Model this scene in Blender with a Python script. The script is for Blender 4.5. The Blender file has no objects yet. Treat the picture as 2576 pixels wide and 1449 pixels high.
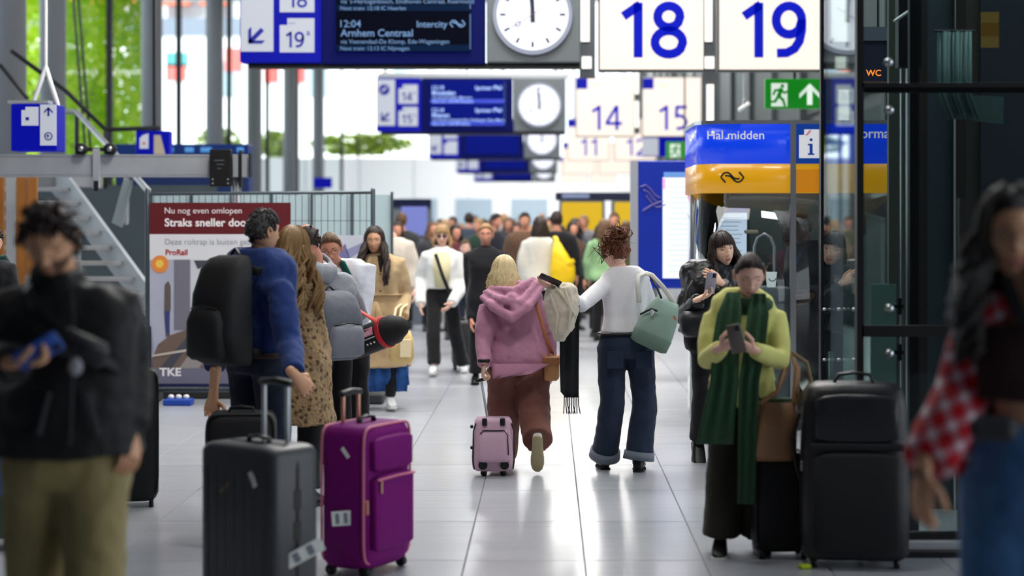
import bpy, bmesh, math, random
import numpy as np
from mathutils import Vector, Matrix, Euler, noise
random.seed(7)
C = bpy.context.scene.collection
SC = bpy.context.scene
# ------------------------------------------------------------------ camera, world, sun, lights, exposure
F, HZ, VX, VY = 4650.0, 1.72, 1378.0, 550.0      # focal length in px, eye height, vanishing point
cam_d = bpy.data.cameras.new('camera'); cam = bpy.data.objects.new('camera', cam_d); C.objects.link(cam)
cam.location = (0, 0, HZ); cam.rotation_euler = (math.pi/2, 0, 0)
cam_d.sensor_width = 36.0; cam_d.lens = F/2576*36
cam_d.shift_x = (1288-VX)/2576; cam_d.shift_y = (VY-724.5)/2576
cam_d.clip_end = 600
cam_d.dof.use_dof = True; cam_d.dof.focus_distance = 12.7
cam_d.dof.aperture_fstop = cam_d.lens*0.001/0.047
SC.camera = cam
SC.view_settings.view_transform = 'Standard'; SC.view_settings.look = 'None'
SC.view_settings.gamma = 1.0; SC.view_settings.use_curve_mapping = False
SC.view_settings.exposure = 0.0
w = bpy.data.worlds.new('sky'); SC.world = w; w.use_nodes = True
bg = w.node_tree.nodes['Background']; bg.inputs[0].default_value = (0.86, 0.93, 1.0, 1); bg.inputs[1].default_value = 2.6
def sun(rot, e, ang, col):
    l = bpy.data.lights.new('sun', 'SUN'); l.energy = e; l.angle = ang; l.color = col
    o = bpy.data.objects.new('sun', l); C.objects.link(o); o.rotation_euler = rot
sun((math.radians(42), 0, math.radians(-11)), 7.5, 0.05, (1, .97, .92))
def area(x, y, z, sx, sy, e, col=(1, .97, .93)):
    l = bpy.data.lights.new('hall_or_fill_lamp', 'AREA'); l.shape = 'RECTANGLE'; l.size = sx; l.size_y = sy; l.energy = e; l.color = col
    o = bpy.data.objects.new('hall_or_fill_lamp', l); C.objects.link(o); o.location = (x, y, z)
for y_, e_ in ((14, 300), (18, 860), (26, 1000), (36, 1000), (48, 1200), (62, 1500), (78, 1700), (92, 2000)):
    area(0.4, y_, 9.0, 5.0, 2.2, e_)

for x_, y_, e_ in ((-3.2, 8.6, 70), (0.2, 8.4, 110), (3.4, 14.0, 50), (-2.0, 14.5, 170), (1.5, 22, 200)):   # added fill lights aimed into the hall to brighten people's fronts
    area(x_, y_, 6.6, .8, .5, e_); bpy.data.objects[-1] if False else None
    o_ = [q for q in C.objects if q.type == 'LIGHT'][-1]; o_.rotation_euler = (math.radians(52), 0, 0)

# ------------------------------------------------------------------ helpers
def lin(c):
    return tuple((v/12.92 if v <= .04045 else ((v+.055)/1.055)**2.4) for v in (x/255 for x in c))
_M = {}
def mat(name, col, rough=.6, metal=0., spec=.4, bump=None, var=0., vscale=8., emit=0., sheen=0., coat=0., stretch=None):
    if name in _M: return _M[name]
    m = bpy.data.materials.new(name); m.use_nodes = True; nt = m.node_tree; b = nt.nodes['Principled BSDF']
    c = lin(col) + (1,)
    b.inputs['Base Color'].default_value = c if not emit else tuple(v*.3 for v in c[:3])+(1,); b.inputs['Roughness'].default_value = rough; b.inputs['Metallic'].default_value = metal
    b.inputs['Specular IOR Level'].default_value = spec
    if sheen: b.inputs['Sheen Weight'].default_value = sheen
    if coat: b.inputs['Coat Weight'].default_value = coat
    if emit: b.inputs['Emission Color'].default_value = c; b.inputs['Emission Strength'].default_value = emit
    if bump or var:
        tc = nt.nodes.new('ShaderNodeTexCoord'); co = tc.outputs['Object']
        if stretch:
            mp = nt.nodes.new('ShaderNodeMapping'); mp.inputs['Scale'].default_value = stretch
            nt.links.new(co, mp.inputs[0]); co = mp.outputs[0]
    if var:
        n = nt.nodes.new('ShaderNodeTexNoise'); n.inputs['Scale'].default_value = vscale; n.inputs['Detail'].default_value = 5
        r = nt.nodes.new('ShaderNodeMixRGB'); nt.links.new(co, n.inputs['Vector'])
        r.inputs[1].default_value = tuple(x*(1-var) for x in c[:3])+(1,); r.inputs[2].default_value = tuple(min(1, x*(1+var)) for x in c[:3])+(1,)
        nt.links.new(n.outputs[0], r.inputs[0]); nt.links.new(r.outputs[0], b.inputs['Base Color'])
    if bump:
        n = nt.nodes.new('ShaderNodeTexNoise'); n.inputs['Scale'].default_value = bump[0]; n.inputs['Detail'].default_value = 4
        bp = nt.nodes.new('ShaderNodeBump'); bp.inputs['Strength'].default_value = bump[1]; bp.inputs['Distance'].default_value = bump[2] if len(bump) > 2 else .01
        nt.links.new(co, n.inputs['Vector']); nt.links.new(n.outputs[0], bp.inputs['Height']); nt.links.new(bp.outputs[0], b.inputs['Normal'])
    _M[name] = m; return m
def cloth(name, col, rough=.85, wr=.35, var=.12, sc=9.):
    return mat(name, col, rough, spec=.25, bump=(sc, wr, .03), var=var, vscale=sc*1.6, sheen=.1)
def glass(name, tint=(.9, .97, .95), refl=1.0, base=0.04):
    if name in _M: return _M[name]
    m = bpy.data.materials.new(name); m.use_nodes = True; nt = m.node_tree; nt.nodes.remove(nt.nodes['Principled BSDF'])
    out = nt.nodes['Material Output']; tr = nt.nodes.new('ShaderNodeBsdfTransparent'); tr.inputs[0].default_value = tint+(1,)
    gl = nt.nodes.new('ShaderNodeBsdfGlossy'); gl.inputs['Roughness'].default_value = .01; gl.inputs[0].default_value = (.95, .97, .97, 1)
    fr = nt.nodes.new('ShaderNodeFresnel'); fr.inputs[0].default_value = 1.5
    mx = nt.nodes.new('ShaderNodeMixShader'); mu = nt.nodes.new('ShaderNodeMath'); mu.operation = 'MULTIPLY'; mu.inputs[1].default_value = refl
    nt.links.new(fr.outputs[0], mu.inputs[0]); nt.links.new(mu.outputs[0], mx.inputs[0])
    nt.links.new(tr.outputs[0], mx.inputs[1]); nt.links.new(gl.outputs[0], mx.inputs[2]); nt.links.new(mx.outputs[0], out.inputs[0])
    _M[name] = m; return m
def V(*a): return Vector(a)
def wx(px, D): return (px-VX)*D/F
def wz(py, D): return HZ+(VY-py)*D/F
def at(px, py, D): return Vector((wx(px, D), D, wz(py, D)))
def lerp(a, b, t): return a+(b-a)*t

class MB:
    def __init__(s): s.v = []; s.f = []; s.m = []
    def add(s, vs, fs, mi=0):
        o = len(s.v); s.v += [tuple(p) for p in vs]; s.f += [tuple(i+o for i in f) for f in fs]; s.m += [mi]*len(fs); return s
    def box(s, c, size, rot=None, mi=0, bev=0.):
        x, y, z = (d/2 for d in size); R = Euler(rot).to_matrix() if isinstance(rot, (tuple, list)) else (rot or Matrix.Identity(3))
        c = Vector(c)
        if bev <= 0:
            vs = [c+R@V(a*x, b*y, d*z) for a in (-1, 1) for b in (-1, 1) for d in (-1, 1)]
            return s.add(vs, [(0, 1, 3, 2), (4, 6, 7, 5), (0, 4, 5, 1), (2, 3, 7, 6), (0, 2, 6, 4), (1, 5, 7, 3)], mi)
        bev = min(bev, x*.99, y*.99, z*.99); g = {}; vs = []
        for a in (-1, 1):
            for b in (-1, 1):
                for d in (-1, 1):
                    for k, p in enumerate(((a*x, b*(y-bev), d*(z-bev)), (a*(x-bev), b*y, d*(z-bev)), (a*(x-bev), b*(y-bev), d*z))):
                        g[a, b, d, k] = len(vs); vs.append(c+R@Vector(p))
        fs = []
        q = ((-1, -1), (1, -1), (1, 1), (-1, 1))
        for a in (-1, 1):
            fs.append(tuple(g[a, b, d, 0] for b, d in (q if a > 0 else q[::-1])))
            fs.append(tuple(g[b, a, d, 1] for b, d in (q[::-1] if a > 0 else q)))
            fs.append(tuple(g[b, d, a, 2] for b, d in (q if a > 0 else q[::-1])))
            for b in (-1, 1):
                fs.append((g[a, b, -1, 0], g[a, b, 1, 0], g[a, b, 1, 1], g[a, b, -1, 1]))
                fs.append((g[a, -1, b, 0], g[a, 1, b, 0], g[a, 1, b, 2], g[a, -1, b, 2]))
                fs.append((g[-1, a, b, 1], g[1, a, b, 1], g[1, a, b, 2], g[-1, a, b, 2]))
                for d in (-1, 1): fs.append((g[a, b, d, 0], g[a, b, d, 1], g[a, b, d, 2]))
        return s.add(vs, fs, mi)
    def loft(s, rings, cap=True, mi=0, closed=False):
        n = len(rings[0]); vs = [p for r in rings for p in r]; fs = []
        k = len(rings)
        for i in range(k if closed else k-1):
            j = (i+1) % k
            for q in range(n): fs.append((i*n+q, i*n+(q+1) % n, j*n+(q+1) % n, j*n+q))
        if cap and not closed:
            for i in (0, k-1):
                cpt = sum((Vector(p) for p in rings[i]), Vector())/n; vs.append(cpt); ci = len(vs)-1
                for q in range(n): fs.append((i*n+q, ci, i*n+(q+1) % n) if i == 0 else (i*n+q, i*n+(q+1) % n, ci))
        return s.add(vs, fs, mi)
    def tube(s, pts, rad, n=10, up=None, mi=0, rnd=True, cap=True, closed=False):
        pts = [Vector(p) for p in pts]; k = len(pts)
        if not isinstance(rad, (list, tuple)) or (isinstance(rad, tuple)): rad = [rad]*k
        rad = [r if isinstance(r, (list, tuple)) else (r, r) for r in rad]
        T = []
        for i in range(k):
            a = pts[(i-1) % k] if (i > 0 or closed) else pts[i]; b = pts[(i+1) % k] if (i < k-1 or closed) else pts[i]
            d = b-a; T.append(d.normalized() if d.length > 1e-9 else V(0, 0, 1))
        u = Vector(up) if up is not None else (V(0, 1, 0) if abs(T[0].y) < .9 else V(1, 0, 0))
        rings = []; fr = []
        for i in range(k):
            if up is not None: u = Vector(up)
            u = (u-T[i]*u.dot(T[i]))
            u = u.normalized() if u.length > 1e-6 else T[i].orthogonal().normalized()
            fr.append((u.copy(), T[i].cross(u).normalized()))
        def ring(c, i, f, off):
            a, b = rad[i]; U, W = fr[i]
            return [c+T[i]*off+(U*math.cos(t)*b+W*math.sin(t)*a)*f for t in (2*math.pi*q/n for q in range(n))]
        r0 = min(rad[0]); r1 = min(rad[-1])
        if rnd and cap and not closed: rings += [ring(pts[0], 0, .45, -r0*.85), ring(pts[0], 0, .8, -r0*.5)]
        for i in range(k): rings.append(ring(pts[i], i, 1, 0))
        if rnd and cap and not closed: rings += [ring(pts[-1], k-1, .8, r1*.5), ring(pts[-1], k-1, .45, r1*.85)]
        return s.loft(rings, cap, mi, closed)
    def ball(s, c, r, n=12, m=8, mi=0, R=None):
        c = Vector(c); r = r if isinstance(r, (list, tuple)) else (r, r, r); R = R or Matrix.Identity(3)
        vs = [c+R@V(0, 0, r[2])]; fs = []
        for i in range(1, m):
            th = math.pi*i/m
            for q in range(n):
                ph = 2*math.pi*q/n; vs.append(c+R@V(r[0]*math.sin(th)*math.cos(ph), r[1]*math.sin(th)*math.sin(ph), r[2]*math.cos(th)))
        vs.append(c+R@V(0, 0, -r[2])); e = len(vs)-1
        for q in range(n):
            fs.append((0, 1+q, 1+(q+1) % n)); fs.append((e, e-n+(q+1) % n, e-n+q))
        for i in range(m-2):
            for q in range(n): fs.append((1+i*n+q, 1+(i+1)*n+q, 1+(i+1)*n+(q+1) % n, 1+i*n+(q+1) % n))
        return s.add(vs, fs, mi)
    def prism(s, poly, y0, y1, mi=0, f=None):
        """polygon of (x, z) points extruded from y0 to y1"""
        n = len(poly); f = f or (lambda x, y, z: (x, y, z))
        vs = [f(x, y0, z) for x, z in poly]+[f(x, y1, z) for x, z in poly]
        return s.add(vs, [tuple(range(n))[::-1], tuple(range(n, 2*n))]+[(i, (i+1) % n, n+(i+1) % n, n+i) for i in range(n)], mi)
    def disc(s, c, r, y0, y1, n=40, mi=0, r2=None):
        return s.prism([(c[0]+r*math.cos(2*math.pi*i/n), c[1]+(r2 or r)*math.sin(2*math.pi*i/n)) for i in range(n)], y0, y1, mi)
    def mesh(s, name):
        me = bpy.data.meshes.new(name); me.from_pydata(s.v, [], s.f)
        if any(s.m): me.polygons.foreach_set('material_index', s.m)
        return me
    def build(s, name, mats, parent=None, smooth=False, loc=None, rot=None, kind=None, recalc=True, flat_ang=None):
        me = s.mesh(name)
        if recalc:
            bm = bmesh.new(); bm.from_mesh(me); bmesh.ops.recalc_face_normals(bm, faces=bm.faces); bm.to_mesh(me); bm.free()
        return link(name, me, mats, parent, smooth, loc, rot, kind)
def link(name, me, mats, parent=None, smooth=False, loc=None, rot=None, kind=None):
    for m in (mats if isinstance(mats, (list, tuple)) else [mats]): me.materials.append(m)
    if smooth: me.polygons.foreach_set('use_smooth', [True]*len(me.polygons))
    o = bpy.data.objects.new(name, me); C.objects.link(o)
    if parent: o.parent = parent
    if loc is not None: o.location = loc
    if rot is not None: o.rotation_euler = rot
    if kind: o['kind'] = kind
    return o
def thing(name, label, cat, loc=(0, 0, 0), rz=0, group=None):
    o = bpy.data.objects.new(name, None); C.objects.link(o); o.empty_display_size = .1
    o.location = loc; o.rotation_euler = (0, 0, rz); return tag(o, label, cat, group)
def tag(o, label, cat, group=None, kind=None):
    o['label'] = label; o['category'] = cat
    if group: o['group'] = group
    if kind: o['kind'] = kind
    return o
def dup(o, name=None, parent=None):
    c = o.copy(); C.objects.link(c)
    if parent: c.parent = parent
    for ch in o.children: dup(ch, None, c)
    return c
def remesh(mb, voxel, smooth=3, wr=0., wf=9., dec=None):
    me = mb.mesh('tmp'); o = bpy.data.objects.new('tmp', me); C.objects.link(o)
    md = o.modifiers.new('r', 'REMESH'); md.mode = 'VOXEL'; md.voxel_size = voxel
    if smooth:
        sm = o.modifiers.new('s', 'SMOOTH'); sm.iterations = smooth; sm.factor = .5
    bpy.context.view_layer.update()
    dg = bpy.context.evaluated_depsgraph_get()
    out = bpy.data.meshes.new_from_object(o.evaluated_get(dg))
    bpy.data.objects.remove(o); bpy.data.meshes.remove(me)
    if wr:
        n = len(out.vertices); co = np.empty(n*3); no = np.empty(n*3)
        out.vertices.foreach_get('co', co); out.vertices.foreach_get('normal', no)
        co = co.reshape(-1, 3); no = no.reshape(-1, 3)
        d = np.array([noise.noise((p[0]*wf, p[1]*wf, p[2]*wf*.7))+.5*noise.noise((p[0]*wf*2.3+9, p[1]*wf*2.3, p[2]*wf*2.3)) for p in co.tolist()])
        co += no*(d*wr)[:, None]; out.vertices.foreach_set('co', co.ravel())
    return out
_T = {}
def text_mb(mb, s, x, y, z, size, bold=0., align='LEFT', mi=0, depth=.002, sx=1., f=None):
    """flat lettering facing -Y, baseline at (x, z) on plane y; size is the capital height"""
    key = (s, bold)
    if key not in _T:
        c = bpy.data.curves.new('t', 'FONT'); c.body = s; c.size = 1; c.offset = bold; c.resolution_u = 4
        o = bpy.data.objects.new('t', c); C.objects.link(o); bpy.context.view_layer.update()
        me = bpy.data.meshes.new_from_object(o.evaluated_get(bpy.context.evaluated_depsgraph_get()))
        _T[key] = ([tuple(v.co) for v in me.vertices], [tuple(p.vertices) for p in me.polygons])
        bpy.data.objects.remove(o); bpy.data.curves.remove(c); bpy.data.meshes.remove(me)
    vs, fs = _T[key]
    if not vs: return 0
    k = size/.72; x0 = min(v[0] for v in vs); x1 = max(v[0] for v in vs); wd = (x1-x0)*k*sx
    ox = x if align == 'LEFT' else (x-wd if align == 'RIGHT' else x-wd/2)
    P = [(ox+(v[0]-x0)*k*sx, y-depth, z+v[1]*k) for v in vs]
    if f: P = [f(*p) for p in P]
    mb.add(P, fs, mi); return wd
def text(parent, s, x, y, z, size, m, bold=0., align='LEFT', name='lettering', sx=1., f=None):
    mb = MB(); text_mb(mb, s, x, y, z, size, bold, align, sx=sx, f=f)
    return mb.build(name, m, parent, recalc=False)
def struct(o): o['kind'] = 'structure'; return o
# ------------------------------------------------------------------ large structure
m_conc = mat('grey_paint', (120, 124, 128), .55, var=.08)
m_dark = mat('dark_steel', (30, 32, 35), .45, metal=.3)
m_black = mat('black_plastic', (14, 14, 16), .45)
m_blackmat = mat('black_rubber', (18, 18, 20), .8)
m_steel = mat('brushed_steel', (178, 182, 186), .28, metal=.9)
m_alu = mat('matt_aluminium', (168, 172, 176), .45, metal=.6)
m_white = mat('white_paint', (232, 233, 234), .5)
m_silver = mat('pale_metal', (196, 200, 204), .35, metal=.5)
m_glass = glass('clear_glass'); m_glassd = glass('smoked_glass', (.68, .74, .74), .9); m_glassw = glass('facade_glass', (.98, 1., 1.), .006)
def floor_mat():
    m = mat('polished_tile', (172, 175, 182), .2, spec=.5); nt = m.node_tree; b = nt.nodes['Principled BSDF']
    oi = nt.nodes.new('ShaderNodeObjectInfo'); tc = nt.nodes.new('ShaderNodeNewGeometry')
    mp = nt.nodes.new('ShaderNodeMapping'); mp.inputs['Scale'].default_value = (.6, 9, 1); nt.links.new(tc.outputs['Position'], mp.inputs[0])
    n = nt.nodes.new('ShaderNodeTexNoise'); n.inputs['Scale'].default_value = 2.2; n.inputs['Detail'].default_value = 6; nt.links.new(mp.outputs[0], n.inputs['Vector'])
    bp = nt.nodes.new('ShaderNodeBump'); bp.inputs['Strength'].default_value = .09; bp.inputs['Distance'].default_value = .008
    nt.links.new(n.outputs[0], bp.inputs['Height']); nt.links.new(bp.outputs[0], b.inputs['Normal'])
    mr = nt.nodes.new('ShaderNodeMapRange'); mr.inputs[3].default_value = .92; mr.inputs[4].default_value = 1.06; nt.links.new(oi.outputs['Random'], mr.inputs[0])
    mx = nt.nodes.new('ShaderNodeMixRGB'); mx.blend_type = 'MULTIPLY'; mx.inputs[0].default_value = 1; mx.inputs[1].default_value = lin((172, 175, 182))+(1,)
    nt.links.new(mr.outputs[0], mx.inputs[2]); nt.links.new(mx.outputs[0], b.inputs['Base Color'])
    rr = nt.nodes.new('ShaderNodeMapRange'); rr.inputs[3].default_value = .14; rr.inputs[4].default_value = .3
    nt.links.new(n.outputs[0], rr.inputs[0]); nt.links.new(rr.outputs[0], b.inputs['Roughness'])
    return m
m_tile = floor_mat(); m_grout = mat('tile_joint', (70, 72, 76), .8)
floor = struct(MB().box((0, 45, -.056), (44, 120, .1)).build('floor', m_grout))
TX, TY, TW, TD = .185, 10.5, .6, 1.2
tb = MB(); g_ = .0035
def tile_into(mb, cx, cy, w_, d_):
    a, b = w_/2-.0015, d_/2-.0015; p, q = a-g_, b-g_
    mb.add([(cx+s*a, cy+t*b, -.006) for s, t in ((-1, -1), (1, -1), (1, 1), (-1, 1))]+[(cx+s*p, cy+t*q, 0) for s, t in ((-1, -1), (1, -1), (1, 1), (-1, 1))],
           [(4, 5, 6, 7), (0, 1, 5, 4), (1, 2, 6, 5), (2, 3, 7, 6), (3, 0, 4, 7)])
tile_into(tb, 0, 0, TW, TD); tile_me = tb.mesh('floor_tile'); tile_me.materials.append(m_tile)
near = set(); cnt = 0
for j in range(-2, 17):
    y0 = TY+j*TD
    for i in range(-22, 10):
        x0 = TX+i*TW
        yr = y0+TD
        if (x0+TW)*F/yr+VX < 0 or x0*F/yr+VX > 2576: continue
        if x0 > 1.7 and y0 > 9: continue
        if cnt >= 296: break
        o = bpy.data.objects.new('floor_tile', tile_me); C.objects.link(o); o.parent = floor; o.location = (x0+TW/2, y0+TD/2, 0); near.add((i, j)); cnt += 1
rest = MB()
for j in range(-10, 76):
    for i in range(-34, 16):
        if (i, j) not in near: tile_into(rest, TX+(i+.5)*TW, TY+(j+.5)*TD, TW, TD)
o = rest.build('floor_tiling', m_tile, floor, recalc=False); o['kind'] = 'stuff'
struct(MB().box((0, 45, 14.2), (46, 120, .4)).build('ceiling', mat('ceiling_grey', (150, 152, 155), .8)))
struct(MB().box((-2, -13, 7), (40, .3, 14)).build('wall_front', mat('back_hall_grey', (60, 62, 66), .8)))

# glazed wall on the left
XL = -11.0
win = struct(thing('window_1', None, None)) if False else bpy.data.objects.new('window_1', None); C.objects.link(win) if win.name not in C.objects else None
win['kind'] = 'structure'
ys = [20.3+8.7*i for i in range(10)]
for y in ys: MB().box((XL, y, 7), (.16, .12, 14)).build('mullion', m_dark, win)
for z in (.06, 13.6): MB().box((XL, (ys[0]+ys[-1])/2, z), (.14, ys[-1]-ys[0], .12)).build('transom', m_dark, win)
pane = MB().box((0, 0, 0), (.02, 8.56, 13.4)).mesh('pane'); pane.materials.append(m_glassw)
for a, b in zip(ys, ys[1:]):
    o = bpy.data.objects.new('pane', pane); C.objects.link(o); o.parent = win; o.location = (XL, (a+b)/2, 6.83)
struct(MB().box((-11.2, 3.6, 7), (.3, 33, 14)).build('wall_left', mat('dark_wall', (70, 73, 78), .7)))
m_col = mat('column_grey', (112, 117, 122), .5, var=.05, vscale=2)
for k, (px, D) in enumerate(((18, 32.4), (133, 35.4), (382, 44.0), (540, 52.6), (640, 60.0), (729, 68.5), (801, 77))):
    mb = MB(); r = .33 if k == 0 else .25
    mb.loft([[(r*math.cos(t), r*math.sin(t), z) for t in (2*math.pi*i/28 for i in range(28))] for z in (0, 14)])
    mb.loft([[(r*1.25*math.cos(t), r*1.25*math.sin(t), z) for t in (2*math.pi*i/28 for i in range(28))] for z in (0, .12)])
    struct(mb.build('column', m_col, None, True, loc=(wx(px, D), D, 0)))
# end of the hall: white parapet wall with windows, glazing above
m_bwall = mat('white_panel', (236, 238, 240), .5); m_bwin = mat('pale_window', (168, 186, 200), .2, spec=.6)
wb = struct(MB().box((-6, 100.2, 2.5), (34, .3, 5.0)).build('wall_back', m_bwall))
for k in range(9):
    fr = MB(); X0 = -16+k*3.0; fr.box((X0, 100.02, 1.85), (2.0, .06, 1.9)); fr.build('window', m_bwin, wb)
for k in range(12): MB().box((-22+k*2.95, 100.03, 2.5), (.05, .05, 5)).build('panel_joint', mat('joint_grey', (196, 200, 204), .6), wb)
w2 = bpy.data.objects.new('window_2', None); C.objects.link(w2); w2['kind'] = 'structure'
for k in range(9): MB().box((-22+k*3.9, 100.2, 9.5), (.12, .16, 9)).build('mullion', m_dark, w2)
pane2 = MB().box((0, 0, 0), (3.78, .02, 8.8)).mesh('pane'); pane2.materials.append(m_glassw)
for k in range(8):
    o = bpy.data.objects.new('pane', pane2); C.objects.link(o); o.parent = w2; o.location = (-20.05+k*3.9, 100.2, 9.5)
# dark shop fronts down the right side
XR = 4.6
wr_ = struct(MB().box((XR+.35, 58, 7), (.3, 88, 14)).build('wall_right', mat('shop_wall', (34, 40, 40), .5)))
m_shop = mat('shop_glass', (34, 46, 46), .55, spec=.12); m_fin = mat('shop_frame', (58, 64, 66), .6, spec=.2)
fr_me = MB().box((0, 0, 7), (.16, .3, 14)).mesh('shop_mullion'); fr_me.materials.append(m_fin)
sp_me = MB().box((0, 0, 0), (.06, 3.5, 3.2)).mesh('shop_pane'); sp_me.materials.append(m_shop)
for k in range(19):
    y = 17+k*4.3
    o = bpy.data.objects.new('shop_mullion', fr_me); C.objects.link(o); o.parent = wr_; o.location = (XR+.12, y, 0)
    for z in (1.75, 5.2, 8.6):
        o = bpy.data.objects.new('shop_pane', sp_me); C.objects.link(o); o.parent = wr_; o.location = (XR+.16, y+2.1, z)

# ------------------------------------------------------------------ outside
struct(MB().box((-40, 70, -.3), (57, 160, .3)).build('ground', mat('paving', (190, 190, 188), .9)))
m_bld = mat('white_render', (235, 236, 236), .8); m_band = mat('slate_band', (112, 120, 134), .7); m_or = mat('orange_awning', (226, 110, 70), .7); m_wg = mat('window_blue', (150, 170, 180), .2)
b = thing('building', 'white office block with a slate band across, behind the left glazing', 'building', (0, 128, 0))
MB().box((-38, 6, 7.2), (62, 12, 14.4)).build('wall', m_bld, b)
MB().box((-38, 6, 15.0), (62, 12.3, 1.2)).build('parapet_band', m_band, b)
MB().box((-38, 6.5, 19), (62, 11, 6.8)).build('upper_storey', mat('pale_storey', (205, 208, 212), .8), b)
for k in range(5): MB().box((-33.5+k*2.6, -.05, 17.6), (1.9, .9, 2.2)).build('awning', m_or, b)
wm = MB().box((0, 0, 0), (1.6, .12, 2.4)).mesh('window'); wm.materials.append(m_wg)
for k in range(12):
    o = bpy.data.objects.new('window', wm); C.objects.link(o); o.parent = b; o.location = (-40+k*3.0, -.03, 18.2 if k % 2 else 11.4)
for px, py, wd, hg, c in ((445, 150, 1.5, 1.0, (70, 140, 140)), (443, 182, 1.4, 1.1, (222, 96, 90)), (588, 150, 1.2, 1.6, (222, 96, 90)), (682, 182, 1.0, 1.4, (222, 80, 76)), (752, 182, .8, 1.4, (222, 80, 76))):
    p = at(px, py, 127.9); MB().box((p.x, -.1, p.z), (wd, .12, hg)).build('shop_panel', mat('panel_%d' % c[1], c, .6), b)
def foliage(n, cen, rad, size, seed, shell=.55):
    rnd = random.Random(seed); mb = MB()
    for _ in range(n):
        while True:
            p = V(rnd.uniform(-1, 1), rnd.uniform(-1, 1), rnd.uniform(-1, 1))
            if shell**2 < p.length_squared < 1: break
        if noise.noise(p*2.6+V(seed, 0, 0)) < -.12: continue
        c = V(cen[0]+p.x*rad[0], cen[1]+p.y*rad[1], cen[2]+p.z*rad[2])
        R = Euler((rnd.uniform(-1, 1), rnd.uniform(-1, 1), rnd.uniform(0, 6.3))).to_matrix(); s = size*rnd.uniform(.7, 1.3)
        mb.add([c+R@V(-s, 0, 0), c+R@V(0, -s*.5, s*.15), c+R@V(s, 0, 0), c+R@V(0, s*.5, s*.15)], [(0, 1, 2, 3)], rnd.choice((0, 0, 1)))
    return mb
def leafmat(nm, c):
    m = bpy.data.materials.new(nm); m.use_nodes = True; nt = m.node_tree; b = nt.nodes['Principled BSDF']; b.inputs['Base Color'].default_value = lin(c)+(1,); b.inputs['Roughness'].default_value = .6
    t_ = nt.nodes.new('ShaderNodeBsdfTranslucent'); t_.inputs[0].default_value = lin(c)+(1,); mx = nt.nodes.new('ShaderNodeMixShader'); mx.inputs[0].default_value = .5
    nt.links.new(b.outputs[0], mx.inputs[1]); nt.links.new(t_.outputs[0], mx.inputs[2]); nt.links.new(mx.outputs[0], nt.nodes['Material Output'].inputs[0]); return m
m_lf1 = leafmat('lime_leaf', (204, 236, 36)); m_lf2 = leafmat('yellow_leaf', (232, 246, 110)); m_lf3 = leafmat('hedge_leaf', (160, 180, 84)); m_bark = mat('bark', (92, 78, 62), .9)
t = thing('tree', 'lime green leafy tree outside the left glazing', 'tree', (-14.6, 56, -.15))
MB().tube([(0, 0, 0), (.1, 0, 2.2), (-.1, .1, 4.4), (.2, 0, 6.5)], [.22, .18, .14, .07], 8).build('trunk', m_bark, t, True)
for a in ((-1.4, .2, 6.6), (1.3, -.3, 7.2), (.3, 1.2, 8)): MB().tube([(0, 0, 3.6), (a[0]*.5, a[1]*.5, 5), a], [.1, .07, .03], 6).build('branch', m_bark, t, True)
o = foliage(12500, (.45, 0, 6.2), (2.1, 1.9, 4.6), .16, 3, .2).build('foliage', [m_lf1, m_lf2], t, recalc=False); o['kind'] = 'stuff'
t = thing('tree', 'taller lime tree further out past the slanted cables', 'tree', (-21.5, 78, -.15))
MB().tube([(0, 0, 0), (.1, 0, 4), (0, .1, 9)], [.25, .2, .08], 8).build('trunk', m_bark, t, True)
o = foliage(5200, (0, 0, 8.8), (2.5, 2.4, 5), .2, 11, .3).build('foliage', [m_lf1, m_lf2], t, recalc=False); o['kind'] = 'stuff'
for k, (x0, x1) in enumerate(((-19.6, -17.2), (-16.2, -14.2), (-13.2, -7.6))):
    h = thing('hedge', ('clipped green hedge beyond the glazing, behind the far columns', 'short green hedge between the two thin far columns', 'long pale green hedge beside the departure boards')[k], 'hedge', ((x0+x1)/2, 103.2, 4.9))
    MB().box((0, 0, .1), (x1-x0, .9, .2)).build('planter', m_bwall, h)
    o = foliage(2600 if k == 2 else 1500, (0, 0, .95), ((x1-x0)/2*1.1, .7, .95 - .15*k), .17, 20+k, 0).build('foliage', [m_lf3, m_lf2], h, recalc=False); o['kind'] = 'stuff'
struct(MB().box((-6, 103.5, 2.4), (34, 3.2, 5.0)).build('terrace', m_bwall))

# ------------------------------------------------------------------ hanging signs
m_blue = mat('sign_blue', (4, 14, 170), .5, spec=.12, emit=.6); m_navy = mat('display_navy', (4, 16, 96), .6, spec=.08, emit=.4); m_screen = mat('screen_black', (3, 7, 30), .7, spec=.04, emit=.2)
m_screen2 = mat('screen_blue', (6, 20, 116), .7, spec=.04, emit=.8)
m_swhite = mat('sign_white', (214, 220, 232), .5, spec=.15, emit=.5); m_ink = mat('sign_ink', (10, 22, 140), .5); m_led = mat('led_text', (92, 128, 172), .4, emit=.9); m_led2 = mat('led_text_bright', (170, 200, 255), .4, emit=1.3)
m_strip = mat('row_strip', (8, 34, 66), .7, spec=.04, emit=.4); m_strip2 = mat('row_strip_blue', (16, 50, 190), .3, emit=.9)
m_clockgrey = mat('clock_panel_grey', (92, 98, 102), .5); m_face = mat('clock_face', (238, 241, 255), .4, emit=1.0); m_rim = mat('clock_rim', (176, 184, 206), .3, emit=.35); m_hand = mat('clock_hand', (14, 20, 40), .5); m_sec = mat('second_hand', (96, 84, 100), .5)
m_cream = mat('light_box_cream', (255, 240, 226), .5, spec=.1, emit=.80); m_num = mat('numeral_blue', (0, 22, 196), .6, spec=.1, emit=.6)
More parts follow.
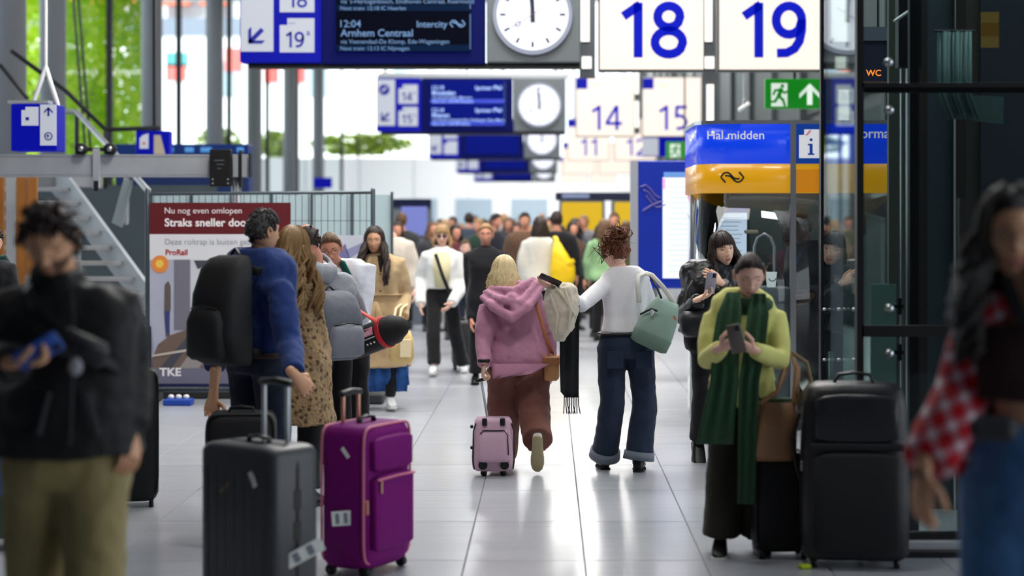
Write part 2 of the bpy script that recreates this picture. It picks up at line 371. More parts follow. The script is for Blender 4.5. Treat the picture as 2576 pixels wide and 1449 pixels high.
def ribbon(mb, P, w_, y, th, f, closed=False, mi=0):
    P = [Vector(p) for p in P]; n = len(P); L = []; Rr = []
    for i in range(n):
        a = P[(i-1) % n] if (i or closed) else P[i]; b_ = P[(i+1) % n] if (i < n-1 or closed) else P[i]; d = (b_-a).normalized(); q = Vector((-d.y, d.x))*w_/2; L.append(P[i]+q); Rr.append(P[i]-q)
    vs = [f(p.x, yy, p.y) for yy in (y-th, y) for S in (L, Rr) for p in S]; fs = []
    for i in range(n if closed else n-1):
        j = (i+1) % n; fs += [(i, j, n+j, n+i), (2*n+i, 3*n+i, 3*n+j, 2*n+j), (i, 2*n+i, 2*n+j, j), (n+i, n+j, 3*n+j, 3*n+i)]
    if not closed: fs += [(0, n, 3*n, 2*n), (n-1, 3*n-1, 4*n-1, 2*n-1)]
    mb.add(vs, fs, mi)
def arc(cx, cz, rx, rz, a0, a1, n=20): return [(cx+rx*math.cos(math.radians(a0+(a1-a0)*i/n)), cz+rz*math.sin(math.radians(a0+(a1-a0)*i/n))) for i in range(n+1)]
DIG = {'1': (.46, [[(.33, 0), (.33, 1)], [(.37, .965), (.06, .75)]]), '8': (.66, [arc(.33, .275, .255, .215, 0, 342), arc(.33, .745, .205, .195, 0, 342)]),
       '9': (.64, [arc(.32, .68, .235, .26, 0, 342), [(.555, .70), (.552, .5), (.51, .3), (.42, .16), (.28, .085), (.10, .08)]]), '4': (.66, [[(.46, 0), (.46, 1)], [(.44, .97), (.06, .29)], [(.02, .27), (.66, .27)]]),
       '5': (.6, [[(.14, .935), (.56, .935)], [(.17, .98), (.15, .50)], [(.12, .56)]+arc(.26, .325, .27, .26, 95, -112, 16)]), '2': (.6, [arc(.29, .72, .235, .22, 165, -25, 14)+[(.42, .42), (.1, .1)], [(.03, .065), (.58, .065)]])}
def numerals(mb, s, cx, z, h, y, w_=.14, sx=1.0):
    tot = sum(DIG[c][0] for c in s)+.1*(len(s)-1); x = cx-tot*h*sx/2
    for c in s:
        for st in DIG[c][1]:
            cl = len(st) == 21 and c in '89'
            ribbon(mb, [(x+p[0]*h*sx, z+p[1]*h) for p in st[:20 if cl else None]], w_*h, y, .004, lambda a, b_, d: (a, b_, d), cl)
        x += (DIG[c][0]+.1)*h*sx
def arrow(mb, cx, cz, L, ang, y, th, mi=0):
    R = lambda x, z: (cx+x*math.cos(ang)-z*math.sin(ang), cz+x*math.sin(ang)+z*math.cos(ang))
    w_ = L*.11
    for poly in ([(-L*.5, -w_), (L*.42, -w_), (L*.42, w_), (-L*.5, w_)], [(L*.5, 0), (L*.02, L*.48), (-L*.2, L*.48), (L*.28, 0)], [(L*.5, 0), (L*.28, 0), (-L*.2, -L*.48), (L*.02, -L*.48)]):
        mb.prism([R(*p) for p in poly], y-th, y, mi)
def rail_logo(mb, cx, cz, s, y, th=.004, mi=0, wid=.1, f=None):
    A = [(-.60, -.46), (-.80, -.24), (-1.0, 0), (-.86, .24), (-.66, .40), (-.4, .42), (-.16, .26), (.02, .04), (.2, -.1), (.42, -.14), (.64, -.13)]
    for sg in (1, -1): ribbon(mb, [(cx+sg*x*s, cz+sg*z*s) for x, z in A], wid*2*s, y, th, lambda a, b_, d: (a, b_, d))
def card(parent, x0, x1, zb, zt, y, num, sup=None, ink=None, small=None):
    nx = (x1-x0)*.22; nz = (zt-zb)*.2
    c = MB().prism([(x0, zb), (x1, zb), (x1, zt), (x0+nx, zt), (x0+nx, zt-nz), (x0, zt-nz)], y-.012, y).build('number_card', m_swhite, parent)
    if num:
        mb = MB(); h = (zt-zb)*.46; k = (x1-x0)/.38
        numerals(mb, num, x0+(x1-x0)*(.44 if sup else .52), zb+(zt-zb)*.14, h, y-.012, .15)
        if sup: text_mb(mb, sup, x1-.085*k, y-.012, zb+(zt-zb)*.5, h*.4, .01)
        if small: text_mb(mb, small, x0+nx+.02, y-.012, zt-.065, .022, 0)
        mb.build('lettering', ink or m_ink, c, recalc=False)
    return c
B1 = 4650/21.0
bx = lambda px: (px-VX)/B1
bz = lambda py: HZ+(VY-py)/B1
def departure_board(D, label, cards, rows, bright, clock=True, badge=False):
    t = thing('departure_board', label, 'sign', (0, D, 0), 0, 'hanging departure boards')
    y = 0.0
    MB().box(((bx(603)+bx(806))/2, .14, (bz(-84)+bz(157))/2), (bx(806)-bx(603), .28, bz(-84)-bz(157)), bev=.012).build('direction_panel', m_blue, t)
    MB().box(((bx(808)+bx(1220))/2, .15, (bz(-84)+bz(160))/2), (bx(1220)-bx(808), .26, bz(-84)-bz(160)), bev=.012).build('display_case', m_navy, t)
    MB().box(((bx(620)+bx(1460))/2, .2, bz(163)), (bx(1458)-bx(620), .2, .06)).build('bottom_rail', m_black, t)
    MB().box(((bx(600)+bx(1480))/2, .2, bz(-96)), (bx(1470)-bx(600), .26, .08)).build('top_rail', m_alu, t)
    for px in (640, 1010, 1440): MB().box((bx(px), .2, 8.8), (.07, .07, 10.0)).build('hanger', m_alu, t)
    p = MB().box(((bx(606)+bx(688))/2, -.005, (bz(-78)+bz(130))/2), (bx(688)-bx(606), .02, bz(-78)-bz(130))).build('arrow_panel', m_swhite, t)
    a = MB(); arrow(a, bx(643), bz(92), .23, math.radians(225), -.015, .006); a.build('arrow', m_ink, p)
    if badge:
        a = MB(); a.disc((bx(640), bz(-32)), .11, -.02, -.014); a.build('round_badge', m_ink, p)
        a = MB(); a.prism([(bx(640)-.07, bz(-32)-.03), (bx(640)-.03, bz(-32)-.04), (bx(640)+.07, bz(-32)+.05), (bx(640)+.02, bz(-32)+.05)], -.026, -.02); a.build('badge_mark', m_swhite, p)
    for k, (nm, sup) in enumerate(cards):
        z0 = 31-k*(-101); card(t, bx(704), bx(791), bz(31 if k == 0 else 132), bz(-55 if k == 0 else 46), 0, nm, sup, small='spoor' if nm else None)
    sc = MB().box(((bx(846)+bx(1184))/2, .0, (bz(-76)+bz(129))/2), (bx(1184)-bx(846), .03, bz(-76)-bz(129))).build('screen', m_screen2 if bright else m_screen, t)
    mt = m_led2 if bright else m_led; ms = m_strip2 if bright else m_strip
    for k, row in enumerate(rows):
        o_ = -101 if k == 0 else 0
        MB().box(((bx(848)+bx(1182))/2, -.017, bz(121+o_)), (bx(1182)-bx(848), .006, .075)).build('row_strip', ms, sc)
        MB().box((bx(1183), -.02, bz(80+o_)), (.012, .012, .4)).build('row_edge', mat('edge_grey', (60, 90, 130), .4), sc)
        for i_, a_ in enumerate(((row[0], bx(857), -.02, bz(69+o_), .084, .004), (row[1], bx(857), -.02, bz(92+o_), .084, .012), (row[2], bx(857), -.02, bz(110+o_), .05, .004), (row[3], bx(857), -.024, bz(127+o_), .046, .004), (row[4], bx(1126), -.02, bz(69+o_), .075, .01, 'RIGHT'))):
            mb = MB(); text_mb(mb, *a_); mb.build('lettering', mt, sc, recalc=False)
        mb = MB(); rail_logo(mb, bx(1151), bz(60+o_), .085, -.018, .004, wid=.085); mb.build('arrows_emblem', mt, sc, recalc=False)
    if clock: make_clock(t)
    return t
def make_clock(t):
    MB().box(((bx(1224)+bx(1460))/2, .14, (bz(-84)+bz(157))/2), (bx(1460)-bx(1224), .28, bz(-84)-bz(157)), bev=.012).build('clock_panel', m_clockgrey, t)
    cx, cz, r = bx(1340), bz(38), 100/B1
    MB().disc((cx, cz), r, -.05, .0, 48).build('clock_rim', m_rim, t)
    f = MB().disc((cx, cz), r*.9, -.058, -.05, 48).build('clock_face', m_face, t)
    for k in range(12):
        a = math.pi/6*k; c_, s_ = math.cos(a), math.sin(a); P = lambda u, v: (cx+u*c_-v*s_, cz+u*s_+v*c_)
        MB().prism([P(r*.68, -.012), P(r*.82, -.012), P(r*.82, .012), P(r*.68, .012)], -.062, -.058).build('hour_mark', m_hand, f)
    def hand(nm, ang, L, tail, w0, w1, yy, m):
        a = math.radians(90-ang); c_, s_ = math.cos(a), math.sin(a); P = lambda u, v: (cx+u*c_-v*s_, cz+u*s_+v*c_)
        return MB().prism([P(-tail, -w0), P(L, -w1), P(L, w1), P(-tail, w0)], yy-.004, yy).build(nm, m, f)
    hand('hour_hand', -1.5, r*.56, r*.2, .026, .02, -.064, m_hand); hand('minute_hand', -6, r*.8, r*.2, .02, .014, -.069, m_hand)
    s2 = hand('second_hand', 238, r*.72, r*.3, .004, .004, -.074, m_sec)
    a = math.radians(90-238); q = MB(); q.tube([(cx+r*.44*math.cos(a)+.03*math.cos(u), -.076, cz+r*.44*math.sin(a)+.03*math.sin(u)) for u in (math.pi/8*i for i in range(16))], .005, 5, closed=True); q.build('second_ring', m_sec, s2)
departure_board(21.0, 'large blue departure board hanging nearest, showing Arnhem Centraal', [('18', None), ('19', 'a')],
    [('12:01', 'Heerlen', "via 's-Hertogenbosch, Eindhoven Centraal, Roermond", 'Next train: 12:18 IC Heerlen', 'Intercity'),
     ('12:04', 'Arnhem Centraal', 'via Veenendaal-De Klomp, Ede-Wageningen', 'Next train: 12:13 IC Nijmegen', 'Intercity')], False)
departure_board(37.7, 'second blue departure board with cards fourteen and fifteen, two trains listed', [('14', 'a'), ('15', 'a')],
    [('12:19', 'Breukelen', 'via Utrecht Zuilen, Maarssen', 'Next train: 12:49 SPR Breukelen', 'Sprinter'),
     ('12:14', 'Rhenen', 'via Utrecht Vaartsche Rijn, Driebergen-Zeist, Maarn', 'Next train: 12:44 SPR Rhenen', 'Sprinter')], True, badge=True)
for D, lb in ((54.2, 'third blue departure board, just below the second board'), (70.5, 'fourth blue departure board, small and partly covered by the third'), (87, 'furthest tiny blue departure board above the crowd')):
    departure_board(D, lb, [('', None), ('', None)], [], True)
def light_box(D, px0, px1, num, label, corner, lo=180):
    t = thing('platform_sign', label, 'sign', (0, D, 0), 0, 'lit platform number signs')
    x0, x1, z0, z1 = bx(px0), bx(px1), bz(lo), bz(lo)+1.22
    MB().box(((x0+x1)/2, .12, (z0+z1)/2), (x1-x0, .24, z1-z0), bev=.01).build('housing', m_dark, t)
    f = MB().box(((x0+x1)/2, -.004, (z0+z1)/2), (x1-x0-.03, .02, z1-z0-.03)).build('light_panel', m_cream, t)
    if num:
        mb = MB(); numerals(mb, num, (x0+x1)/2+.02, z0+(.135 if corner else .15), .5 if corner else .62, -.014, .125 if corner else .165, 1.05 if corner else 1.0); mb.build('numeral', m_num, f, recalc=False)
    if corner:
        MB().box((x0+.125, -.016, z1-.135), (.22, .01, .22)).build('corner_block', m_blue, f)
        text(f, 'spoor', x0+.33, -.014, z1-.19, .06, mat('pale_ink', (226, 205, 186), .5, emit=.5))
    for x in (x0+.2, x1-.2): MB().box((x, .12, 9.2), (.05, .05, 14-z1-4.8+4.6)).build('hanger', m_alu, t)
    return t
light_box(20.9, 1505, 1771, '18', 'lit cream sign reading eighteen beside the large clock', False)
light_box(20.9, 1804, 2073, '19', 'lit cream sign reading nineteen above the exit sign', False)
for D, lo, a, b_, la, lb in ((37.7, 180, '14', '15', 'lit cream sign reading fourteen with blue corner block', 'lit cream sign reading fifteen with blue corner block'), (53.5, 178, '11', '12', 'blurred cream sign reading eleven under the fourteen sign', 'blurred cream sign reading twelve under the fifteen sign'),
        (70, 178, '', '', 'blank cream sign below the eleven sign', 'blank cream sign below the twelve sign'), (86.5, 178, '', '', 'smallest cream sign at the far left of the row', 'smallest cream sign at the far right of the row')):
    light_box(D, 1505, 1771, a, la, True, lo); light_box(D, 1804, 2073, b_, lb, True, lo)
# posts of the sign gantries with light slots
m_post = mat('gantry_post', (78, 82, 86), .5); m_slot = mat('slot_lamp', (255, 250, 240), .4, emit=1.25)
for k, (px, D, lb, zlo) in enumerate(((1478, 22.4, 'grey sign post with light slots left of the eighteen sign', 195), (1787, 22.4, 'grey sign post with light slots between the eighteen and nineteen signs', 312), (2117, 22.4, 'grey sign post with light slots right of the nineteen sign', 350), (1601, 38.6, 'slim grey sign post between the fourteen and fifteen signs', 0))):
    t = thing('sign_post', lb, 'post', (wx(px, D), D, 0))
    s_ = D/4650; wpx = 40 if k < 2 else (86 if k == 2 else 18)
    zb = wz(zlo, D) if k < 3 else 3.5
    MB().box((0, .1, (zb+14)/2), (wpx*s_, .12, 14-zb)).build('post', m_post, t)
    if k < 3:
        for y0, y1, dx, wq in ((-160, 104, -6, 22), (142, 172, -2, 24)) + (((212, 308, 0, 18),) if k == 1 else ()) + (((225, 338, 6, 26),) if k == 2 else ()):
            if k == 2: wq = 40 if y0 < 0 else 26
            MB().box((dx*s_, .03, (wz(y0, D)+wz(y1, D))/2), (wq*s_, .03, (y1-y0)*s_)).build('light_slot', m_slot, t)
    else:
        for z in (3.9, 4.6, 5.6): MB().box((0, .03, z), (.1, .03, .55)).build('light_slot', m_slot, t)
# exit signs
m_green = mat('exit_green', (14, 132, 26), .4, emit=.75); m_exw = mat('exit_white', (226, 240, 228), .4, emit=.8)
def exit_sign(D, px0, px1, py0, py1, label):
    t = thing('exit_sign', label, 'sign', (0, D, 0), 0, 'green exit signs'); s = D/4650
    x0, x1, z0, z1 = wx(px0, D), wx(px1, D), wz(py1, D), wz(py0, D); W_ = x1-x0; H_ = z1-z0
    g = MB().box(((x0+x1)/2, .05, (z0+z1)/2), (W_, .1, H_), bev=.006).build('panel', m_green, t)
    d = MB().box((x0+W_*.235, -.003, z0+H_*.46), (W_*.27, .008, H_*.78)).build('door_symbol', m_exw, g)
    r = MB(); cx = x0+W_*.24; cz = z0+H_*.45; u = H_*.42; y = -.008
    r.disc((cx+.22*u, cz+.72*u), .15*u, y-.004, y, 14)
    def limb(a, b_, w_=.09):
        a = Vector((cx+a[0]*u, cz+a[1]*u)); b2 = Vector((cx+b_[0]*u, cz+b_[1]*u)); dd = (b2-a).normalized(); nn = Vector((-dd.y, dd.x))*w_*u; dd *= w_*u*.5
        r.prism([tuple(a-nn-dd), tuple(b2-nn+dd), tuple(b2+nn+dd), tuple(a+nn-dd)], y-.004, y)
    limb((.12, .48), (-.08, -.12), .16); limb((.12, .42), (-.35, .38)); limb((-.35, .38), (-.5, .05)); limb((.12, .4), (.38, .18)); limb((.38, .18), (.6, .28))
    limb((-.05, -.1), (.28, -.4), .11); limb((.28, -.4), (.42, -.85), .1); limb((-.1, -.1), (-.38, -.52), .11); limb((-.38, -.52), (-.85, -.55), .09)
    r.build('running_figure', m_green, d)
    a = MB(); arrow(a, x0+W_*.745, z0+H_*.48, H_*.72, math.pi/2, -.004, .005); a.prism([(x0+W_*.7, z0+H_*.13), (x0+W_*.79, z0+H_*.13), (x0+W_*.79, z0+H_*.6), (x0+W_*.7, z0+H_*.6)], -.009, -.0); a.build('up_arrow', m_exw, g)
    MB().box(((x0+x1)/2, .05, (z1+14)/2), (.03, .03, 14-z1)).build('hanger', m_dark, t)
exit_sign(22.0, 1925, 2075, 198, 273, 'green exit sign with white arrow under the nineteen sign')
exit_sign(34, 1676, 1770, 356, 398, 'small green exit sign above the blue timetable board')
t = thing('direction_sign', 'small blue and white hanging sign beside the far exit sign', 'sign', (0, 40, 0))
MB().box((wx(1690, 40), .05, wz(370, 40)), (1.25, .1, .42)).build('panel', m_blue, t); MB().box((wx(1637, 40), -.01, wz(370, 40)), (.34, .03, .38), bev=.01).build('white_card', m_swhite, t)
MB().box((wx(1690, 40), .05, 8.6), (.04, .04, 10.6)).build('hanger', m_dark, t)
t = thing('security_camera', 'white bullet camera on a rod above the kiosk', 'camera', (wx(1872, 23), 23, 0)); s = 23/4650
MB().tube([(0, 0, wz(190, 23)), (0, 0, wz(250, 23))], .012, 8).build('drop_rod', m_silver, t)
MB().tube([(-.05, -.02, wz(276, 23)), (.05, 0, wz(262, 23))], .03, 10).build('camera_body', m_white, t, True); MB().tube([(0, 0, wz(250, 23)), (0, 0, wz(268, 23))], .02, 8).build('bracket', m_silver, t)
MB().tube([(0, 0, wz(190, 23)), (0, 0, 14)], .01, 6).build('rod_extension', m_silver, t)
t = thing('hanging_sign', 'tiny blue sign hanging far off left of the boards', 'sign', (wx(812, 60), 60, 0)); MB().box((0, 0, wz(460, 60)), (.6, .1, .34), bev=.01).build('panel', m_blue, t); MB().box((0, 0, 8.5), (.03, .03, 11)).build('hanger', m_alu, t)
# small pieces on top of the second board
t = thing('cable_tray', 'pale cable tray with round lamps along the top of the second board', 'tray', (0, 37.9, 0))
MB().box((bx(1040), .0, bz(-107)), (bx(1460)-bx(610), .2, .04)).build('tray', m_silver, t)
for k in range(9): MB().ball((bx(650+k*100), .2, bz(-114)), (.14, .09, .05), 10, 6).build('lamp_head', m_slot, t, True)
# ------------------------------------------------------------------ information kiosk
KD = 15.0; kx = lambda px: wx(px, KD); kz = lambda py: wz(py, KD)
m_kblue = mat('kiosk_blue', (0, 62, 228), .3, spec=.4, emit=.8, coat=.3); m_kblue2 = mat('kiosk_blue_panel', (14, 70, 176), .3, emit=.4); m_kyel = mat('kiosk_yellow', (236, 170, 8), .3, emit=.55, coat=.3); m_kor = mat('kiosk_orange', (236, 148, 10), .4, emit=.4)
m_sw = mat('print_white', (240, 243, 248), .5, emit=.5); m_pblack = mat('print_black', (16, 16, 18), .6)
t = thing('information_kiosk', 'round-cornered glass information kiosk with blue and yellow bands', 'kiosk', (0, 0, 0))
KX0, KX1, KY0, KY1, KR = kx(1757), kx(2268), KD, KD+1.7, .26
def krail(off, n=8):
    P = []
    for cx, cy, a0 in ((KX0+KR, KY1-KR, 90), (KX0+KR, KY0+KR, 180)):
        for i in range(n+1):
            a = math.radians(a0+90*i/n); P.append((cx+(KR+off)*math.cos(a), cy+(KR+off)*math.sin(a)))
    return [(KX1, KY1+off)] + P + [(KX1, KY0-off)]
def kshell(z0, z1, off, th):
    mb = MB(); A = krail(off); B = krail(off-th); n = len(A)
    vs = [(x, y, z) for pl in (A, B) for z in (z0, z1) for x, y in pl]
    fs = []
    for i in range(n-1):
        fs += [(i, i+1, n+i+1, n+i), (2*n+i, 3*n+i, 3*n+i+1, 2*n+i+1), (i, 2*n+i, 2*n+i+1, i+1), (n+i, n+i+1, 3*n+i+1, 3*n+i)]
    fs += [(0, n, 3*n, 2*n), (n-1, 3*n-1, 4*n-1, 2*n-1)]
    return mb.add(vs, fs)
ZB, ZY, ZT = kz(412), kz(486), kz(312)
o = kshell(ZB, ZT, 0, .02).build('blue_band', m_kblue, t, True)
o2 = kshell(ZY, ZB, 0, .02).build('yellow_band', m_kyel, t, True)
kshell(ZT, ZT+.03, .015, .05).build('top_trim', m_steel, t); kshell(ZT-.02, ZT+.02, -.03, 1e-3).build('inner_trim', m_steel, t)
MB().prism([(x, y) for x, y in krail(-.03)], ZT-.06, ZT-.02, 0, lambda x, y, z: (x, z, y)).build('roof', m_dark, t)
text(o, 'Hal midden', kx(1779), KY0-.003, kz(350), .07, m_sw, .008, sx=1.05)
mb = MB(); rail_logo(mb, kx(1842), kz(446), .092, KY0-.004, .004, wid=.08); mb.build('arrows_emblem', m_pblack, o2)
p = MB().box(((kx(1998)+kx(2074))/2, KY0-.012, (ZB+ZT)/2), (kx(2074)-kx(1998), .02, ZT-ZB)).build('symbol_panel', m_kblue2, t)
c_ = MB().prism([(kx(2009), kz(398)), (kx(2068), kz(398)), (kx(2068), kz(326)), (kx(2022), kz(326)), (kx(2022), kz(340)), (kx(2009), kz(340))], KY0-.028, KY0-.022).build('white_card', m_sw, p)
mb = MB(); cx = kx(2039); mb.disc((cx, kz(352)), .012, KY0-.033, KY0-.028, 14); mb.prism([(cx-.026, kz(390)), (cx+.026, kz(390)), (cx+.026, kz(386)), (cx+.012, kz(386)), (cx+.012, kz(362)), (cx-.026, kz(362)), (cx-.026, kz(366)), (cx-.012, kz(366)), (cx-.012, kz(386)), (cx-.026, kz(386))], KY0-.033, KY0-.028)
mb.build('letter_i', m_kblue2, c_)
MB().prism([(kx(2024), kz(341)), (kx(2036), kz(327)), (kx(2040), kz(330)), (kx(2030), kz(341))], KY0-.032, KY0-.028).build('sticker', mat('pink_sticker', (226, 130, 150), .6), c_)
MB().box(((kx(1999)+kx(2060))/2, KY0-.008, (kz(426)+kz(484))/2), (kx(2060)-kx(1999), .012, kz(426)-kz(484))).build('orange_panel', m_kor, t)
text(o, 'ormatie', kx(2165), KY0-.003, kz(347), .08, m_sw, .012)
# glazing, posts, base, counter
kshell(.06, ZY, -.02, .012).build('curved_glass', m_glass, t, True)
for px, w_ in ((1994, .045), (2066, .04), (2262, .05)): MB().box((kx(px), KY0-.01, ZT/2), (w_, .06, ZT)).build('post', m_steel, t)
for x, y in ((KX0+.05, KY0+.24), (KX0+.02, KY0+.9), (KX0+.32, KY1-.03)): MB().tube([(x, y, 0), (x, y, ZY)], .022, 10).build('tube_post', m_steel, t, True)
m_cnt = mat('counter_grey', (128, 134, 142), .45, metal=.2); m_kin = mat('kiosk_inside', (44, 56, 52), .6)
MB().box(((kx(1800)+kx(1992))/2, KY0+.28, kz(724)/2), (kx(1992)-kx(1800), .5, kz(724)), bev=.01).build('counter', m_cnt, t)
MB().box(((KX0+KX1)/2, KY1-.06, ZY/2), (KX1-KX0-.7, .04, ZY)).build('rear_wall', m_kin, t)
MB().box((kx(2105), KY0+.005, ZY/2), (.1, .03, ZY)).build('door_panel', m_cnt, t)
for k, px in enumerate((1820, 1858)): MB().box((kx(px), KY1-.12, kz(500)), (.085, .02, .16)).build('back_poster', m_sw, t)
sz_ = lambda py: wz(py, 16.15)
cz_ = lambda py: wz(py, 15.85)
t = thing('display_screen', 'black framed timetable screen with blue header inside the kiosk', 'screen', (wx(1840, 16.15), 16.15, 0))
MB().box((0, 0, (sz_(516)+1.1)/2), (.315, .05, sz_(516)-1.1), bev=.008).build('bezel', m_black, t); MB().box((0, .05, .6), (.08, .06, 1.2)).build('stand', m_dark, t); MB().box((0, .05, .015), (.3, .3, .03)).build('foot', m_dark, t)
s_ = MB().box((.0, -.027, (sz_(535)+1.14)/2), (.265, .006, sz_(535)-1.14)).build('screen_page', mat('screen_white', (206, 216, 240), .3, emit=.85), t)
MB().box((0, -.027, sz_(529)), (.265, .006, .05)).build('header_bar', mat('header_blue', (10, 30, 150), .3, emit=.7), t)
mb = MB()
for k in range(22): mb.box((-.01*(k % 3), -.031, sz_(548)-k*.036), (.21-.03*(k % 4), .002, .006))
mb.build('timetable_rows', mat('row_grey', (150, 160, 190), .5, emit=.5), s_).__setitem__('kind', 'stuff')
l = bpy.data.lights.new('kiosk_fill', 'POINT'); l.shadow_soft_size = .06; l.energy = 26; l.color = (1, .97, .92)  # fill light added under the roof to brighten the kiosk interior
o = bpy.data.objects.new('kiosk_fill', l); C.objects.link(o); o.location = ((KX0+KX1)/2, KY0+.9, ZT-.1)
# chair behind the counter
t = thing('office_chair', 'pale chair with a looped tubular back behind the kiosk counter', 'chair', (wx(1922, 15.85), 15.85, 0))
xs = lambda px: (px-1922)*15.85/F
MB().tube([(xs(1897), -.02, .6), (xs(1897), -.02, cz_(620)), (xs(1905), -.02, cz_(598)), (xs(1922), -.02, cz_(588)), (xs(1938), -.02, cz_(598)), (xs(1947), -.02, cz_(620)), (xs(1947), -.02, .6)], (.012, .03), 10, up=(0, 1, 0)).build('back_loop', m_silver, t, True)
MB().box((0, .0, .95), (.11, .03, .4), bev=.01).build('back_pad', mat('pad_grey', (92, 100, 106), .7), t); MB().box((0, .03, .55), (.26, .26, .09), bev=.03).build('seat', mat('pad_grey2', (70, 74, 78), .7), t)
MB().tube([(0, .03, .1), (0, .03, .52)], .03, 10).build('pillar', m_steel, t, True)
for k in range(5):
    a = k*1.2566; MB().tube([(0, .03, .1), (.16*math.cos(a), .03+.16*math.sin(a), .045)], .02, 8).build('leg', m_steel, t, True)
t = thing('monitor_arm', 'beige flat desk lamp head above the pale kiosk chair', 'lamp', (kx(1905), KD+.45, 0))
MB().box((0, 0, kz(584)), (.11, .1, .03), bev=.008).build('lamp_head', mat('beige_plastic', (196, 184, 164), .5), t); MB().tube([(-.03, 0, kz(724)+.001), (-.03, 0, kz(588))], .008, 8).build('stem', m_dark, t)
# cup
t = thing('coffee_cup', 'white paper coffee cup with black smile on the kiosk counter', 'cup', (kx(1945), KD+.13, kz(724)))
def lathe(mb, prof, n=24, mi=0):
    return mb.loft([[(r*math.cos(2*math.pi*i/n), r*math.sin(2*math.pi*i/n), z) for i in range(n)] for r, z in prof], True, mi)
c_ = lathe(MB(), [(.035, 0), (.046, .115), (.049, .118), (.049, .124), (.044, .124), (.04, .116)]).build('cup_body', m_sw, t, True)
MB().tube([(.028*math.cos(a)+.004, -.042, .075+.024*math.sin(a)) for a in (math.pi*(1.05+.9*i/8) for i in range(9))], .004, 6).build('smile_mark', m_pblack, c_, True)

# ------------------------------------------------------------------ blue timetable board
TDp = 19.3; t = thing('timetable_board', 'tall blue timetable board with lit white sheet left of the kiosk', 'board', (0, TDp, 0)); ax = lambda px: wx(px, TDp); az = lambda py: wz(py, TDp)
m_tb = mat('board_blue', (4, 36, 140), .4, emit=.28, var=.25, vscale=3)
b_ = MB().box(((ax(1603)+ax(1800))/2, .09, (az(404)+az(726))/2), (ax(1800)-ax(1603), .18, az(404)-az(726)), bev=.012).build('board', m_tb, t)
MB().box((ax(1596), .09, az(404)/2), (ax(1606)-ax(1588), .2, az(404))).build('side_post', mat('post_grey', (150, 154, 162), .5), t)
MB().box((ax(1795), .09, az(404)/2), (.05, .2, az(404))).build('side_post', _M['post_grey'], t)
sh = MB().box(((ax(1667)+ax(1752))/2+.02, -.006, (az(446)+az(700))/2), (ax(1752)-ax(1667)+.04, .014, az(446)-az(700)), bev=.004).build('lit_sheet', mat('sheet_white', (236, 242, 255), .4, emit=.98), t)
MB().box((ax(1712), -.016, az(439)), (ax(1752)-ax(1667), .012, .05)).build('sheet_header', mat('sheet_blue', (110, 160, 230), .4, emit=.7), t)
mb = MB()
for k in range(17): mb.box((ax(1712), -.0145, az(470)-k*.055), (.3-.04*(k % 3), .002, .007))
mb.build('timetable_rows', mat('row_pale', (206, 214, 236), .5, emit=.7), sh)['kind'] = 'stuff'
for z in (az(462), ): MB().box((ax(1670), -.0145, z), (.03, .002, .11)).build('pink_mark', mat('pink_tab', (246, 180, 226), .5, emit=.8), sh)
mb = MB()
for k in range(3):
    mb.tube([(ax(1612)+.03*k+.05*i, -.004, az(470+k*16)+.04*math.sin(i*1.3+k)-.02*i) for i in range(5)], .012, 6)
mb.tube([(ax(1618), -.004, az(530)), (ax(1640), -.004, az(516)), (ax(1660), -.004, az(508))], .014, 6)
mb.build('brush_stroke', mat('stroke_violet', (96, 90, 180), .5, emit=.3), b_)['kind'] = 'stuff'

# ------------------------------------------------------------------ ticket machines and displays further off
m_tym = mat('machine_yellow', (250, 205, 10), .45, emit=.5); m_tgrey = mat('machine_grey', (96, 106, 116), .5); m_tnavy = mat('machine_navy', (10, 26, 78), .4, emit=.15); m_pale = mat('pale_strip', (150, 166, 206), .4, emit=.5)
def machine(px0, px1, D, lb, ptop=505):
    t = thing('ticket_machine', lb, 'ticket machine', (0, D, 0), 0, 'yellow ticket machines'); x0, x1 = wx(px0, D), wx(px1, D); cx = (x0+x1)/2; zt = wz(ptop, D)
    MB().box((cx, .25, zt/2), (x1-x0+.1, .5, zt), bev=.01).build('cabinet', m_tgrey, t)
    MB().box((cx, -.02, (zt+.45)/2), (x1-x0, .05, zt-.5), bev=.02).build('front_panel', m_tym, t)
    MB().box((cx-.08, -.05, 1.35), ((x1-x0)*.5, .03, .36), bev=.005).build('screen', m_black, t); MB().box((cx+.2, -.05, 1.1), (.1, .03, .2), bev=.004).build('card_slot', m_black, t); MB().box((cx, -.05, .7), (.26, .03, .14), bev=.004).build('ticket_tray', m_dark, t)
machine(1413, 1515, 34, 'yellow ticket machine standing left of the other one'); machine(1546, 1648, 34, 'yellow ticket machine partly behind the blue timetable board')
t = thing('header_sign', 'dark navy header sign above the yellow ticket machines', 'sign', (0, 34, 0)); MB().box(((wx(1397, 34)+wx(1650, 34))/2, .2, wz(494, 34)), (wx(1650, 34)-wx(1397, 34), .45, .15), bev=.01).build('panel', m_tnavy, t); MB().box((wx(1448, 34), -.035, wz(493, 34)), (.5, .02, .07)).build('pale_strip', m_pale, t)
t = thing('display_totem', 'navy display totem with yellow disc by the fence end', 'display', (0, 30, 0)); q = 30
MB().box(((wx(948, q)+wx(1084, q))/2, .12, wz(502, q)/2), (wx(1084, q)-wx(948, q), .24, wz(502, q)), bev=.01).build('cabinet', m_tgrey, t); MB().box(((wx(948, q)+wx(1084, q))/2, -.01, wz(510, q)), (wx(1084, q)-wx(948, q), .04, .12)).build('header', m_tnavy, t)
MB().box((wx(1042, q), -.01, wz(556, q)), (.42, .04, .48), bev=.01).build('screen', mat('lilac_screen', (130, 140, 214), .3, emit=.6), t); MB().disc((wx(960, q), wz(533, q)), .11, -.04, 0, 28).build('yellow_disc', m_tym, t)

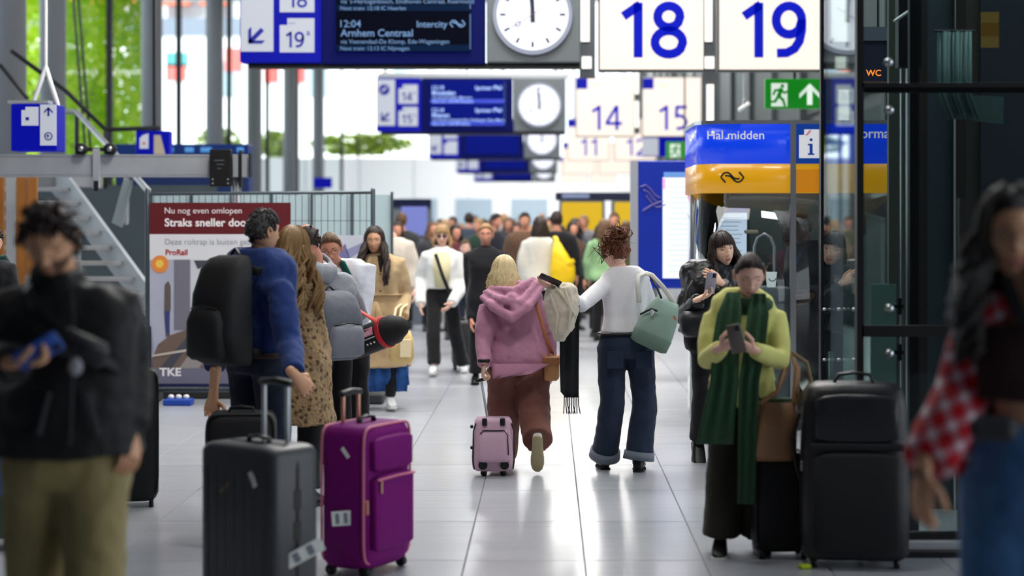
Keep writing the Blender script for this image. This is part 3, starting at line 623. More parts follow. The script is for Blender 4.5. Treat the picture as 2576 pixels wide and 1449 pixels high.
# ------------------------------------------------------------------ glass lift shaft on the right
GD = 9.5; gx = lambda px, D=GD: wx(px, D); gz = lambda py, D=GD: wz(py, D)
t = thing('lift_shaft', 'dark glass lift shaft with black frame and round bolts on the right', 'lift', (0, GD, 0))
XA = gx(2168); XB = 4.3; ZT2 = 6.0
MB().box((gx(2164), .03, ZT2/2), (.035, .07, ZT2)).build('corner_post', m_black, t)
MB().box(((XA+XB)/2, .02, gz(214)), (XB-XA, .05, .022)).build('transom', m_black, t); MB().box(((XA+XB)/2, .05, gz(222)), (XB-XA, .03, .04)).build('transom_backing', m_dark, t)
MB().box(((XA+XB)/2, .02, gz(833)), (XB-XA, .05, .058)).build('transom', m_black, t)
MB().box(((XA+XB)/2, .02, gz(1347)), (XB-XA, .06, .03)).build('transom', m_black, t); MB().box(((XA+XB)/2, .0, gz(1374)-.004), (XB-XA, .08, .075), bev=.004).build('sill', m_silver, t)
MB().box(((XA+XB)/2, -.03, .014), (XB-XA, .2, .028)).build('threshold', m_dark, t)
for z0, z1 in ((gz(1340), gz(846)), (gz(820), gz(224)), (gz(206), ZT2)):
    MB().box(((XA+XB)/2, .012, (z0+z1)/2), (XB-XA, .01, z1-z0)).build('pane', m_glassd, t)
MB().box((gx(2420), .02, .95), (.03, .06, 1.75)).build('mullion', m_black, t)
# side pane receding from the corner
YS = 1.28
MB().box((XA, YS/2+.05, ZT2/2), (.012, YS, ZT2)).build('side_pane', glass('side_glass', (.72, .8, .8), .55), t)
MB().box((XA, YS+.07, ZT2/2), (.03, .05, ZT2)).build('side_post', m_dark, t)
bolt = MB().tube([(0, -.004, 0), (0, .004, 0)], .008, 12); bolt_me = bolt.mesh('glass_bolt'); bolt_me.materials.append(m_steel); bolt_me.polygons.foreach_set('use_smooth', [True]*len(bolt_me.polygons))
m_ball = MB().ball((0, 0, 0), .026, 14, 10).mesh('round_bolt'); m_ball.materials.append(m_steel); m_ball.polygons.foreach_set('use_smooth', [True]*len(m_ball.polygons))
for py in (778, 905):
    for dy in (.12, .62, 1.15):
        o = bpy.data.objects.new('glass_bolt', bolt_me); C.objects.link(o); o.parent = t; o.location = (XA-.02, dy, gz(py, GD+dy)); o.rotation_euler = (0, 0, math.pi/2)
for px, py in ((2233, 158), (2235, 278), (2235, 776), (2235, 889)):
    o = bpy.data.objects.new('round_bolt', m_ball); C.objects.link(o); o.parent = t; o.location = (gx(px), -.02, gz(py))
l = bpy.data.lights.new('shaft_fill', 'AREA'); l.size = 1.0; l.energy = 90; l.color = (.9, 1, .97)  # unseen fill light added to lift the near-black back panels
o = bpy.data.objects.new('shaft_fill', l); C.objects.link(o); o.location = (2.7, 10.3, 5.6)
IN = 10.6; ix = lambda px: wx(px, IN)
MB().box((ix(2237), IN-GD-.7, 1.5), (.05, .05, 3.0+.02)).build('guide_pole', m_black, t)
MB().box((ix(2287), IN-GD, 3), (.03, .05, 6)).build('steel_edge', m_steel, t); MB().box((ix(2268), IN-GD, 3), (.012, .04, 6)).build('steel_edge', m_steel, t)
for i, (p0, p1, c) in enumerate(((2262, 2292, (66, 70, 62)), (2294, 2338, (74, 78, 66)), (2338, 2362, (40, 34, 30)), (2362, 2432, (58, 70, 78)), (2432, 2462, (38, 33, 28)), (2462, 2500, (62, 60, 54)), (2500, 2800, (40, 44, 54)))):
    MB().box(((ix(p0)+ix(p1))/2, IN-GD+.35+.03*(i % 2), 3), (ix(p1)-ix(p0), .06, 6)).build('back_panel', mat('shaft_panel_%d' % i, c, .45, var=.1, vscale=3, stretch=(6, 6, .3)), t)
MB().box((ix(2430), IN-GD+.3, 1.5), (.012, .02, 3.4)).build('bright_seam', m_silver, t)
m_pgreen = mat('pale_green_panel', (120, 150, 140), .4)
MB().box((ix(2198), IN-GD-.3, wz(855, 10.3)), (.14, .02, .62)).build('green_panel', m_pgreen, t)
for py in (770, 886):
    MB().box((ix(2200), .5, gz(py, 10)), (.1, .04, .02)).build('bracket', m_dark, t); MB().box((ix(2212), .5, gz(py, 10)), (.02, .04, .09)).build('bracket_plate', m_dark, t)
for z in (gz(10), gz(40)): MB().box((gx(2490, 10.5), 1.0, z), (.1, .02, .14)).build('amber_slat', mat('amber_slat', (190, 150, 70), .5, emit=.15), t)
MB().tube([(gx(2246, 10.4), .85, gz(56, 10.4)), (gx(2300, 10.4), .85, gz(18, 10.4))], .008, 8).build('thin_rod', m_silver, t)
MB().box((gx(2285, 10.5), 1.0, gz(60, 10.5)), (.13, .1, .5)).build('motor_box', m_black, t)
t2 = thing('reflection_sheet', 'pale green striped sheet hanging inside the glass shaft', 'sheet', (0, 10.25, 0))  # curtain-like reflection in the glass, built as a coloured pleated sheet
mb = MB(); n = 26; P = []
for i in range(n+1):
    px = 2358+(2442-2358)*i/n; P.append((wx(px, 10.25), .02*math.sin(i*1.9)+.015*math.sin(i*.7)))
mb.add([(x, y, wz(80, 10.25)) for x, y in P]+[(x+.0, y, wz(240, 10.25)) for x, y in P]+[(x+.05, y, wz(300, 10.25)) for x, y in P], [(r*(n+1)+i, r*(n+1)+i+1, (r+1)*(n+1)+i+1, (r+1)*(n+1)+i) for r in (0, 1) for i in range(n)])
o = mb.build('pleated_reflection', mat('reflection_green', (122, 150, 150), .6), t2, True, recalc=False); so = o.modifiers.new('s', 'SOLIDIFY'); so.thickness = .004
MB().prism([(wx(2436, 10.25), wz(238, 10.25)), (wx(2528, 10.25), wz(242, 10.25)), (wx(2528, 10.25), wz(312, 10.25)), (wx(2420, 10.25), wz(300, 10.25))], .03, .036).build('lower_reflection', mat('reflection_green_dark', (90, 116, 112), .6, var=.2, vscale=5), t2)
MB().tube([(wx(2352, 10.25), 0, wz(78, 10.25)), (wx(2450, 10.25), 0, wz(78, 10.25))], .008, 6).build('rod', m_dark, t2); MB().tube([(wx(2400, 10.25), 0, wz(78, 10.25)), (wx(2400, 10.25), 0, 5.9)], .006, 6).build('hanger', m_dark, t2)
t3 = thing('led_sign', 'dark sign with glowing orange letters seen through the shaft glass', 'sign', (0, 13.4, 0)); q = 13.4
MB().box((wx(2215, q), .1, wz(150, q)), (.36, .14, .34), bev=.01).build('case', mat('case_blue', (20, 30, 54), .5), t3); MB().box((wx(2215, q), .02, wz(85, q)), (.36, .06, .1)).build('case_top', mat('case_grey', (90, 100, 114), .5), t3)
text(t3, 'WC', wx(2180, q), .028, wz(190, q), .045, mat('led_orange', (255, 132, 40), .5, emit=2.4), .02); text(t3, '\u2039 UIT', wx(2238, q), .028, wz(190, q), .04, _M['led_orange'], .02)
MB().tube([(wx(2215, q), .1, wz(70, q)), (wx(2215, q), .1, 8)], .01, 6).build('hanger', m_dark, t3)

# ------------------------------------------------------------------ gantry crane, signs and stairs on the left
GY = 18.4; hx = lambda px: wx(px, GY); hz = lambda py: wz(py, GY)
m_beam = mat('weathered_beam', (156, 160, 164), .5, metal=.1, var=.22, vscale=3, bump=(14, .2))
t = thing('gantry_crane', 'weathered grey gantry crane beam on A-frame legs over the stairs', 'crane', (0, GY, 0))
zb, zt = hz(446), hz(389)
mb = MB(); xa, xb = -7.4, hx(622); mb.box(((xa+xb)/2, 0, (zb+zt)/2), (xb-xa, .05, zt-zb)); mb.box(((xa+xb)/2, 0, zt-.01), (xb-xa, .16, .02)); mb.box(((xa+xb)/2, 0, zb+.01), (xb-xa, .16, .02)); mb.box(((xa+xb)/2, -.062, (zb+zt)/2), (xb-xa, .03, zt-zb-.03), bev=.01)
mb.build('beam', m_beam, t)
for px in (598, 620): MB().box((hx(px), -.08, (zb+zt)/2), (.05, .1, zt-zb)).build('end_plate', m_alu, t)
MB().box((hx(609), -.07, hz(425)), (.022, .12, .36)).build('end_clamp', m_black, t); MB().box((hx(633), -.07, hz(417)), (.012, .12, .24)).build('end_stop', m_black, t)
for px, yy in ((590, .5), (600, -.32), (-400, .5), (-400, -.32)): MB().tube([(hx(px), 0, zb), (hx(px), yy, .03)], .035, 10).build('leg', m_alu, t, True)
for px in (595, -400): MB().box((hx(px), .1, .02), (.1, 1.1, .04)).build('foot_bar', m_dark, t)
tr = MB().box((hx(249), -.1, hz(377)), (.36, .03, .035), bev=.006).build('trolley', m_dark, t)
for px in (213, 285):
    wl = MB(); wl.tube([(hx(px), -.16, hz(376)), (hx(px), -.08, hz(376))], .058, 20, rnd=False); wl.build('wheel', m_blackmat, tr, True); MB().tube([(hx(px), -.17, hz(376)), (hx(px), -.15, hz(376))], .026, 14, rnd=False).build('hub', m_steel, tr, True)
MB().box((hx(249), -.11, hz(425)), (.075, .02, .4), bev=.006).build('trolley_plate', m_beam, t); MB().box((hx(249), -.11, hz(468)), (.045, .03, .1)).build('hook_block', m_dark, t)
cb = MB().box((hx(562), -.14, hz(424)), (.21, .1, .37), bev=.008).build('control_box', m_black, t)
mb = MB()
for k in range(3): mb.box((hx(560)+.01*(k % 2), -.192, hz(405)-k*.04), (.1-.03*k, .003, .008))
mb.build('label_lines', mat('dim_print', (90, 94, 100), .6), cb)['kind'] = 'stuff'
for px, py in ((544, 452), (544, 462), (582, 452), (582, 462)): MB().disc((hx(px), hz(py)), .008, -.2, -.19, 10).build('rivet', m_silver, cb)
t = thing('platform_lift_sign', 'blue hanging sign with white arrow panel above the stairs', 'sign', (0, 17.2, 0)); q = 17.2; sx = lambda px: wx(px, q); sz = lambda py: wz(py, q)
MB().box(((sx(27)+sx(143))/2, .15, (sz(262)+sz(380))/2), (sx(143)-sx(27), .3, sz(262)-sz(380)), bev=.01).build('case', m_blue, t); MB().box(((sx(17)+sx(120))/2, .1, sz(256)), (sx(120)-sx(17), .16, .03)).build('top_bar', m_silver, t)
p = MB().box(((sx(102)+sx(142))/2, -.006, (sz(263)+sz(366))/2), (sx(142)-sx(102), .02, sz(263)-sz(366))).build('arrow_panel', m_swhite, t)
a = MB(); arrow(a, sx(123), sz(281), .085, math.pi/2, -.016, .004); a.build('up_arrow', m_ink, p); MB().tube([(sx(123)+.034*math.cos(u), -.018, sz(343)+.034*math.sin(u)) for u in (math.pi/10*i for i in range(20))], .006, 6, closed=True).build('lift_ring', m_ink, p); a = MB(); arrow(a, sx(123)-.006, sz(343), .04, math.pi/2, -.016, .004); a.build('lift_arrow', m_ink, p)
c_ = MB().prism([(sx(55), sz(316)), (sx(97), sz(316)), (sx(97), sz(269)), (sx(65), sz(269)), (sx(65), sz(277)), (sx(55), sz(277))], -.014, 0).build('white_card', m_swhite, t); MB().box((sx(70), -.018, sz(299)), (.03, .006, .03)).build('card_mark', m_ink, c_)
mb = MB(); mb.tube([(sx(78), .1, sz(252)), (sx(108), .1, sz(168))], .022, 8); MB().tube([(sx(78), .1, sz(252)), (sx(108), .1, sz(168))], .022, 8).build('bracket_arm', m_white, t, True); MB().tube([(sx(138), .1, sz(262)), (sx(108), .1, sz(168))], .022, 8).build('bracket_arm', m_white, t, True); MB().tube([(sx(108), .1, sz(170)), (sx(108), .1, 14)], .015, 8).build('hanger', m_white, t)
t = thing('direction_sign', 'blue sign with white card behind the gantry trolley', 'sign', (0, 24, 0)); q = 24
MB().box((wx(384, q), .1, wz(358, q)), (.44, .2, .3), bev=.01).build('case', m_blue, t); MB().prism([(wx(352, q), wz(374, q)), (wx(374, q), wz(374, q)), (wx(374, q), wz(336, q)), (wx(360, q), wz(340, q)), (wx(352, q), wz(348, q))], -.02, -.005).build('white_card', m_swhite, t); MB().disc((wx(363, q), wz(361, q)), .018, -.028, -.02, 14).build('red_dot', mat('dot_red', (214, 70, 40), .5), t)
MB().prism([(wx(388, q), wz(388, q)), (wx(416, q), wz(388, q)), (wx(404, q), wz(340, q)), (wx(388, q), wz(340, q))], -.02, -.005).build('cream_panel', mat('cream_panel', (222, 206, 180), .5, emit=.3), t); MB().box((wx(384, q), .1, 8.4), (.04, .04, 11.2)).build('hanger', m_dark, t)
t = thing('shop_fascia', 'long blue shop fascia running behind the gantry beam', 'sign', (0, 27, 0)); q = 27
MB().box(((wx(290, q)+wx(626, q))/2, .2, 1.4), (wx(626, q)-wx(290, q), .4, 2.8*0+2.82), bev=.01).build('shop_front', mat('fascia_navy', (16, 40, 92), .5), t)
MB().box(((wx(290, q)+wx(626, q))/2, -.02, wz(377, q)), (wx(626, q)-wx(290, q), .06, .15)).build('fascia', mat('fascia_blue', (8, 52, 130), .4, emit=.3), t)
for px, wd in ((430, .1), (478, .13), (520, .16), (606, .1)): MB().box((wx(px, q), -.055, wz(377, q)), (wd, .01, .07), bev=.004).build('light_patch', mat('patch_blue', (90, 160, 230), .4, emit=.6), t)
# stairs
m_tread = mat('stair_tread', (166, 170, 174), .45, metal=.3, var=.1); m_str = mat('stringer_white', (176, 184, 190), .5)
st = thing('staircase', 'open steel staircase with pale stringers climbing behind the fence', 'stairs', (0, 0, 0))
SX, SY = -4.6, 21.0; n0 = 4.4; 
step = lambda k: (SX-.185*(k-n0), SY+.24*(k-n0), .175*(k+1))
for k in range(12):
    x, y, z = step(k); o = MB().box((x-.78, y+.14, z-.02), (1.5, .3, .04), bev=.006).build('tread', m_tread, st); MB().box((x-.78, y+.0, z-.02), (1.5, .015, .05)).build('nosing', m_silver, o)
a, b_ = step(-1), step(12)
for dx in (0, -1.56): MB().prism([(a[1], a[2]-.17), (a[1]+.34, a[2]-.17), (b_[1]+.34, b_[2]-.12), (b_[1], b_[2]+.1), (a[1], a[2]+.12)], -.02, .02, 0, lambda y, t_, z: (lerp(a[0], b_[0], (y-a[1])/(b_[1]-a[1]))+dx+t_, y, max(.0, z))).build('stringer', m_str, st)
MB().box((b_[0]-1.5, b_[1]+.9, b_[2]-.08), (3.2, 1.6, .14)).build('landing', m_conc, st)
for x_ in (b_[0]-.2, b_[0]-2.8): MB().box((x_, b_[1]+1.4, (b_[2]-.15)/2), (.14, .14, b_[2]-.15)).build('landing_post', m_conc, st)
R_ = lambda px, py, D: at(px, py, D)
for pts, r, m in (([R_(30, 130, 24), R_(165, 228, 24), R_(265, 326, 24), R_(400, 322, 24)], .03, m_dark), ([R_(150, 280, 23.6), R_(192, 281, 23.6), R_(276, 372, 21.6), R_(372, 480, 20.4)], .036, m_alu), ([R_(0, 165, 24), R_(68, 246, 24)], .03, m_dark)):
    MB().tube(pts, r, 8).build('handrail', m, st, True)
for px, y0, y1, D in ((193, 282, 470, 23.6), (265, 326, 470, 24), (318, 420, 560, 21.0)): MB().tube([R_(px, y0, D), R_(px, y1, D)], .03, 8).build('rail_post', m_dark if px < 300 else m_alu, st, True)
MB().prism([(wx(312, 20.8), wz(452, 20.8)), (wx(334, 20.8), wz(452, 20.8)), (wx(306, 20.8), wz(572, 20.8)), (wx(282, 20.8), wz(560, 20.8))], 20.78, 20.84).build('brace_plate', mat('brace_grey', (122, 134, 138), .5), st)
MB().box((wx(230, 26.5), 26.5, 1.1), (3.6, .06, 2.2)).build('rear_glass', mat('dim_glass', (70, 80, 84), .15, spec=.5), st)
for px in (215, 228): MB().tube([R_(px-35, -60, 30), R_(px, 380, 30)], .022, 6).build('stay_cable', m_dark, st, True)
# wooden hoarding
t = thing('wooden_hoarding', 'orange brown wooden boards standing at the left edge', 'hoarding', (0, 19.6, 0)); q = 19.6
for k, (p0, p1) in enumerate(((-90, -52), (-51, -18), (-17, 12), (40, 68), (69, 95))): MB().box(((wx(p0, q)+wx(p1, q))/2, .01*(k % 2), wz(446, q)/2), (wx(p1, q)-wx(p0, q)-.006, .03, wz(446, q)), bev=.004).build('plank', mat('stained_wood', (150, 96, 40), .6, var=.3, vscale=6, stretch=(6, 6, .5)), t)
MB().box((wx(26, q), .02, wz(446, q)/2), (.1, .03, wz(446, q))).build('pale_post', m_silver, t)

# ------------------------------------------------------------------ fence with posters
FY = 17.3; fx = lambda px: wx(px, FY); fz = lambda py: wz(py, FY)
m_zinc = mat('zinc_tube', (88, 98, 104), .4, metal=.6); m_wire = mat('fence_wire', (62, 70, 76), .5, metal=.4)
t = thing('site_fence', 'zinc tube mesh fence closing off the broken escalator', 'fence', (0, FY, 0))
X0, X1, ZTp = fx(371), fx(938), fz(483)
for x in (X0, X1): MB().tube([(x, 0, .04), (x, 0, ZTp+.02)], .022, 10).build('post', m_zinc, t, True)
MB().tube([(X0, 0, ZTp-.02), (X1, 0, ZTp)], .016, 10).build('top_tube', m_zinc, t, True); MB().tube([(X0, 0, fz(982)), (X1, 0, fz(982))], .018, 10).build('bottom_tube', m_zinc, t, True)
for x in (X0, X1): MB().box((x, 0, .05), (.22, .4, .1), bev=.02).build('foot_block', mat('fence_foot', (70, 72, 74), .8), t)
wv = MB().box((0, 0, 0), (.005, .005, ZTp-.15)).mesh('wire'); wv.materials.append(m_wire)
for k in range(34):
    o = bpy.data.objects.new('wire', wv); C.objects.link(o); o.parent = t; o.location = (X0+(k+1)*(X1-X0)/35, .0, (ZTp+.12)/2)
wh = MB().box((0, 0, 0), (X1-X0, .005, .005)).mesh('cross_wire'); wh.materials.append(m_wire)
for k in range(8):
    o = bpy.data.objects.new('cross_wire', wh); C.objects.link(o); o.parent = t; o.location = ((X0+X1)/2, -.004, .2+k*.25)
t = thing('construction_poster', 'red and white escalator works poster tied to the fence', 'poster', (0, FY-.035, 0))
m_red = mat('poster_red', (150, 32, 46), .6, emit=.06); m_pw = mat('poster_white', (222, 222, 226), .6); m_pl = mat('poster_lilac', (176, 178, 196), .6, var=.12, vscale=3); m_pg = mat('poster_grey', (118, 116, 128), .6); m_ptxt = mat('poster_text_grey', (140, 144, 150), .6); m_prd = mat('poster_text_red', (176, 44, 50), .6); m_pwt = mat('poster_text_white', (246, 240, 242), .6)
pc = lambda px0, px1, py0, py1, y, m, nm, par, th=.004: MB().box(((fx(px0)+fx(px1))/2, y-th/2, (fz(py0)+fz(py1))/2), (fx(px1)-fx(px0), th, fz(py0)-fz(py1))).build(nm, m, par)
sheet = pc(379, 733, 510, 972, 0, m_pl, 'sheet', t, .006)
rb = pc(379, 733, 510, 589, -.006, m_red, 'red_band', sheet); wbn = pc(379, 733, 589, 653, -.006, m_pw, 'white_band', sheet)
text(rb, 'Nu nog even omlopen', fx(417), -.011, fz(537), .058, m_pwt, -.002); text(rb, 'Straks sneller door', fx(417), -.011, fz(569), .075, m_pwt, .022)
text(wbn, 'Deze roltrap is buiten gebruik', fx(418), -.011, fz(615), .055, m_ptxt, -.004); text(wbn, 'ProRail', fx(419), -.011, fz(641), .052, m_prd, .03)
pp = lambda poly, y, m, nm, th=.003: MB().prism([(fx(a), fz(b)) for a, b in poly], y-th, y, 0).build(nm, m, sheet)
pp([(440, 653), (480, 653), (480, 830), (440, 830)], -.006, m_pg, 'printed_column'); pp([(482, 653), (610, 653), (610, 800), (482, 790)], -.006, mat('poster_pale', (206, 208, 216), .6), 'printed_floor')
pp([(490, 655), (560, 655), (540, 664), (500, 676)], -.0095, mat('poster_dark', (70, 72, 82), .6), 'printed_ceiling')
for c, r, col, y in (((405, 664), 22, (246, 150, 70), -.009), ((404, 663), 10, (255, 214, 90), -.0095)): MB().disc((fx(c[0]), fz(c[1])), r*FY/F, y-.002, y, 20).build('printed_lamp', mat('poster_lamp_%d' % r, col, .6, emit=.4), sheet)
pp([(417, 716), (426, 706), (432, 720), (432, 775), (428, 800), (430, 845), (420, 845), (416, 790)], -.0095, mat('poster_figure', (98, 88, 84), .6), 'printed_figure'); pp([(418, 782), (430, 782), (429, 838), (421, 838)], -.0115, mat('poster_denim', (52, 66, 120), .6), 'printed_trousers')
pp([(384, 905), (400, 866), (432, 842), (480, 826), (560, 818), (640, 830), (733, 850), (733, 930), (384, 930)], -.0095, mat('poster_brown', (112, 94, 84), .6), 'printed_escalator')
pp([(400, 930), (470, 850), (500, 838), (430, 930)], -.0125, mat('poster_dark', (70, 72, 82), .6), 'printed_handrail'); pp([(450, 930), (500, 860), (560, 836), (500, 930)], -.0125, mat('poster_mid', (150, 142, 140), .6), 'printed_step')
pp([(384, 892), (480, 876), (560, 868), (560, 873), (480, 882), (384, 897)], -.0155, mat('poster_line', (200, 190, 178), .6), 'printed_line')
bb = pc(379, 733, 925, 972, -.013, mat('poster_slate', (110, 110, 128), .6), 'footer_band', sheet); text(bb, 'TKE', fx(404), -.018, fz(944), .075, m_pwt, .03, sx=1.1)
pc(379, 733, 964, 972, -.018, mat('poster_navy', (12, 20, 70), .6), 'navy_edge', sheet); pc(377, 383, 820, 972, -.018, _M['poster_navy'], 'navy_edge', sheet)
t = thing('construction_poster', 'pale second poster with red heading at the fence right end', 'poster', (0, FY-.035, 0))
sheet = pc(738, 932, 592, 972, 0, mat('poster_pale2', (206, 210, 222), .6, var=.06, vscale=3), 'sheet', t, .006)
for k, (poly, col) in enumerate(((((845, 640), (870, 612), (884, 660), (860, 700)), (120, 120, 170)), (((872, 628), (925, 605), (925, 622), (880, 650)), (150, 152, 190)), (((880, 660), (925, 640), (925, 700), (890, 690)), (170, 160, 190)))): pp([(a, b) for a, b in poly], -.006, mat('poster_violet_%d' % k, col, .6), 'printed_shape')
t2 = thing('glass_balustrade', 'pale glass escalator balustrade seen through the fence mesh', 'balustrade', (0, 19.4, 0)); q = 19.4
for k in range(6):
    x0 = wx(385, q)+k*.42; MB().box((x0+.2, 0, .99), (.4, .02, 1.96)).build('glass_panel', mat('balustrade_glass', (176, 196, 200), .25, spec=.6), t2); MB().box((x0+.41, -.02, 1.0), (.025, .04, 2.0)).build('balustrade_post', m_zinc, t2)
t2 = thing('tool_tray', 'small blue tray with white fittings at the foot of the fence', 'tray', (fx(463), FY-.25, .0))
MB().box((0, 0, .03), (.26, .16, .06), bev=.01).build('tray', mat('tray_blue', (30, 70, 170), .5), t2)
for k in range(3): MB().ball((-.07+.07*k, 0, .075), (.03, .025, .025), 10, 6).build('fitting', m_white, t2, True)
t2 = thing('steel_kerb', 'dark steel ramp plate lying along the fence foot', 'plate', (fx(510), FY+.45, 0)); MB().box((0, 0, .05), (1.6, .24, .1), bev=.01).build('plate', mat('plate_dark', (74, 72, 70), .6), t2)
# ------------------------------------------------------------------ people: builder
NPH, NTH = 44, 56
def head_dirs(nph, nth):
    D = []
    for i in range(nth+1):
        th = math.pi*i/nth
        for q in range(nph):
            u = -math.pi+2*math.pi*q/nph; ph = u-.35*math.sin(u)
            D.append((th, ph))
    return D
def head_pts(TP, fem=True):
    A = np.array(TP); th, ph = A[:, 0], A[:, 1]
    x = np.sin(th)*np.sin(ph); y = -np.sin(th)*np.cos(ph); z = np.cos(th)
    P = np.stack([x*.073, y*.094, z*.116], 1)
    t = np.clip(-z, 0, 1); P[:, 0] *= 1-(.30 if fem else .2)*t**1.6
    sm = np.clip((-z-.15)/.6, 0, 1); back = y > 0
    P[:, 1] = np.where(back, P[:, 1]*(1-.5*sm), P[:, 1])
    P[:, 1] = np.where(~back, P[:, 1]*(1-.10*np.clip(1-np.abs(z+.25)*1.2, 0, 1)), P[:, 1])
    fw = np.clip((-y-.15)/.4, 0, 1); X, Z = P[:, 0], P[:, 2]
    g = lambda v, c, s: np.exp(-((v-c)/s)**2)
    d = .021*g(Z, -.032, .011)*g(X, 0, .0115)+.012*g(Z, -.008, .02)*g(X, 0, .009)+.006*g(Z, -.036, .008)*(g(X, .012, .007)+g(X, -.012, .007))
    d -= .010*(g(X, .031, .015)+g(X, -.031, .015))*g(Z, .008, .011)
    d += .004*g(Z, .027, .008)*g(X, 0, .05)
    d += .0065*g(X, 0, .021)*(g(Z, -.061, .0055)+1.1*g(Z, -.073, .006))-.002*g(X, 0, .022)*g(Z, -.067, .003)
    d += .007*g(X, 0, .02)*g(Z, -.1, .013)+.004*(g(X, .042, .02)+g(X, -.042, .02))*g(Z, -.028, .02)
    P[:, 1] -= d*fw
    return P
_HD = {}
def head_data(fem, lo):
    k = (fem, lo)
    if k not in _HD:
        nph, nth = (20, 18) if lo else (NPH, NTH)
        D = head_dirs(nph, nth); P = head_pts(D, fem); Fc = [(i*nph+q, (i+1)*nph+q, (i+1)*nph+(q+1) % nph, i*nph+(q+1) % nph) for i in range(nth) for q in range(nph)]
        _HD[k] = (D, P, Fc)
    return _HD[k]
def hairline(ph, short=False):
    a = abs(ph)*180/math.pi
    return np.interp(a, [0, 30, 55, 75, 100, 125, 180], [50, 53, 64, 82, 92, 112, 122 if not short else 116])*math.pi/180
def scalp(th, ph, k=1.05, fem=True): return Vector(head_pts([(th, ph)], fem)[0])*k
def hair_mb(style, L=.3, n=90, seed=1, fem=True, lo=False, vol=1.0, wave=.012, pf=62, wid=.015, part=0., recede=0., fy=.075):
    """head-local hair: a scalp cap plus tapered locks"""
    rnd = random.Random(seed); mb = MB(); D, P, Fc = head_data(fem, lo)
    off = np.zeros(len(D)); ok = np.zeros(len(D), bool)
    for i, (th, ph) in enumerate(D):
        h = hairline(ph, style in ('short', 'bald', 'bun', 'curlybun'))
        if recede and abs(ph) < 1.1: h -= recede
        e = h-th; ok[i] = e > -.02
        off[i] = 1.012+.11*vol*min(1, max(0, e)/.35)*(.7+.3*noise.noise((th*5, ph*4, seed)))
    Q = P*off[:, None]
    fs = [f for f in Fc if all(ok[i] for i in f)]
    if style == 'bald': fs = [f for f in fs if not (D[f[0]][0] < .62 and abs(D[f[0]][1]) > 1.2 or D[f[0]][0] < .35)]
    used = sorted({i for f in fs for i in f}); mp = {v: k for k, v in enumerate(used)}
    mb.add([Q[i] for i in used], [tuple(mp[i] for i in f) for f in fs])
    def lock(ph, th0, th1, end, amp, w, curl=0., sw=V(0, 0, 0), k=1.09, seg=6):
        pts = [scalp(lerp(th0, th1, i/4), ph, k+.02*rnd.random(), fem) for i in range(5)]
        p = pts[-1]; a0 = rnd.random()*6.28; f = rnd.uniform(.8, 1.3)
        out = V(p.x, p.y*.6, 0); out = out.normalized() if out.length > 1e-4 else V(0, 1, 0)
        for i in range(1, seg+1):
            u = i/seg; z = lerp(p.z, end, u)
            pts.append(V(p.x, p.y, z)+out*(amp*math.sin(a0+u*9*f)*1.0+.02*vol*math.sin(u*2.5))+V(-out.y, out.x, 0)*amp*math.cos(a0+u*9*f+curl)+sw*u**.8)
        m = len(pts); mb.tube(pts, [(w*(1.0-.75*(max(0, i-m*.55)/(m*.45))**1.5), w*.42) for i in range(m)], 5, rnd=False)
    if style == 'long':
        for i in range(n):
            a = math.radians(rnd.uniform(pf, 180))*rnd.choice((-1, 1)); th0 = rnd.uniform(.12, .7)
            sw = V(math.copysign(.03, a), -fy, 0)*(L/.36) if abs(a) < 1.95 else V(0, .06, 0)*(L/.36); lock(a, th0, rnd.uniform(1.5, 1.75), -L+rnd.uniform(-.05, .04), wave, wid*rnd.uniform(.8, 1.3), sw=sw)
        for i in range(n//5):
            a = math.radians(rnd.uniform(20, pf))*rnd.choice((-1, 1)); lock(a*1.0, .15, .75, .05, .0, wid*.9, seg=2) if False else None
    elif style == 'bob':
        for i in range(n):
            a = math.radians(rnd.uniform(pf, 180))*rnd.choice((-1, 1)); lock(a, rnd.uniform(.05, .9), rnd.uniform(1.35, 1.65), -L+rnd.uniform(-.035, .03), wave, wid*rnd.uniform(.8, 1.3), seg=4, k=1.12)
    elif style == 'fringe':
        for i in range(n):
            a = math.radians(rnd.uniform(pf, 180))*rnd.choice((-1, 1)); lock(a, rnd.uniform(.1, .7), rnd.uniform(1.45, 1.7), -L+rnd.uniform(-.05, .04), wave, wid*rnd.uniform(.8, 1.2))
        for i in range(26):
            a = math.radians(rnd.uniform(-58, 58)); pts = [scalp(lerp(.25, 1.22+.12*abs(a), j/5), a*(.7+.3*j/5), 1.07+.015*rnd.random(), fem) for j in range(6)]
            mb.tube(pts, [(.012*(1-.5*(j/5)**2), .005) for j in range(6)], 5, rnd=False)
    elif style in ('short', 'bald', 'tousled'):
        m = {'short': 300, 'bald': 70, 'tousled': 150}[style]; hl = {'short': .016, 'bald': .02, 'tousled': .036}[style]
        ws = .62 if style == 'short' else 1.
        for i in range(m):
            a = rnd.uniform(-math.pi, math.pi); h = hairline(a, True)-recede*(abs(a) < 1.1); th = h*math.sqrt(rnd.random())
            if style == 'bald' and (th < .7): continue
            p = scalp(th, a, 1.05, fem); nn = p.normalized(); tg = scalp(th+.15, a, 1.05, fem)-p; tg.normalize()
            if style == 'tousled': tg = (tg+V(rnd.uniform(-.6, .6), rnd.uniform(-.6, .6), rnd.uniform(-.2, .4))).normalized()
            e = p+nn*hl*.4*(1 if style == 'tousled' else .8)+tg*hl*1.2; mb.tube([p-nn*.006, lerp(p, e, .55)+nn*hl*.25, e], [(.011*ws, .006*ws), (.010*ws, .005*ws), (.003, .002)], 5, rnd=False)
    elif style in ('bun', 'tied', 'curlybun'):
        tgt = {'bun': V(0, .1, .03), 'tied': V(0, .085, -.045), 'curlybun': V(.01, .05, .125)}[style]
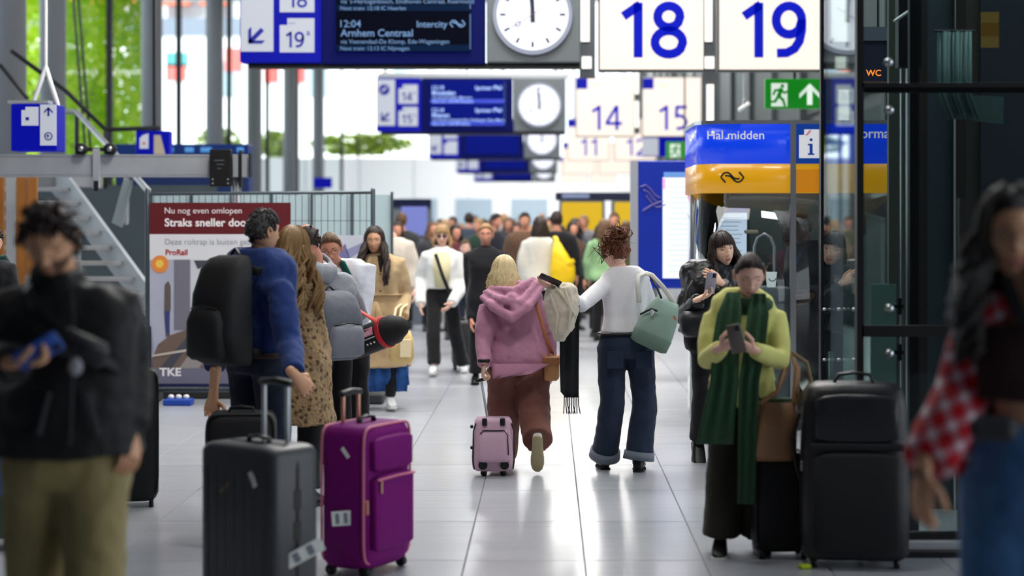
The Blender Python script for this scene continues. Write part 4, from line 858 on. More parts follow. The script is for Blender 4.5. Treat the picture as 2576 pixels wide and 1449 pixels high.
        for i in range(n):
            a = rnd.uniform(-math.pi, math.pi); th = hairline(a, True)*rnd.uniform(.85, .99)
            p = scalp(th, a, 1.03, fem); th2, a2 = (.9, math.pi) if style != 'curlybun' else (.15, math.pi)
            pts = [p]
            for j in (1, 2, 3, 4):
                u = j/4; q = lerp(p, tgt, u); r = scalp(max(.1, min(1.6, math.acos(max(-1, min(1, q.z/max(q.length, 1e-6)))))), math.atan2(q.x, -q.y), 1.09, fem)
                pts.append(lerp(r, tgt, u**3)+V(rnd.uniform(-1, 1), rnd.uniform(-1, 1), rnd.uniform(-1, 1))*wave)
            mb.tube(pts, [(wid, wid*.45)]*5, 5, rnd=False)
        if style == 'curlybun':
            for i in range(110):
                c = tgt+V(rnd.gauss(0, .03), rnd.gauss(0, .028)+.008, rnd.gauss(0, .024)); ax = V(rnd.uniform(-1, 1), rnd.uniform(-1, 1), rnd.uniform(-1, 1)).normalized(); u_ = ax.orthogonal().normalized(); w_ = ax.cross(u_); r = rnd.uniform(.011, .024)
                mb.tube([c+(u_*math.cos(t)+w_*math.sin(t))*r*(1+.2*t)+ax*.006*t for t in (.9*j for j in range(7))], [.0045]*6+[.001], 4, rnd=False)
            for i in range(46):
                a = rnd.uniform(.6, 5.7); th = rnd.uniform(.8, 1.75); p = scalp(th, a-math.pi if a > math.pi else a, 1.08, fem); mb.tube([p+V(rnd.gauss(0, .012), rnd.gauss(0, .012), rnd.gauss(0, .012))*j for j in range(5)], [.005, .005, .004, .003, .001], 4, rnd=False)
        else: mb.ball(tgt+V(0, .015, 0), (.034, .03, .034), 12, 8)
    return mb
FEM = [(.76, .145, .10, .01), (.86, .172, .120, .012), (.92, .170, .116, .012), (1.0, .150, .102, .005), (1.08, .136, .094, 0), (1.16, .140, .100, -.004), (1.25, .152, .112, -.008), (1.32, .160, .104, 0), (1.375, .160, .088, .008), (1.415, .118, .074, .014), (1.45, .062, .06, .018)]
MAL = [(.76, .150, .10, .01), (.86, .165, .118, .012), (.92, .165, .115, .01), (1.0, .158, .112, .004), (1.08, .155, .110, 0), (1.16, .160, .112, 0), (1.25, .174, .118, 0), (1.32, .184, .112, .002), (1.375, .182, .094, .008), (1.415, .135, .08, .014), (1.455, .07, .066, .018)]
class Person:
    pass
def sring(cx, cy, z, a, b, n=26, e=2.5):
    R = []
    for i in range(n):
        t = 2*math.pi*i/n; c, s_ = math.cos(t), math.sin(t)
        R.append(V(cx+a*math.copysign(abs(c)**(2/e), c), cy+b*math.copysign(abs(s_)**(2/e), s_), z))
    return R
def hand_mb(mb, wr, d, n, side, curl, s, spread=1., mi=0):
    d = d.normalized(); n = (n-d*n.dot(d)).normalized(); t = d.cross(n)*(-1 if side == 'l' else 1)
    pe = wr+d*.088*s
    mb.tube([wr-d*.035*s, wr, wr+d*.03*s, wr+d*.065*s, pe], [(.024*s, .02*s), (.026*s, .019*s), (.034*s, .017*s), (.040*s, .015*s), (.037*s, .011*s)], 12, up=n, mi=mi)
    for k, (o, ln, r) in enumerate(((.029, .070, .0085), (.0095, .078, .0088), (-.0105, .073, .0084), (-.029, .058, .0074))):
        c = math.radians(curl[k] if isinstance(curl, (list, tuple)) else curl*(.9+.08*k)); p = pe+t*o*s-d*.012*s; pts = [p-d*.015*s]; rd = [r*s*.95]
        for f, a in ((.46, c*.45), (.3, c*1.25), (.24, c*1.9)):
            q = d*math.cos(a)+n*math.sin(a)+t*(o*1.6*spread); pts.append(p); rd.append(r*s); p = p+q.normalized()*ln*f*s
        pts.append(p); rd.append(r*s*.78); mb.tube(pts, rd, 8, mi=mi)
    c = math.radians(curl[0] if isinstance(curl, (list, tuple)) else curl); b = wr+d*.022*s+t*.02*s
    q1 = (d*.62+t*.72+n*(.2+.3*c)).normalized(); q2 = (d*.85+t*(.35-.4*c)+n*(.2+.5*c)).normalized(); p1 = b+q1*.042*s; p2 = p1+q2*.03*s
    mb.tube([b, p1, p2, p2+q2*.018*s], [.014*s, .0115*s, .0102*s, .008*s], 8, mi=mi)
SKIN = {'light': (222, 176, 152), 'fair': (232, 186, 166), 'tan': (206, 156, 122), 'dark': (84, 56, 42), 'east': (236, 192, 166), 'ruddy': (214, 150, 124)}
def skin(k): return mat('skin_'+k, SKIN[k], .48, spec=.35, var=.06, vscale=14)
def hairmat(nm, c): return mat('hair_'+nm, c, .42, spec=.45, var=.45, vscale=5, stretch=(34, 34, 3), bump=(22, .4, .01))
m_eye = mat('eye_white', (226, 222, 218), .3); m_iris = mat('eye_iris', (40, 26, 20), .25); m_lash = mat('lash', (26, 20, 18), .7)
def person(label, px, D, yaw, H=1.7, fem=True, sk='light', head=(0, 0, 0), hair=None, hairm=None, pose={}, top=None, bottom=None, shoes=None, grip={}, lean=(0, 0), eyes='open', lips=(176, 92, 86), lo=False, vox=.013, extra=None, name='person', group=None, wide=1.0, brow=None, beard=None, glasses=False, X=None):
    P = Person(); s = H/1.70; P.s = s; y_ = math.radians(yaw); loc = V(wx(px, D) if X is None else X, D, 0); P.loc = loc
    P.root = thing(name, label, 'person', loc, y_, group)
    Rw = Matrix.Rotation(y_, 3, 'Z'); P.L = lambda w: Rw.transposed()@(Vector(w)-loc); P.W = lambda l: Rw@Vector(l)+loc
    sx_ = (.172 if fem else .192)*wide; lx, ly = lean
    J = {}
    for k, sg in (('l', 1), ('r', -1)):
        J['hip_'+k] = V(sg*.088, .01, .90); J['knee_'+k] = V(sg*.10, -.01, .49); J['ank_'+k] = V(sg*.105, .03, .085)
        J['sh_'+k] = V(sg*sx_+lx, .012+ly, 1.375); J['el_'+k] = V(sg*(sx_+.055)+lx*.5, .04+ly*.5, 1.10); J['wr_'+k] = V(sg*(sx_+.07), -.03, .865); J['pn_'+k] = V(-sg, -.15, 0)
    J['neck'] = V(lx, .022+ly, 1.43); J['head'] = V(lx*1.12, -.012+ly*1.15, 1.582)
    for k in J:
        if not k.startswith('pn'): J[k] = J[k]*s
    for k, v in pose.items():
        J[k] = P.L(at(*v[1:])) if v[0] == 'w' else (V(*v) if k.startswith('pn') else V(*v)*s)
    P.J = J; T = FEM if fem else MAL
    def tor(z, ease=0.):
        zz = z/s; a = np.interp(zz, [t[0] for t in T], [t[1] for t in T])*wide; b = np.interp(zz, [t[0] for t in T], [t[2] for t in T]); c = np.interp(zz, [t[0] for t in T], [t[3] for t in T])
        k = max(0, (zz-.9)/.5); return (lx*k*s, (c+ly*k)*s, (a+ease)*s, (b+ease)*s)
    P.tor = tor
    def torso(mb, z0, z1, ease, hem=0., top_ease=None, flare=0., n=10):
        R = []
        for i in range(n+1):
            z = lerp(z0, z1, i/n)*s; e = ease if top_ease is None else lerp(ease, top_ease, i/n); cx, cy, a, b = tor(max(z, .78*s), e)
            fl = flare*max(0, (1.0*s-z)/s)*s+hem*s*(i == 0); R.append(sring(cx, cy, z, a+fl, b+fl*.8))
        mb.loft(R)
    # --- body
    mb = MB(); torso(mb, .84, 1.425, -.03)
    hb = J['head']; mb.tube([J['neck']-V(0, 0, .05)*s, J['neck']+V(0, 0, .02)*s, lerp(J['neck'], hb, .55)], [.062*s, .052*s if fem else .058*s, .05*s if fem else .056*s], 14)
    for k in 'lr':
        mb.tube([V(J['sh_'+k].x*.92, J['sh_'+k].y, J['sh_'+k].z-.045*s), lerp(J['sh_'+k], J['el_'+k], .5), J['el_'+k], lerp(J['el_'+k], J['wr_'+k], .35), J['wr_'+k]], [.034*s, .04*s, .036*s, .035*s, .024*s], 10)
        mb.tube([J['hip_'+k], lerp(J['hip_'+k], J['knee_'+k], .4), J['knee_'+k], lerp(J['knee_'+k], J['ank_'+k], .35), J['ank_'+k]], [.078*s, .072*s, .05*s, .05*s, .034*s], 10)
    me = remesh(mb, (.03 if lo else .016)*s, 2)
    bm_ = MB(); bm_.v = [tuple(v.co) for v in me.vertices]; bm_.f = [tuple(p.vertices) for p in me.polygons]; bm_.m = [0]*len(bm_.f); bpy.data.meshes.remove(me)
    HR = Euler((math.radians(head[1]), math.radians(head[2]), math.radians(head[0])), 'ZYX').to_matrix() if False else (Matrix.Rotation(math.radians(head[0]), 3, 'Z')@Matrix.Rotation(math.radians(head[1]), 3, 'X')@Matrix.Rotation(math.radians(head[2]), 3, 'Y'))
    P.HR = HR; hs = s**.5*1.0; P.hp = lambda p: hb+HR@(Vector(p)*hs)
    D_, HP, HF = head_data(fem, lo); mi = []
    for f in HF:
        c = HP[list(f)].mean(0); b_ = 0
        if c[1] < -.05 and abs(c[0]) < .0195 and -.0775 < c[2] < -.0575 and not lo: b_ = 1
        if beard and c[2] < -.03 and c[1] < .02 and not (abs(c[0]) < .02 and -.085 < c[2] < -.03): b_ = 5
        mi.append(b_)
    o_ = len(bm_.v); bm_.v += [tuple(P.hp(p)) for p in HP]; bm_.f += [tuple(i+o_ for i in f) for f in HF]; bm_.m += mi
    if not lo:
        fr = HP[:, 1] < 0; FP = HP[fr]
        ys = lambda x, z: FP[np.argmin((FP[:, 0]-x)**2+(FP[:, 2]-z)**2), 1]
        hb2 = MB()
        for sg in (1, -1):
            y0 = ys(sg*.031, .008)
            hb2.ball((sg*.031, y0+.0075, .008), (.0145, .0115, .0088 if eyes != 'down' else .009), 12, 8, 2 if eyes != 'down' else 0)
            if eyes != 'down': hb2.ball((sg*.031, y0-.0012, .0075), (.0058, .0035, .0062), 10, 6, 3)
            zl = .016 if eyes != 'down' else .002
            hb2.tube([(sg*(.031+dx), y0+(.004 if abs(dx) > .01 else -.0025), zl-.45*abs(dx)*(1 if eyes != 'down' else -.4)) for dx in (-.0145, -.007, 0, .007, .015)], .0017, 5, mi=4)
            hb2.tube([(sg*x, ys(sg*x, z)-.001, z) for x, z in ((.014, .0275), (.024, .0305), (.036, .0300), (.047, .0245))], [.0018, .0025, .0022, .001], 6, mi=4)
            hb2.ball((sg*.0735, .012, -.008), (.009, .018, .031), 10, 8, 0, Euler((.2, 0, sg*.35)).to_matrix())
            hb2.tube([(sg*.081, .012+.016*math.cos(a), -.006+.027*math.sin(a)) for a in (math.pi*(-.35+1.3*i/8) for i in range(9))], .004, 6, mi=0)
        o_ = len(bm_.v); bm_.v += [tuple(P.hp(p)) for p in hb2.v]; bm_.f += [tuple(i+o_ for i in f) for f in hb2.f]; bm_.m += hb2.m
    if not lo or True:
        for k in 'lr':
            dr = J['wr_'+k]-J['el_'+k]; dr = J.get('hd_'+k, dr)
            if grip.get(k) != 'none': hand_mb(bm_, J['wr_'+k], dr, J['pn_'+k], k, grip.get(k, 22), s*(1.0 if fem else 1.08))
    P.body = bm_.build('body', [skin(sk), mat('lips_%s_%d_%d' % (sk, *lips[:2]), tuple(lerp(a_, b_, .55) for a_, b_ in zip(SKIN[sk], lips)), .4), m_eye, m_iris, mat('brow_%s' % (hairm.name if hairm else 'x'), brow or (40, 30, 26), .8), mat('stubble', (92, 66, 52), .7)], P.root, True, recalc=False)
    # --- hair
    if hair:
        hm = hair_mb(**dict(dict(fem=fem, lo=lo), **hair)); hm.v = [tuple(P.hp(p)) for p in hm.v]
        P.hair = hm.build('hair', hairm, P.root, True, recalc=False)
    if glasses:
        g = MB()
        for sg in (1, -1):
            g.tube([P.hp((sg*.031+.021*math.cos(a), -.094, .004+.017*math.sin(a))) for a in (math.pi/9*i for i in range(18))], .0016, 5, closed=True); g.tube([P.hp((sg*.051, -.09, .008)), P.hp((sg*.078, -.02, .01)), P.hp((sg*.078, .03, .0))], .0018, 5)
        g.tube([P.hp((-.011, -.096, .008)), P.hp((.011, -.096, .008))], .0016, 5); g.build('glasses', m_black if glasses is True else glasses, P.root, True)
    # --- clothes
    def sleeve(mb, k, ra, to, inner=True):
        a, b, c = J['sh_'+k], J['el_'+k], J['wr_'+k]; e = b+(c-b)*to if to > 0 else a+(b-a)*(1+to)
        sg = 1 if k == 'l' else -1; inn = V(a.x*.4+J['neck'].x*.6, a.y, a.z+.006*s); a = a-V(0, 0, max(0., ra[0]-.052)*1.0)*s
        pts = [inn, a, lerp(a, b, .5)]+([b, lerp(b, e, .5), e] if to > 0 else [e]); r = [x*s for x in (min(ra[0]*.8, .056), ra[0]*.97, ra[0])]+([x*s for x in (ra[1], (ra[1]+ra[2])/2*1.02, ra[2])] if to > 0 else [ra[1]*s])
        mb.tube(pts, r, 14, rnd=False)
    def garment(g, nm):
        if not g: return None
        mb = MB()
        if not g.get('notorso'): torso(mb, g['z0'], g.get('z1', 1.44), g.get('ease', .014), g.get('hem', 0), g.get('tease'), g.get('flare', 0), 12)
        for k in 'lr':
            tt = g.get('to', .97)
            if g.get('slv', 1): sleeve(mb, k, g.get('r', (.062, .052, .04)), tt[k] if isinstance(tt, dict) else tt)
        if g.get('collar'):
            h, rr = g['collar']; c = J['neck']; nk = (hb-c).normalized(); mb.tube([c-V(0, 0, .03)*s, c+nk*h*s], [rr*s*1.12, rr*s], 18, rnd=False)
        if g.get('hood'):
            c = J['neck']+V(0, .05, -.0)*s; hd = g['hood']
            mb.tube([c+V(hd*math.sin(a), .01+.07*math.cos(a), -.005-.05*math.cos(a))*s for a in (math.pi*(-.8+1.6*i/12) for i in range(13))], [(.022*s, .034*s)]*13, 10)
            mb.loft([sring(c.x, c.y+.055*s+dy*s, c.z+dz*s, a*s, b_*s, 20, 2.2) for dz, a, b_, dy in ((-.17, .03, .018, .035), (-.14, .07, .03, .035), (-.08, .105, .04, .03), (-.03, .11, .035, .015))])
        for b in g.get('balls', []): mb.ball(Vector(b[0])*s, [v*s for v in b[1]], 14, 10)
        for tb_ in g.get('tubes', []): mb.tube([Vector(p)*s for p in tb_[0]], [r*s for r in tb_[1]], 12)
        me = remesh(mb, (vox if not lo else .03)*s, g.get('sm', 3), g.get('wr', .006 if not lo else .004)*s, g.get('wf', 10))
        return link(nm, me, g['m'], P.root, True)
    def legs(g):
        mb = MB()
        if g['kind'] == 'trousers':
            torso(mb, .80, g.get('z1', 1.02), g.get('ease', .012))
            r = g.get('r', (.098, .075, .07))
            for k in 'lr':
                h, n_, a = J['hip_'+k], J['knee_'+k], J['ank_'+k]; e = lerp(n_, a, g.get('to', .93))
                mb.tube([h+V(0, 0, .03)*s, lerp(h, n_, .4), n_, lerp(n_, e, .5), e], [(r[0]*s, r[0]*1.05*s), (lerp(r[0], r[1], .4)*s,)*2, (r[1]*s,)*2, ((r[1]+r[2])/2*s,)*2, (r[2]*s, r[2]*1.1*s)], 16, rnd=False)
        else:
            R = []; zt, zb = g.get('z1', 1.02), g['z0']
            for i in range(9):
                z = lerp(zb, zt, i/8)*s; cx, cy, a, b = tor(max(z, .84*s), .012); fl = g.get('flare', .3)*max(0, .9*s-z); R.append(sring(cx, cy, z, a+fl, b+fl, 30, 2.1))
            mb.loft(R)
        me = remesh(mb, (vox if not lo else .03)*s, 3, g.get('wr', .006)*s, g.get('wf', 9))
        return link(g.get('name', g['kind']), me, g['m'], P.root, True)
    if bottom: P.bottom = legs(bottom)
    if top:
        P.tops = [garment(g, g.get('name', 'jacket')) for g in (top if isinstance(top, list) else [top])]
    # --- shoes
    if shoes:
        for k in 'lr':
            a = J['ank_'+k]; fy, fp = shoes.get('yaw_'+k, 6 if k == 'l' else -6), shoes.get('pitch_'+k, 0)
            R = Matrix.Rotation(math.radians(fy), 3, 'Z')@Matrix.Rotation(math.radians(fp), 3, 'X'); g = shoes.get('g', 1.)*s
            def rg(yy, w_, zt_, zb=-.06, e=3): return [a+R@V(w_*math.copysign(abs(math.cos(t))**(2/e), math.cos(t)), yy, lerp(zb, zt_, (math.sin(t)*abs(math.sin(t))**(2/e-1)+1)/2) if math.sin(t) else lerp(zb, zt_, .5))*g for t in (2*math.pi*i/16 for i in range(16))]
            m1 = MB(); m1.loft([rg(.072, .018, .0), rg(.06, .031, .025), rg(.02, .036, .035), rg(-.03, .038, .025), rg(-.08, .043, -.005), rg(-.13, .043, -.022), rg(-.165, .033, -.034), rg(-.182, .015, -.044)])
            if shoes.get('boot'): m1.tube([a+V(0, .01, -.02)*s, a+V(0, .015, shoes['boot'])*s], .043*s, 12)
            sh = m1.build('shoe', shoes['m'], P.root, True)
            m2 = MB(); m2.loft([rg(.078, .018, -.058, -.085), rg(.064, .034, -.056, -.085), rg(.02, .037, -.056, -.085), rg(-.03, .038, -.056, -.085), rg(-.08, .046, -.056, -.085), rg(-.13, .046, -.056, -.083), rg(-.17, .035, -.056, -.078), rg(-.19, .015, -.054, -.07)]); m2.build('sole', shoes.get('sole', m_blackmat), sh, False)
    return P
# ------------------------------------------------------------------ people: the cast
def strip(rows, nx=14, fold=.012, nf=3.2, th=.006, seed=0):
    """hanging cloth through world rows (py, px0, px1, D)"""
    mb = MB(); G = []
    for j, (py, a, b, D) in enumerate(rows):
        G.append([at(lerp(a, b, i/nx), py, D)+V(0, -fold*math.sin(i/nx*math.pi*2*nf+seed+.25*j), 0) for i in range(nx+1)])
    n = nx+1; k = len(rows); vs = [p for r in G for p in r]+[p+V(0, th, 0) for r in G for p in r]; o = n*k; fs = []
    for j in range(k-1):
        for i in range(nx): fs += [(j*n+i, j*n+i+1, (j+1)*n+i+1, (j+1)*n+i), (o+j*n+i, o+(j+1)*n+i, o+(j+1)*n+i+1, o+j*n+i+1)]
        fs += [(j*n, (j+1)*n, o+(j+1)*n, o+j*n), (j*n+nx, o+j*n+nx, o+(j+1)*n+nx, (j+1)*n+nx)]
    for i in range(nx): fs += [(i, o+i, o+i+1, i+1), ((k-1)*n+i, (k-1)*n+i+1, o+(k-1)*n+i+1, o+(k-1)*n+i)]
    return mb.add(vs, fs)
def local(mb, P): mb.v = [tuple(P.L(p)) for p in mb.v]; return mb
h_black = hairmat('black', (26, 20, 18)); h_dark = hairmat('dark_brown', (44, 30, 24)); h_blond = hairmat('blonde', (222, 196, 148)); h_red = hairmat('auburn', (112, 62, 36)); h_wavy = hairmat('dark_blonde', (138, 104, 62)); h_grey = hairmat('grizzled', (52, 50, 50)); h_mid = hairmat('mid_brown', (104, 76, 50)); h_sand = hairmat('sandy', (176, 140, 98))
shoe_blk = mat('shoe_black', (20, 20, 22), .4); shoe_wht = mat('shoe_white', (222, 224, 226), .6); sole_w = mat('sole_white', (226, 224, 216), .7); sole_g = mat('sole_gum', (168, 156, 120), .7)
denim_d = cloth('denim_dark', (26, 34, 52), .85, .3, .25, 14); denim_b = cloth('denim_blue', (62, 104, 150), .85, .3, .25, 14)
blk_cloth = cloth('black_cloth', (22, 22, 25)); blk_wool = cloth('black_wool', (24, 24, 28))

# 1 man in the black jacket, nearest on the left
P1 = person('bearded man in black jacket and khaki trousers looking down at his blue phone', 165, 6.1, 6, 1.77, False, 'tan', (-6, 27, 0), dict(style='tousled', seed=3, vol=1.5), h_dark, beard=True, eyes='down', lips=(140, 84, 74), wide=1.08,
    pose=dict(head=('w', 126, 606, 5.98), neck=('w', 150, 700, 6.1), sh_r=('w', 12, 752, 6.1), sh_l=('w', 296, 745, 6.15), el_r=('w', -36, 935, 6.05), wr_r=('w', 36, 912, 5.76), hd_r=(.9, -.3, .1), pn_r=(.2, -.3, 1), el_l=('w', 318, 925, 6.22), wr_l=('w', 326, 1078, 6.1), pn_l=(-.7, .7, 0), knee_l=(.11, -.16, .5), ank_l=(.11, -.02, .1), knee_r=(-.1, .02, .5), ank_r=(-.1, .2, .14)),
    top=dict(m=cloth('black_jacket', (17, 17, 19), .6, .5, .1, 7), z0=.905, ease=.062, tease=.03, r=(.09, .08, .062), to=.98, collar=(.05, .085), wr=.011, wf=8), bottom=dict(kind='trousers', m=cloth('khaki', (136, 124, 84), .9, .5, .12, 7), r=(.118, .095, .085), ease=.03, wr=.009), shoes=dict(m=shoe_blk), grip=dict(r=[50, 52, 54, 56], l=38))
P1z = MB().tube([P1.L(at(178, 735, 5.92)), P1.L(at(186, 850, 5.86)), P1.L(at(176, 1120, 5.86))], .006, 6).build('zip', m_dark, P1.root)
for px, d in ((112, 1), (236, -1)): MB().box(P1.L(at(px, 1040, 5.9)), (.012, .012, .14), (0, .25*d, 0)).build('pocket_zip', mat('zip_grey', (70, 72, 76), .4), P1.root)
# 2 man in the blue shirt
P2 = person('man in blue shirt and black backpack seen from behind gripping a suitcase handle', 655, 10.3, 142, 1.84, False, 'tan', (-8, 2, 0), dict(style='short', seed=5, vol=.35), h_grey, wide=1.04,
    pose=dict(head=('w', 662, 582, 10.28), neck=('w', 655, 655, 10.3), sh_r=('w', 705, 720, 10.1), sh_l=('w', 585, 705, 10.5), el_r=('w', 728, 865, 10.0), wr_r=('w', 742, 945, 9.75), hd_r=(-.3, -.55, -.65), pn_r=(.3, -.6, -.5), el_l=('w', 545, 900, 10.6), wr_l=('w', 536, 1000, 10.45), pn_l=(-.6, .4, 0)),
    top=dict(name='shirt', m=cloth('blue_shirt', (30, 52, 108), .85, .4, .15, 9), z0=.90, ease=.03, r=(.076, .066, .056), to=dict(l=.28, r=.9), collar=(.05, .078), wr=.01), bottom=dict(kind='trousers', m=denim_d, r=(.108, .085, .075), ease=.02), shoes=dict(m=shoe_blk), grip=dict(r=62, l=34))
MB().tube(sring(*(lambda c: (c[0], c[1], .895*P2.s, c[2], c[3]))(P2.tor(.895*P2.s, .03)), n=28), .018, 6, closed=True).build('belt', mat('belt_brown', (52, 34, 26), .6), P2.root, True)
# 3 woman in the leopard coat
def leopard():
    m = cloth('leopard_fur', (150, 122, 88), .95, .8, .2, 60); nt = m.node_tree; b = nt.nodes['Principled BSDF']; tc = nt.nodes.new('ShaderNodeTexCoord'); v = nt.nodes.new('ShaderNodeTexVoronoi'); v.inputs['Scale'].default_value = 30
    r = nt.nodes.new('ShaderNodeValToRGB'); r.color_ramp.elements[0].position = .18; r.color_ramp.elements[0].color = lin((84, 62, 42))+(1,); r.color_ramp.elements[1].position = .5; r.color_ramp.elements[1].color = lin((164, 134, 98))+(1,)
    nt.links.new(tc.outputs['Object'], v.inputs['Vector']); nt.links.new(v.outputs['Distance'], r.inputs[0]); nt.links.new(r.outputs[0], b.inputs['Base Color']); return m
P3 = person('woman with long wavy fair hair in a spotted fur coat', 738, 11.05, 168, 1.7, True, 'light', (-10, 4, 0), dict(style='long', L=.40, n=120, seed=8, wave=.035, wid=.019, vol=1.5), h_wavy, wide=1.0,
    pose=dict(head=('w', 738, 625, 11.0), neck=('w', 742, 690, 11.05), sh_r=('w', 776, 740, 11.05), sh_l=('w', 700, 735, 11.05), wr_r=('w', 806, 1000, 11.0), el_r=('w', 800, 885, 11.1)), top=dict(name='fur_coat', m=leopard(), z0=.5, z1=1.38, ease=.06, tease=.0, flare=.1, r=(.08, .08, .07), to=.95, wr=.01, wf=16), bottom=dict(kind='trousers', m=blk_cloth), shoes=dict(m=shoe_blk))
# 4 man with the grey backpack, 5 the woman he hugs
hood_g = cloth('grey_marl', (150, 152, 160), .9, .4, .14, 14)
P4 = person('balding man with glasses in grey hoodie hugging a woman, his back turned', 832, 13.05, -138, 1.58, False, 'ruddy', (-2, 12, 8), dict(style='bald', seed=9, vol=.7), h_dark, eyes='down', glasses=True,
    pose=dict(head=('w', 776, 604, 12.9), neck=('w', 794, 655, 12.98), sh_l=('w', 760, 705, 12.86), sh_r=('w', 868, 700, 13.2), el_l=('w', 750, 820, 13.0), wr_l=('w', 800, 800, 13.5), el_r=('w', 905, 790, 13.45), wr_r=('w', 868, 762, 13.72), knee_l=(.1, -.02, .49)),
    top=dict(name='hoodie', m=hood_g, z0=.86, ease=.03, r=(.075, .066, .052), hood=.085, wr=.009), bottom=dict(kind='trousers', m=blk_cloth, r=(.10, .08, .07)), shoes=dict(m=shoe_blk))
P5 = person('woman with round glasses in white top with green scarf hugging the balding man', 872, 13.75, -14, 1.68, True, 'ruddy', (18, 22, -6), dict(style='tied', seed=10, n=90, wave=.003, vol=.7), h_mid, eyes='down', glasses=mat('thin_rim', (110, 96, 84), .4),
    pose=dict(head=('w', 832, 624, 13.36), neck=('w', 850, 684, 13.6), el_l=('w', 912, 800, 13.6), wr_l=('w', 884, 745, 13.3), hd_l=(-.3, -.2, 1), pn_l=(-.7, -.6, 0), el_r=('w', 800, 800, 13.6), wr_r=('w', 790, 745, 13.25)),
    top=dict(name='white_top', m=cloth('white_jersey', (214, 218, 228)), z0=.88, ease=.022, r=(.066, .058, .05)), bottom=dict(kind='trousers', m=blk_cloth), shoes=dict(m=shoe_blk))
sc = MB().tube([at(846, 655, 13.55), at(862, 665, 13.45), at(880, 700, 13.47), at(886, 740, 13.46)], [(.022, .012), (.03, .012), (.032, .012), (.028, .01)], 10); local(sc, P5).build('scarf', cloth('teal_scarf', (22, 88, 80)), P5.root, True)
# 6 woman in the trench coat
tan = cloth('trench_tan', (186, 160, 122), .8, .4, .1, 8)
P6 = person('woman with long dark hair in a belted tan trench coat and white sneakers', 957, 16.67, 6, 1.66, True, 'tan', (-8, 2, 0), dict(style='long', L=.36, n=110, seed=12, wave=.018, wid=.017, pf=66, vol=1.2, fy=.15), h_dark, lips=(158, 70, 62),
    pose=dict(head=('w', 942, 606, 16.62), wr_l=('w', 1012, 800, 16.5), el_l=('w', 1018, 745, 16.75), hd_l=(-.2, -.6, -.5), wr_r=('w', 905, 770, 16.4), el_r=('w', 898, 740, 16.7), ank_l=('w', 982, 1004, 16.6), ank_r=('w', 890, 1000, 16.9), knee_l=('w', 985, 930, 16.6), knee_r=('w', 905, 925, 16.7)),
    top=dict(name='trench_coat', m=tan, z0=.40, ease=.045, tease=.025, flare=.16, r=(.078, .068, .056), wr=.008), bottom=dict(kind='trousers', m=blk_cloth, r=(.085, .06, .05)), shoes=dict(m=shoe_wht, sole=sole_w))
for i in range(2):
    for sg in (1, -1): MB().box(P6.L(at(943+sg*14, 688+i*44, 16.45)), (.02, .012, .02), bev=.005).build('coat_button', mat('button_brown', (92, 66, 40), .4), P6.root)
MB().tube([V(c.x, c.y, c.z) for c in sring(*(lambda q: (q[0], q[1], 1.06*P6.s, q[2], q[3]))(P6.tor(1.06*P6.s, .038)), n=28)], (.008, .024), 8, up=None, closed=True).build('coat_belt', cloth('trench_belt', (176, 148, 110)), P6.root, True)
for dx, z in ((-18, 820), (14, 828)): MB().tube([P6.L(at(945, 762, 16.42)), P6.L(at(945+dx*.5, 790, 16.38)), P6.L(at(945+dx, z, 16.4))], [(.02, .012), (.03, .01), (.034, .006)], 8).build('belt_end', _M['trench_belt'], P6.root, True)
for sg in (1, -1): MB().prism([(sg*.005, 1.24*P6.s), (sg*.10, 1.36*P6.s), (sg*.075, 1.41*P6.s), (sg*.03, 1.42*P6.s)], P6.tor(1.33*P6.s)[1]-P6.tor(1.33*P6.s, .032)[3]-.018, P6.tor(1.33*P6.s)[1]-P6.tor(1.33*P6.s, .032)[3]+.02).build('lapel', cloth('trench_lapel', (170, 142, 104)), P6.root)
q_ = P6.tor(1.33*P6.s)[1]-P6.tor(1.33*P6.s, .032)[3]; MB().prism([(0, 1.24*P6.s), (.045, 1.425*P6.s), (-.045, 1.425*P6.s)], q_-.012, q_+.03).build('dark_shirt', blk_cloth, P6.root)
sk_ = strip([(918, 884, 1028, 16.55), (950, 884, 1028, 16.55), (985, 890, 1024, 16.6)], 22, .02, 5); local(sk_, P6).build('skirt', mat('blue_print', (36, 84, 150), .8, var=.7, vscale=16), P6.root, True)
# 7 pale jumper man, 8 white jacket woman, 9 black coat
P7 = person('man in a pale beige jumper walking behind the trench coat woman', 985, 21.5, -6, 1.77, False, 'fair', (0, 3, 0), dict(style='short', seed=14), h_dark, top=dict(name='jumper', m=cloth('beige_knit', (206, 194, 180)), z0=.88, ease=.035, r=(.078, .068, .054)), bottom=dict(kind='trousers', m=denim_d), shoes=dict(m=shoe_wht), pose=dict(head=('w', 965, 572, 21.4)), vox=.018)
P8 = person('woman in sunglasses with white jacket, cream shirt and black trousers', 1112, 20.5, 2, 1.64, True, 'fair', (0, 3, 0), dict(style='fringe', L=.10, n=60, seed=15, pf=70), h_sand, vox=.017,
    pose=dict(wr_r=('w', 1058, 768, 20.3), el_r=('w', 1058, 700, 20.6), wr_l=('w', 1135, 765, 20.1), el_l=('w', 1165, 715, 20.5), hd_l=(-.5, -.5, -.5), ank_r=('w', 1092, 922, 20.2), ank_l=('w', 1165, 918, 20.7), knee_r=('w', 1090, 840, 20.3), knee_l=('w', 1145, 840, 20.5)),
    top=[dict(name='jacket', m=cloth('white_jacket', (226, 226, 224)), z0=.98, ease=.04, r=(.085, .078, .062), collar=(.04, .09))], bottom=dict(kind='trousers', m=blk_cloth, r=(.095, .08, .08)), shoes=dict(m=shoe_wht, sole=sole_w))
MB().prism([(-.07, .96), (.07, .96), (.095, 1.15), (.085, 1.35), (-.085, 1.35), (-.095, 1.15)], -.17, -.10).build('shirt', cloth('cream_shirt', (228, 218, 176)), P8.root, True)
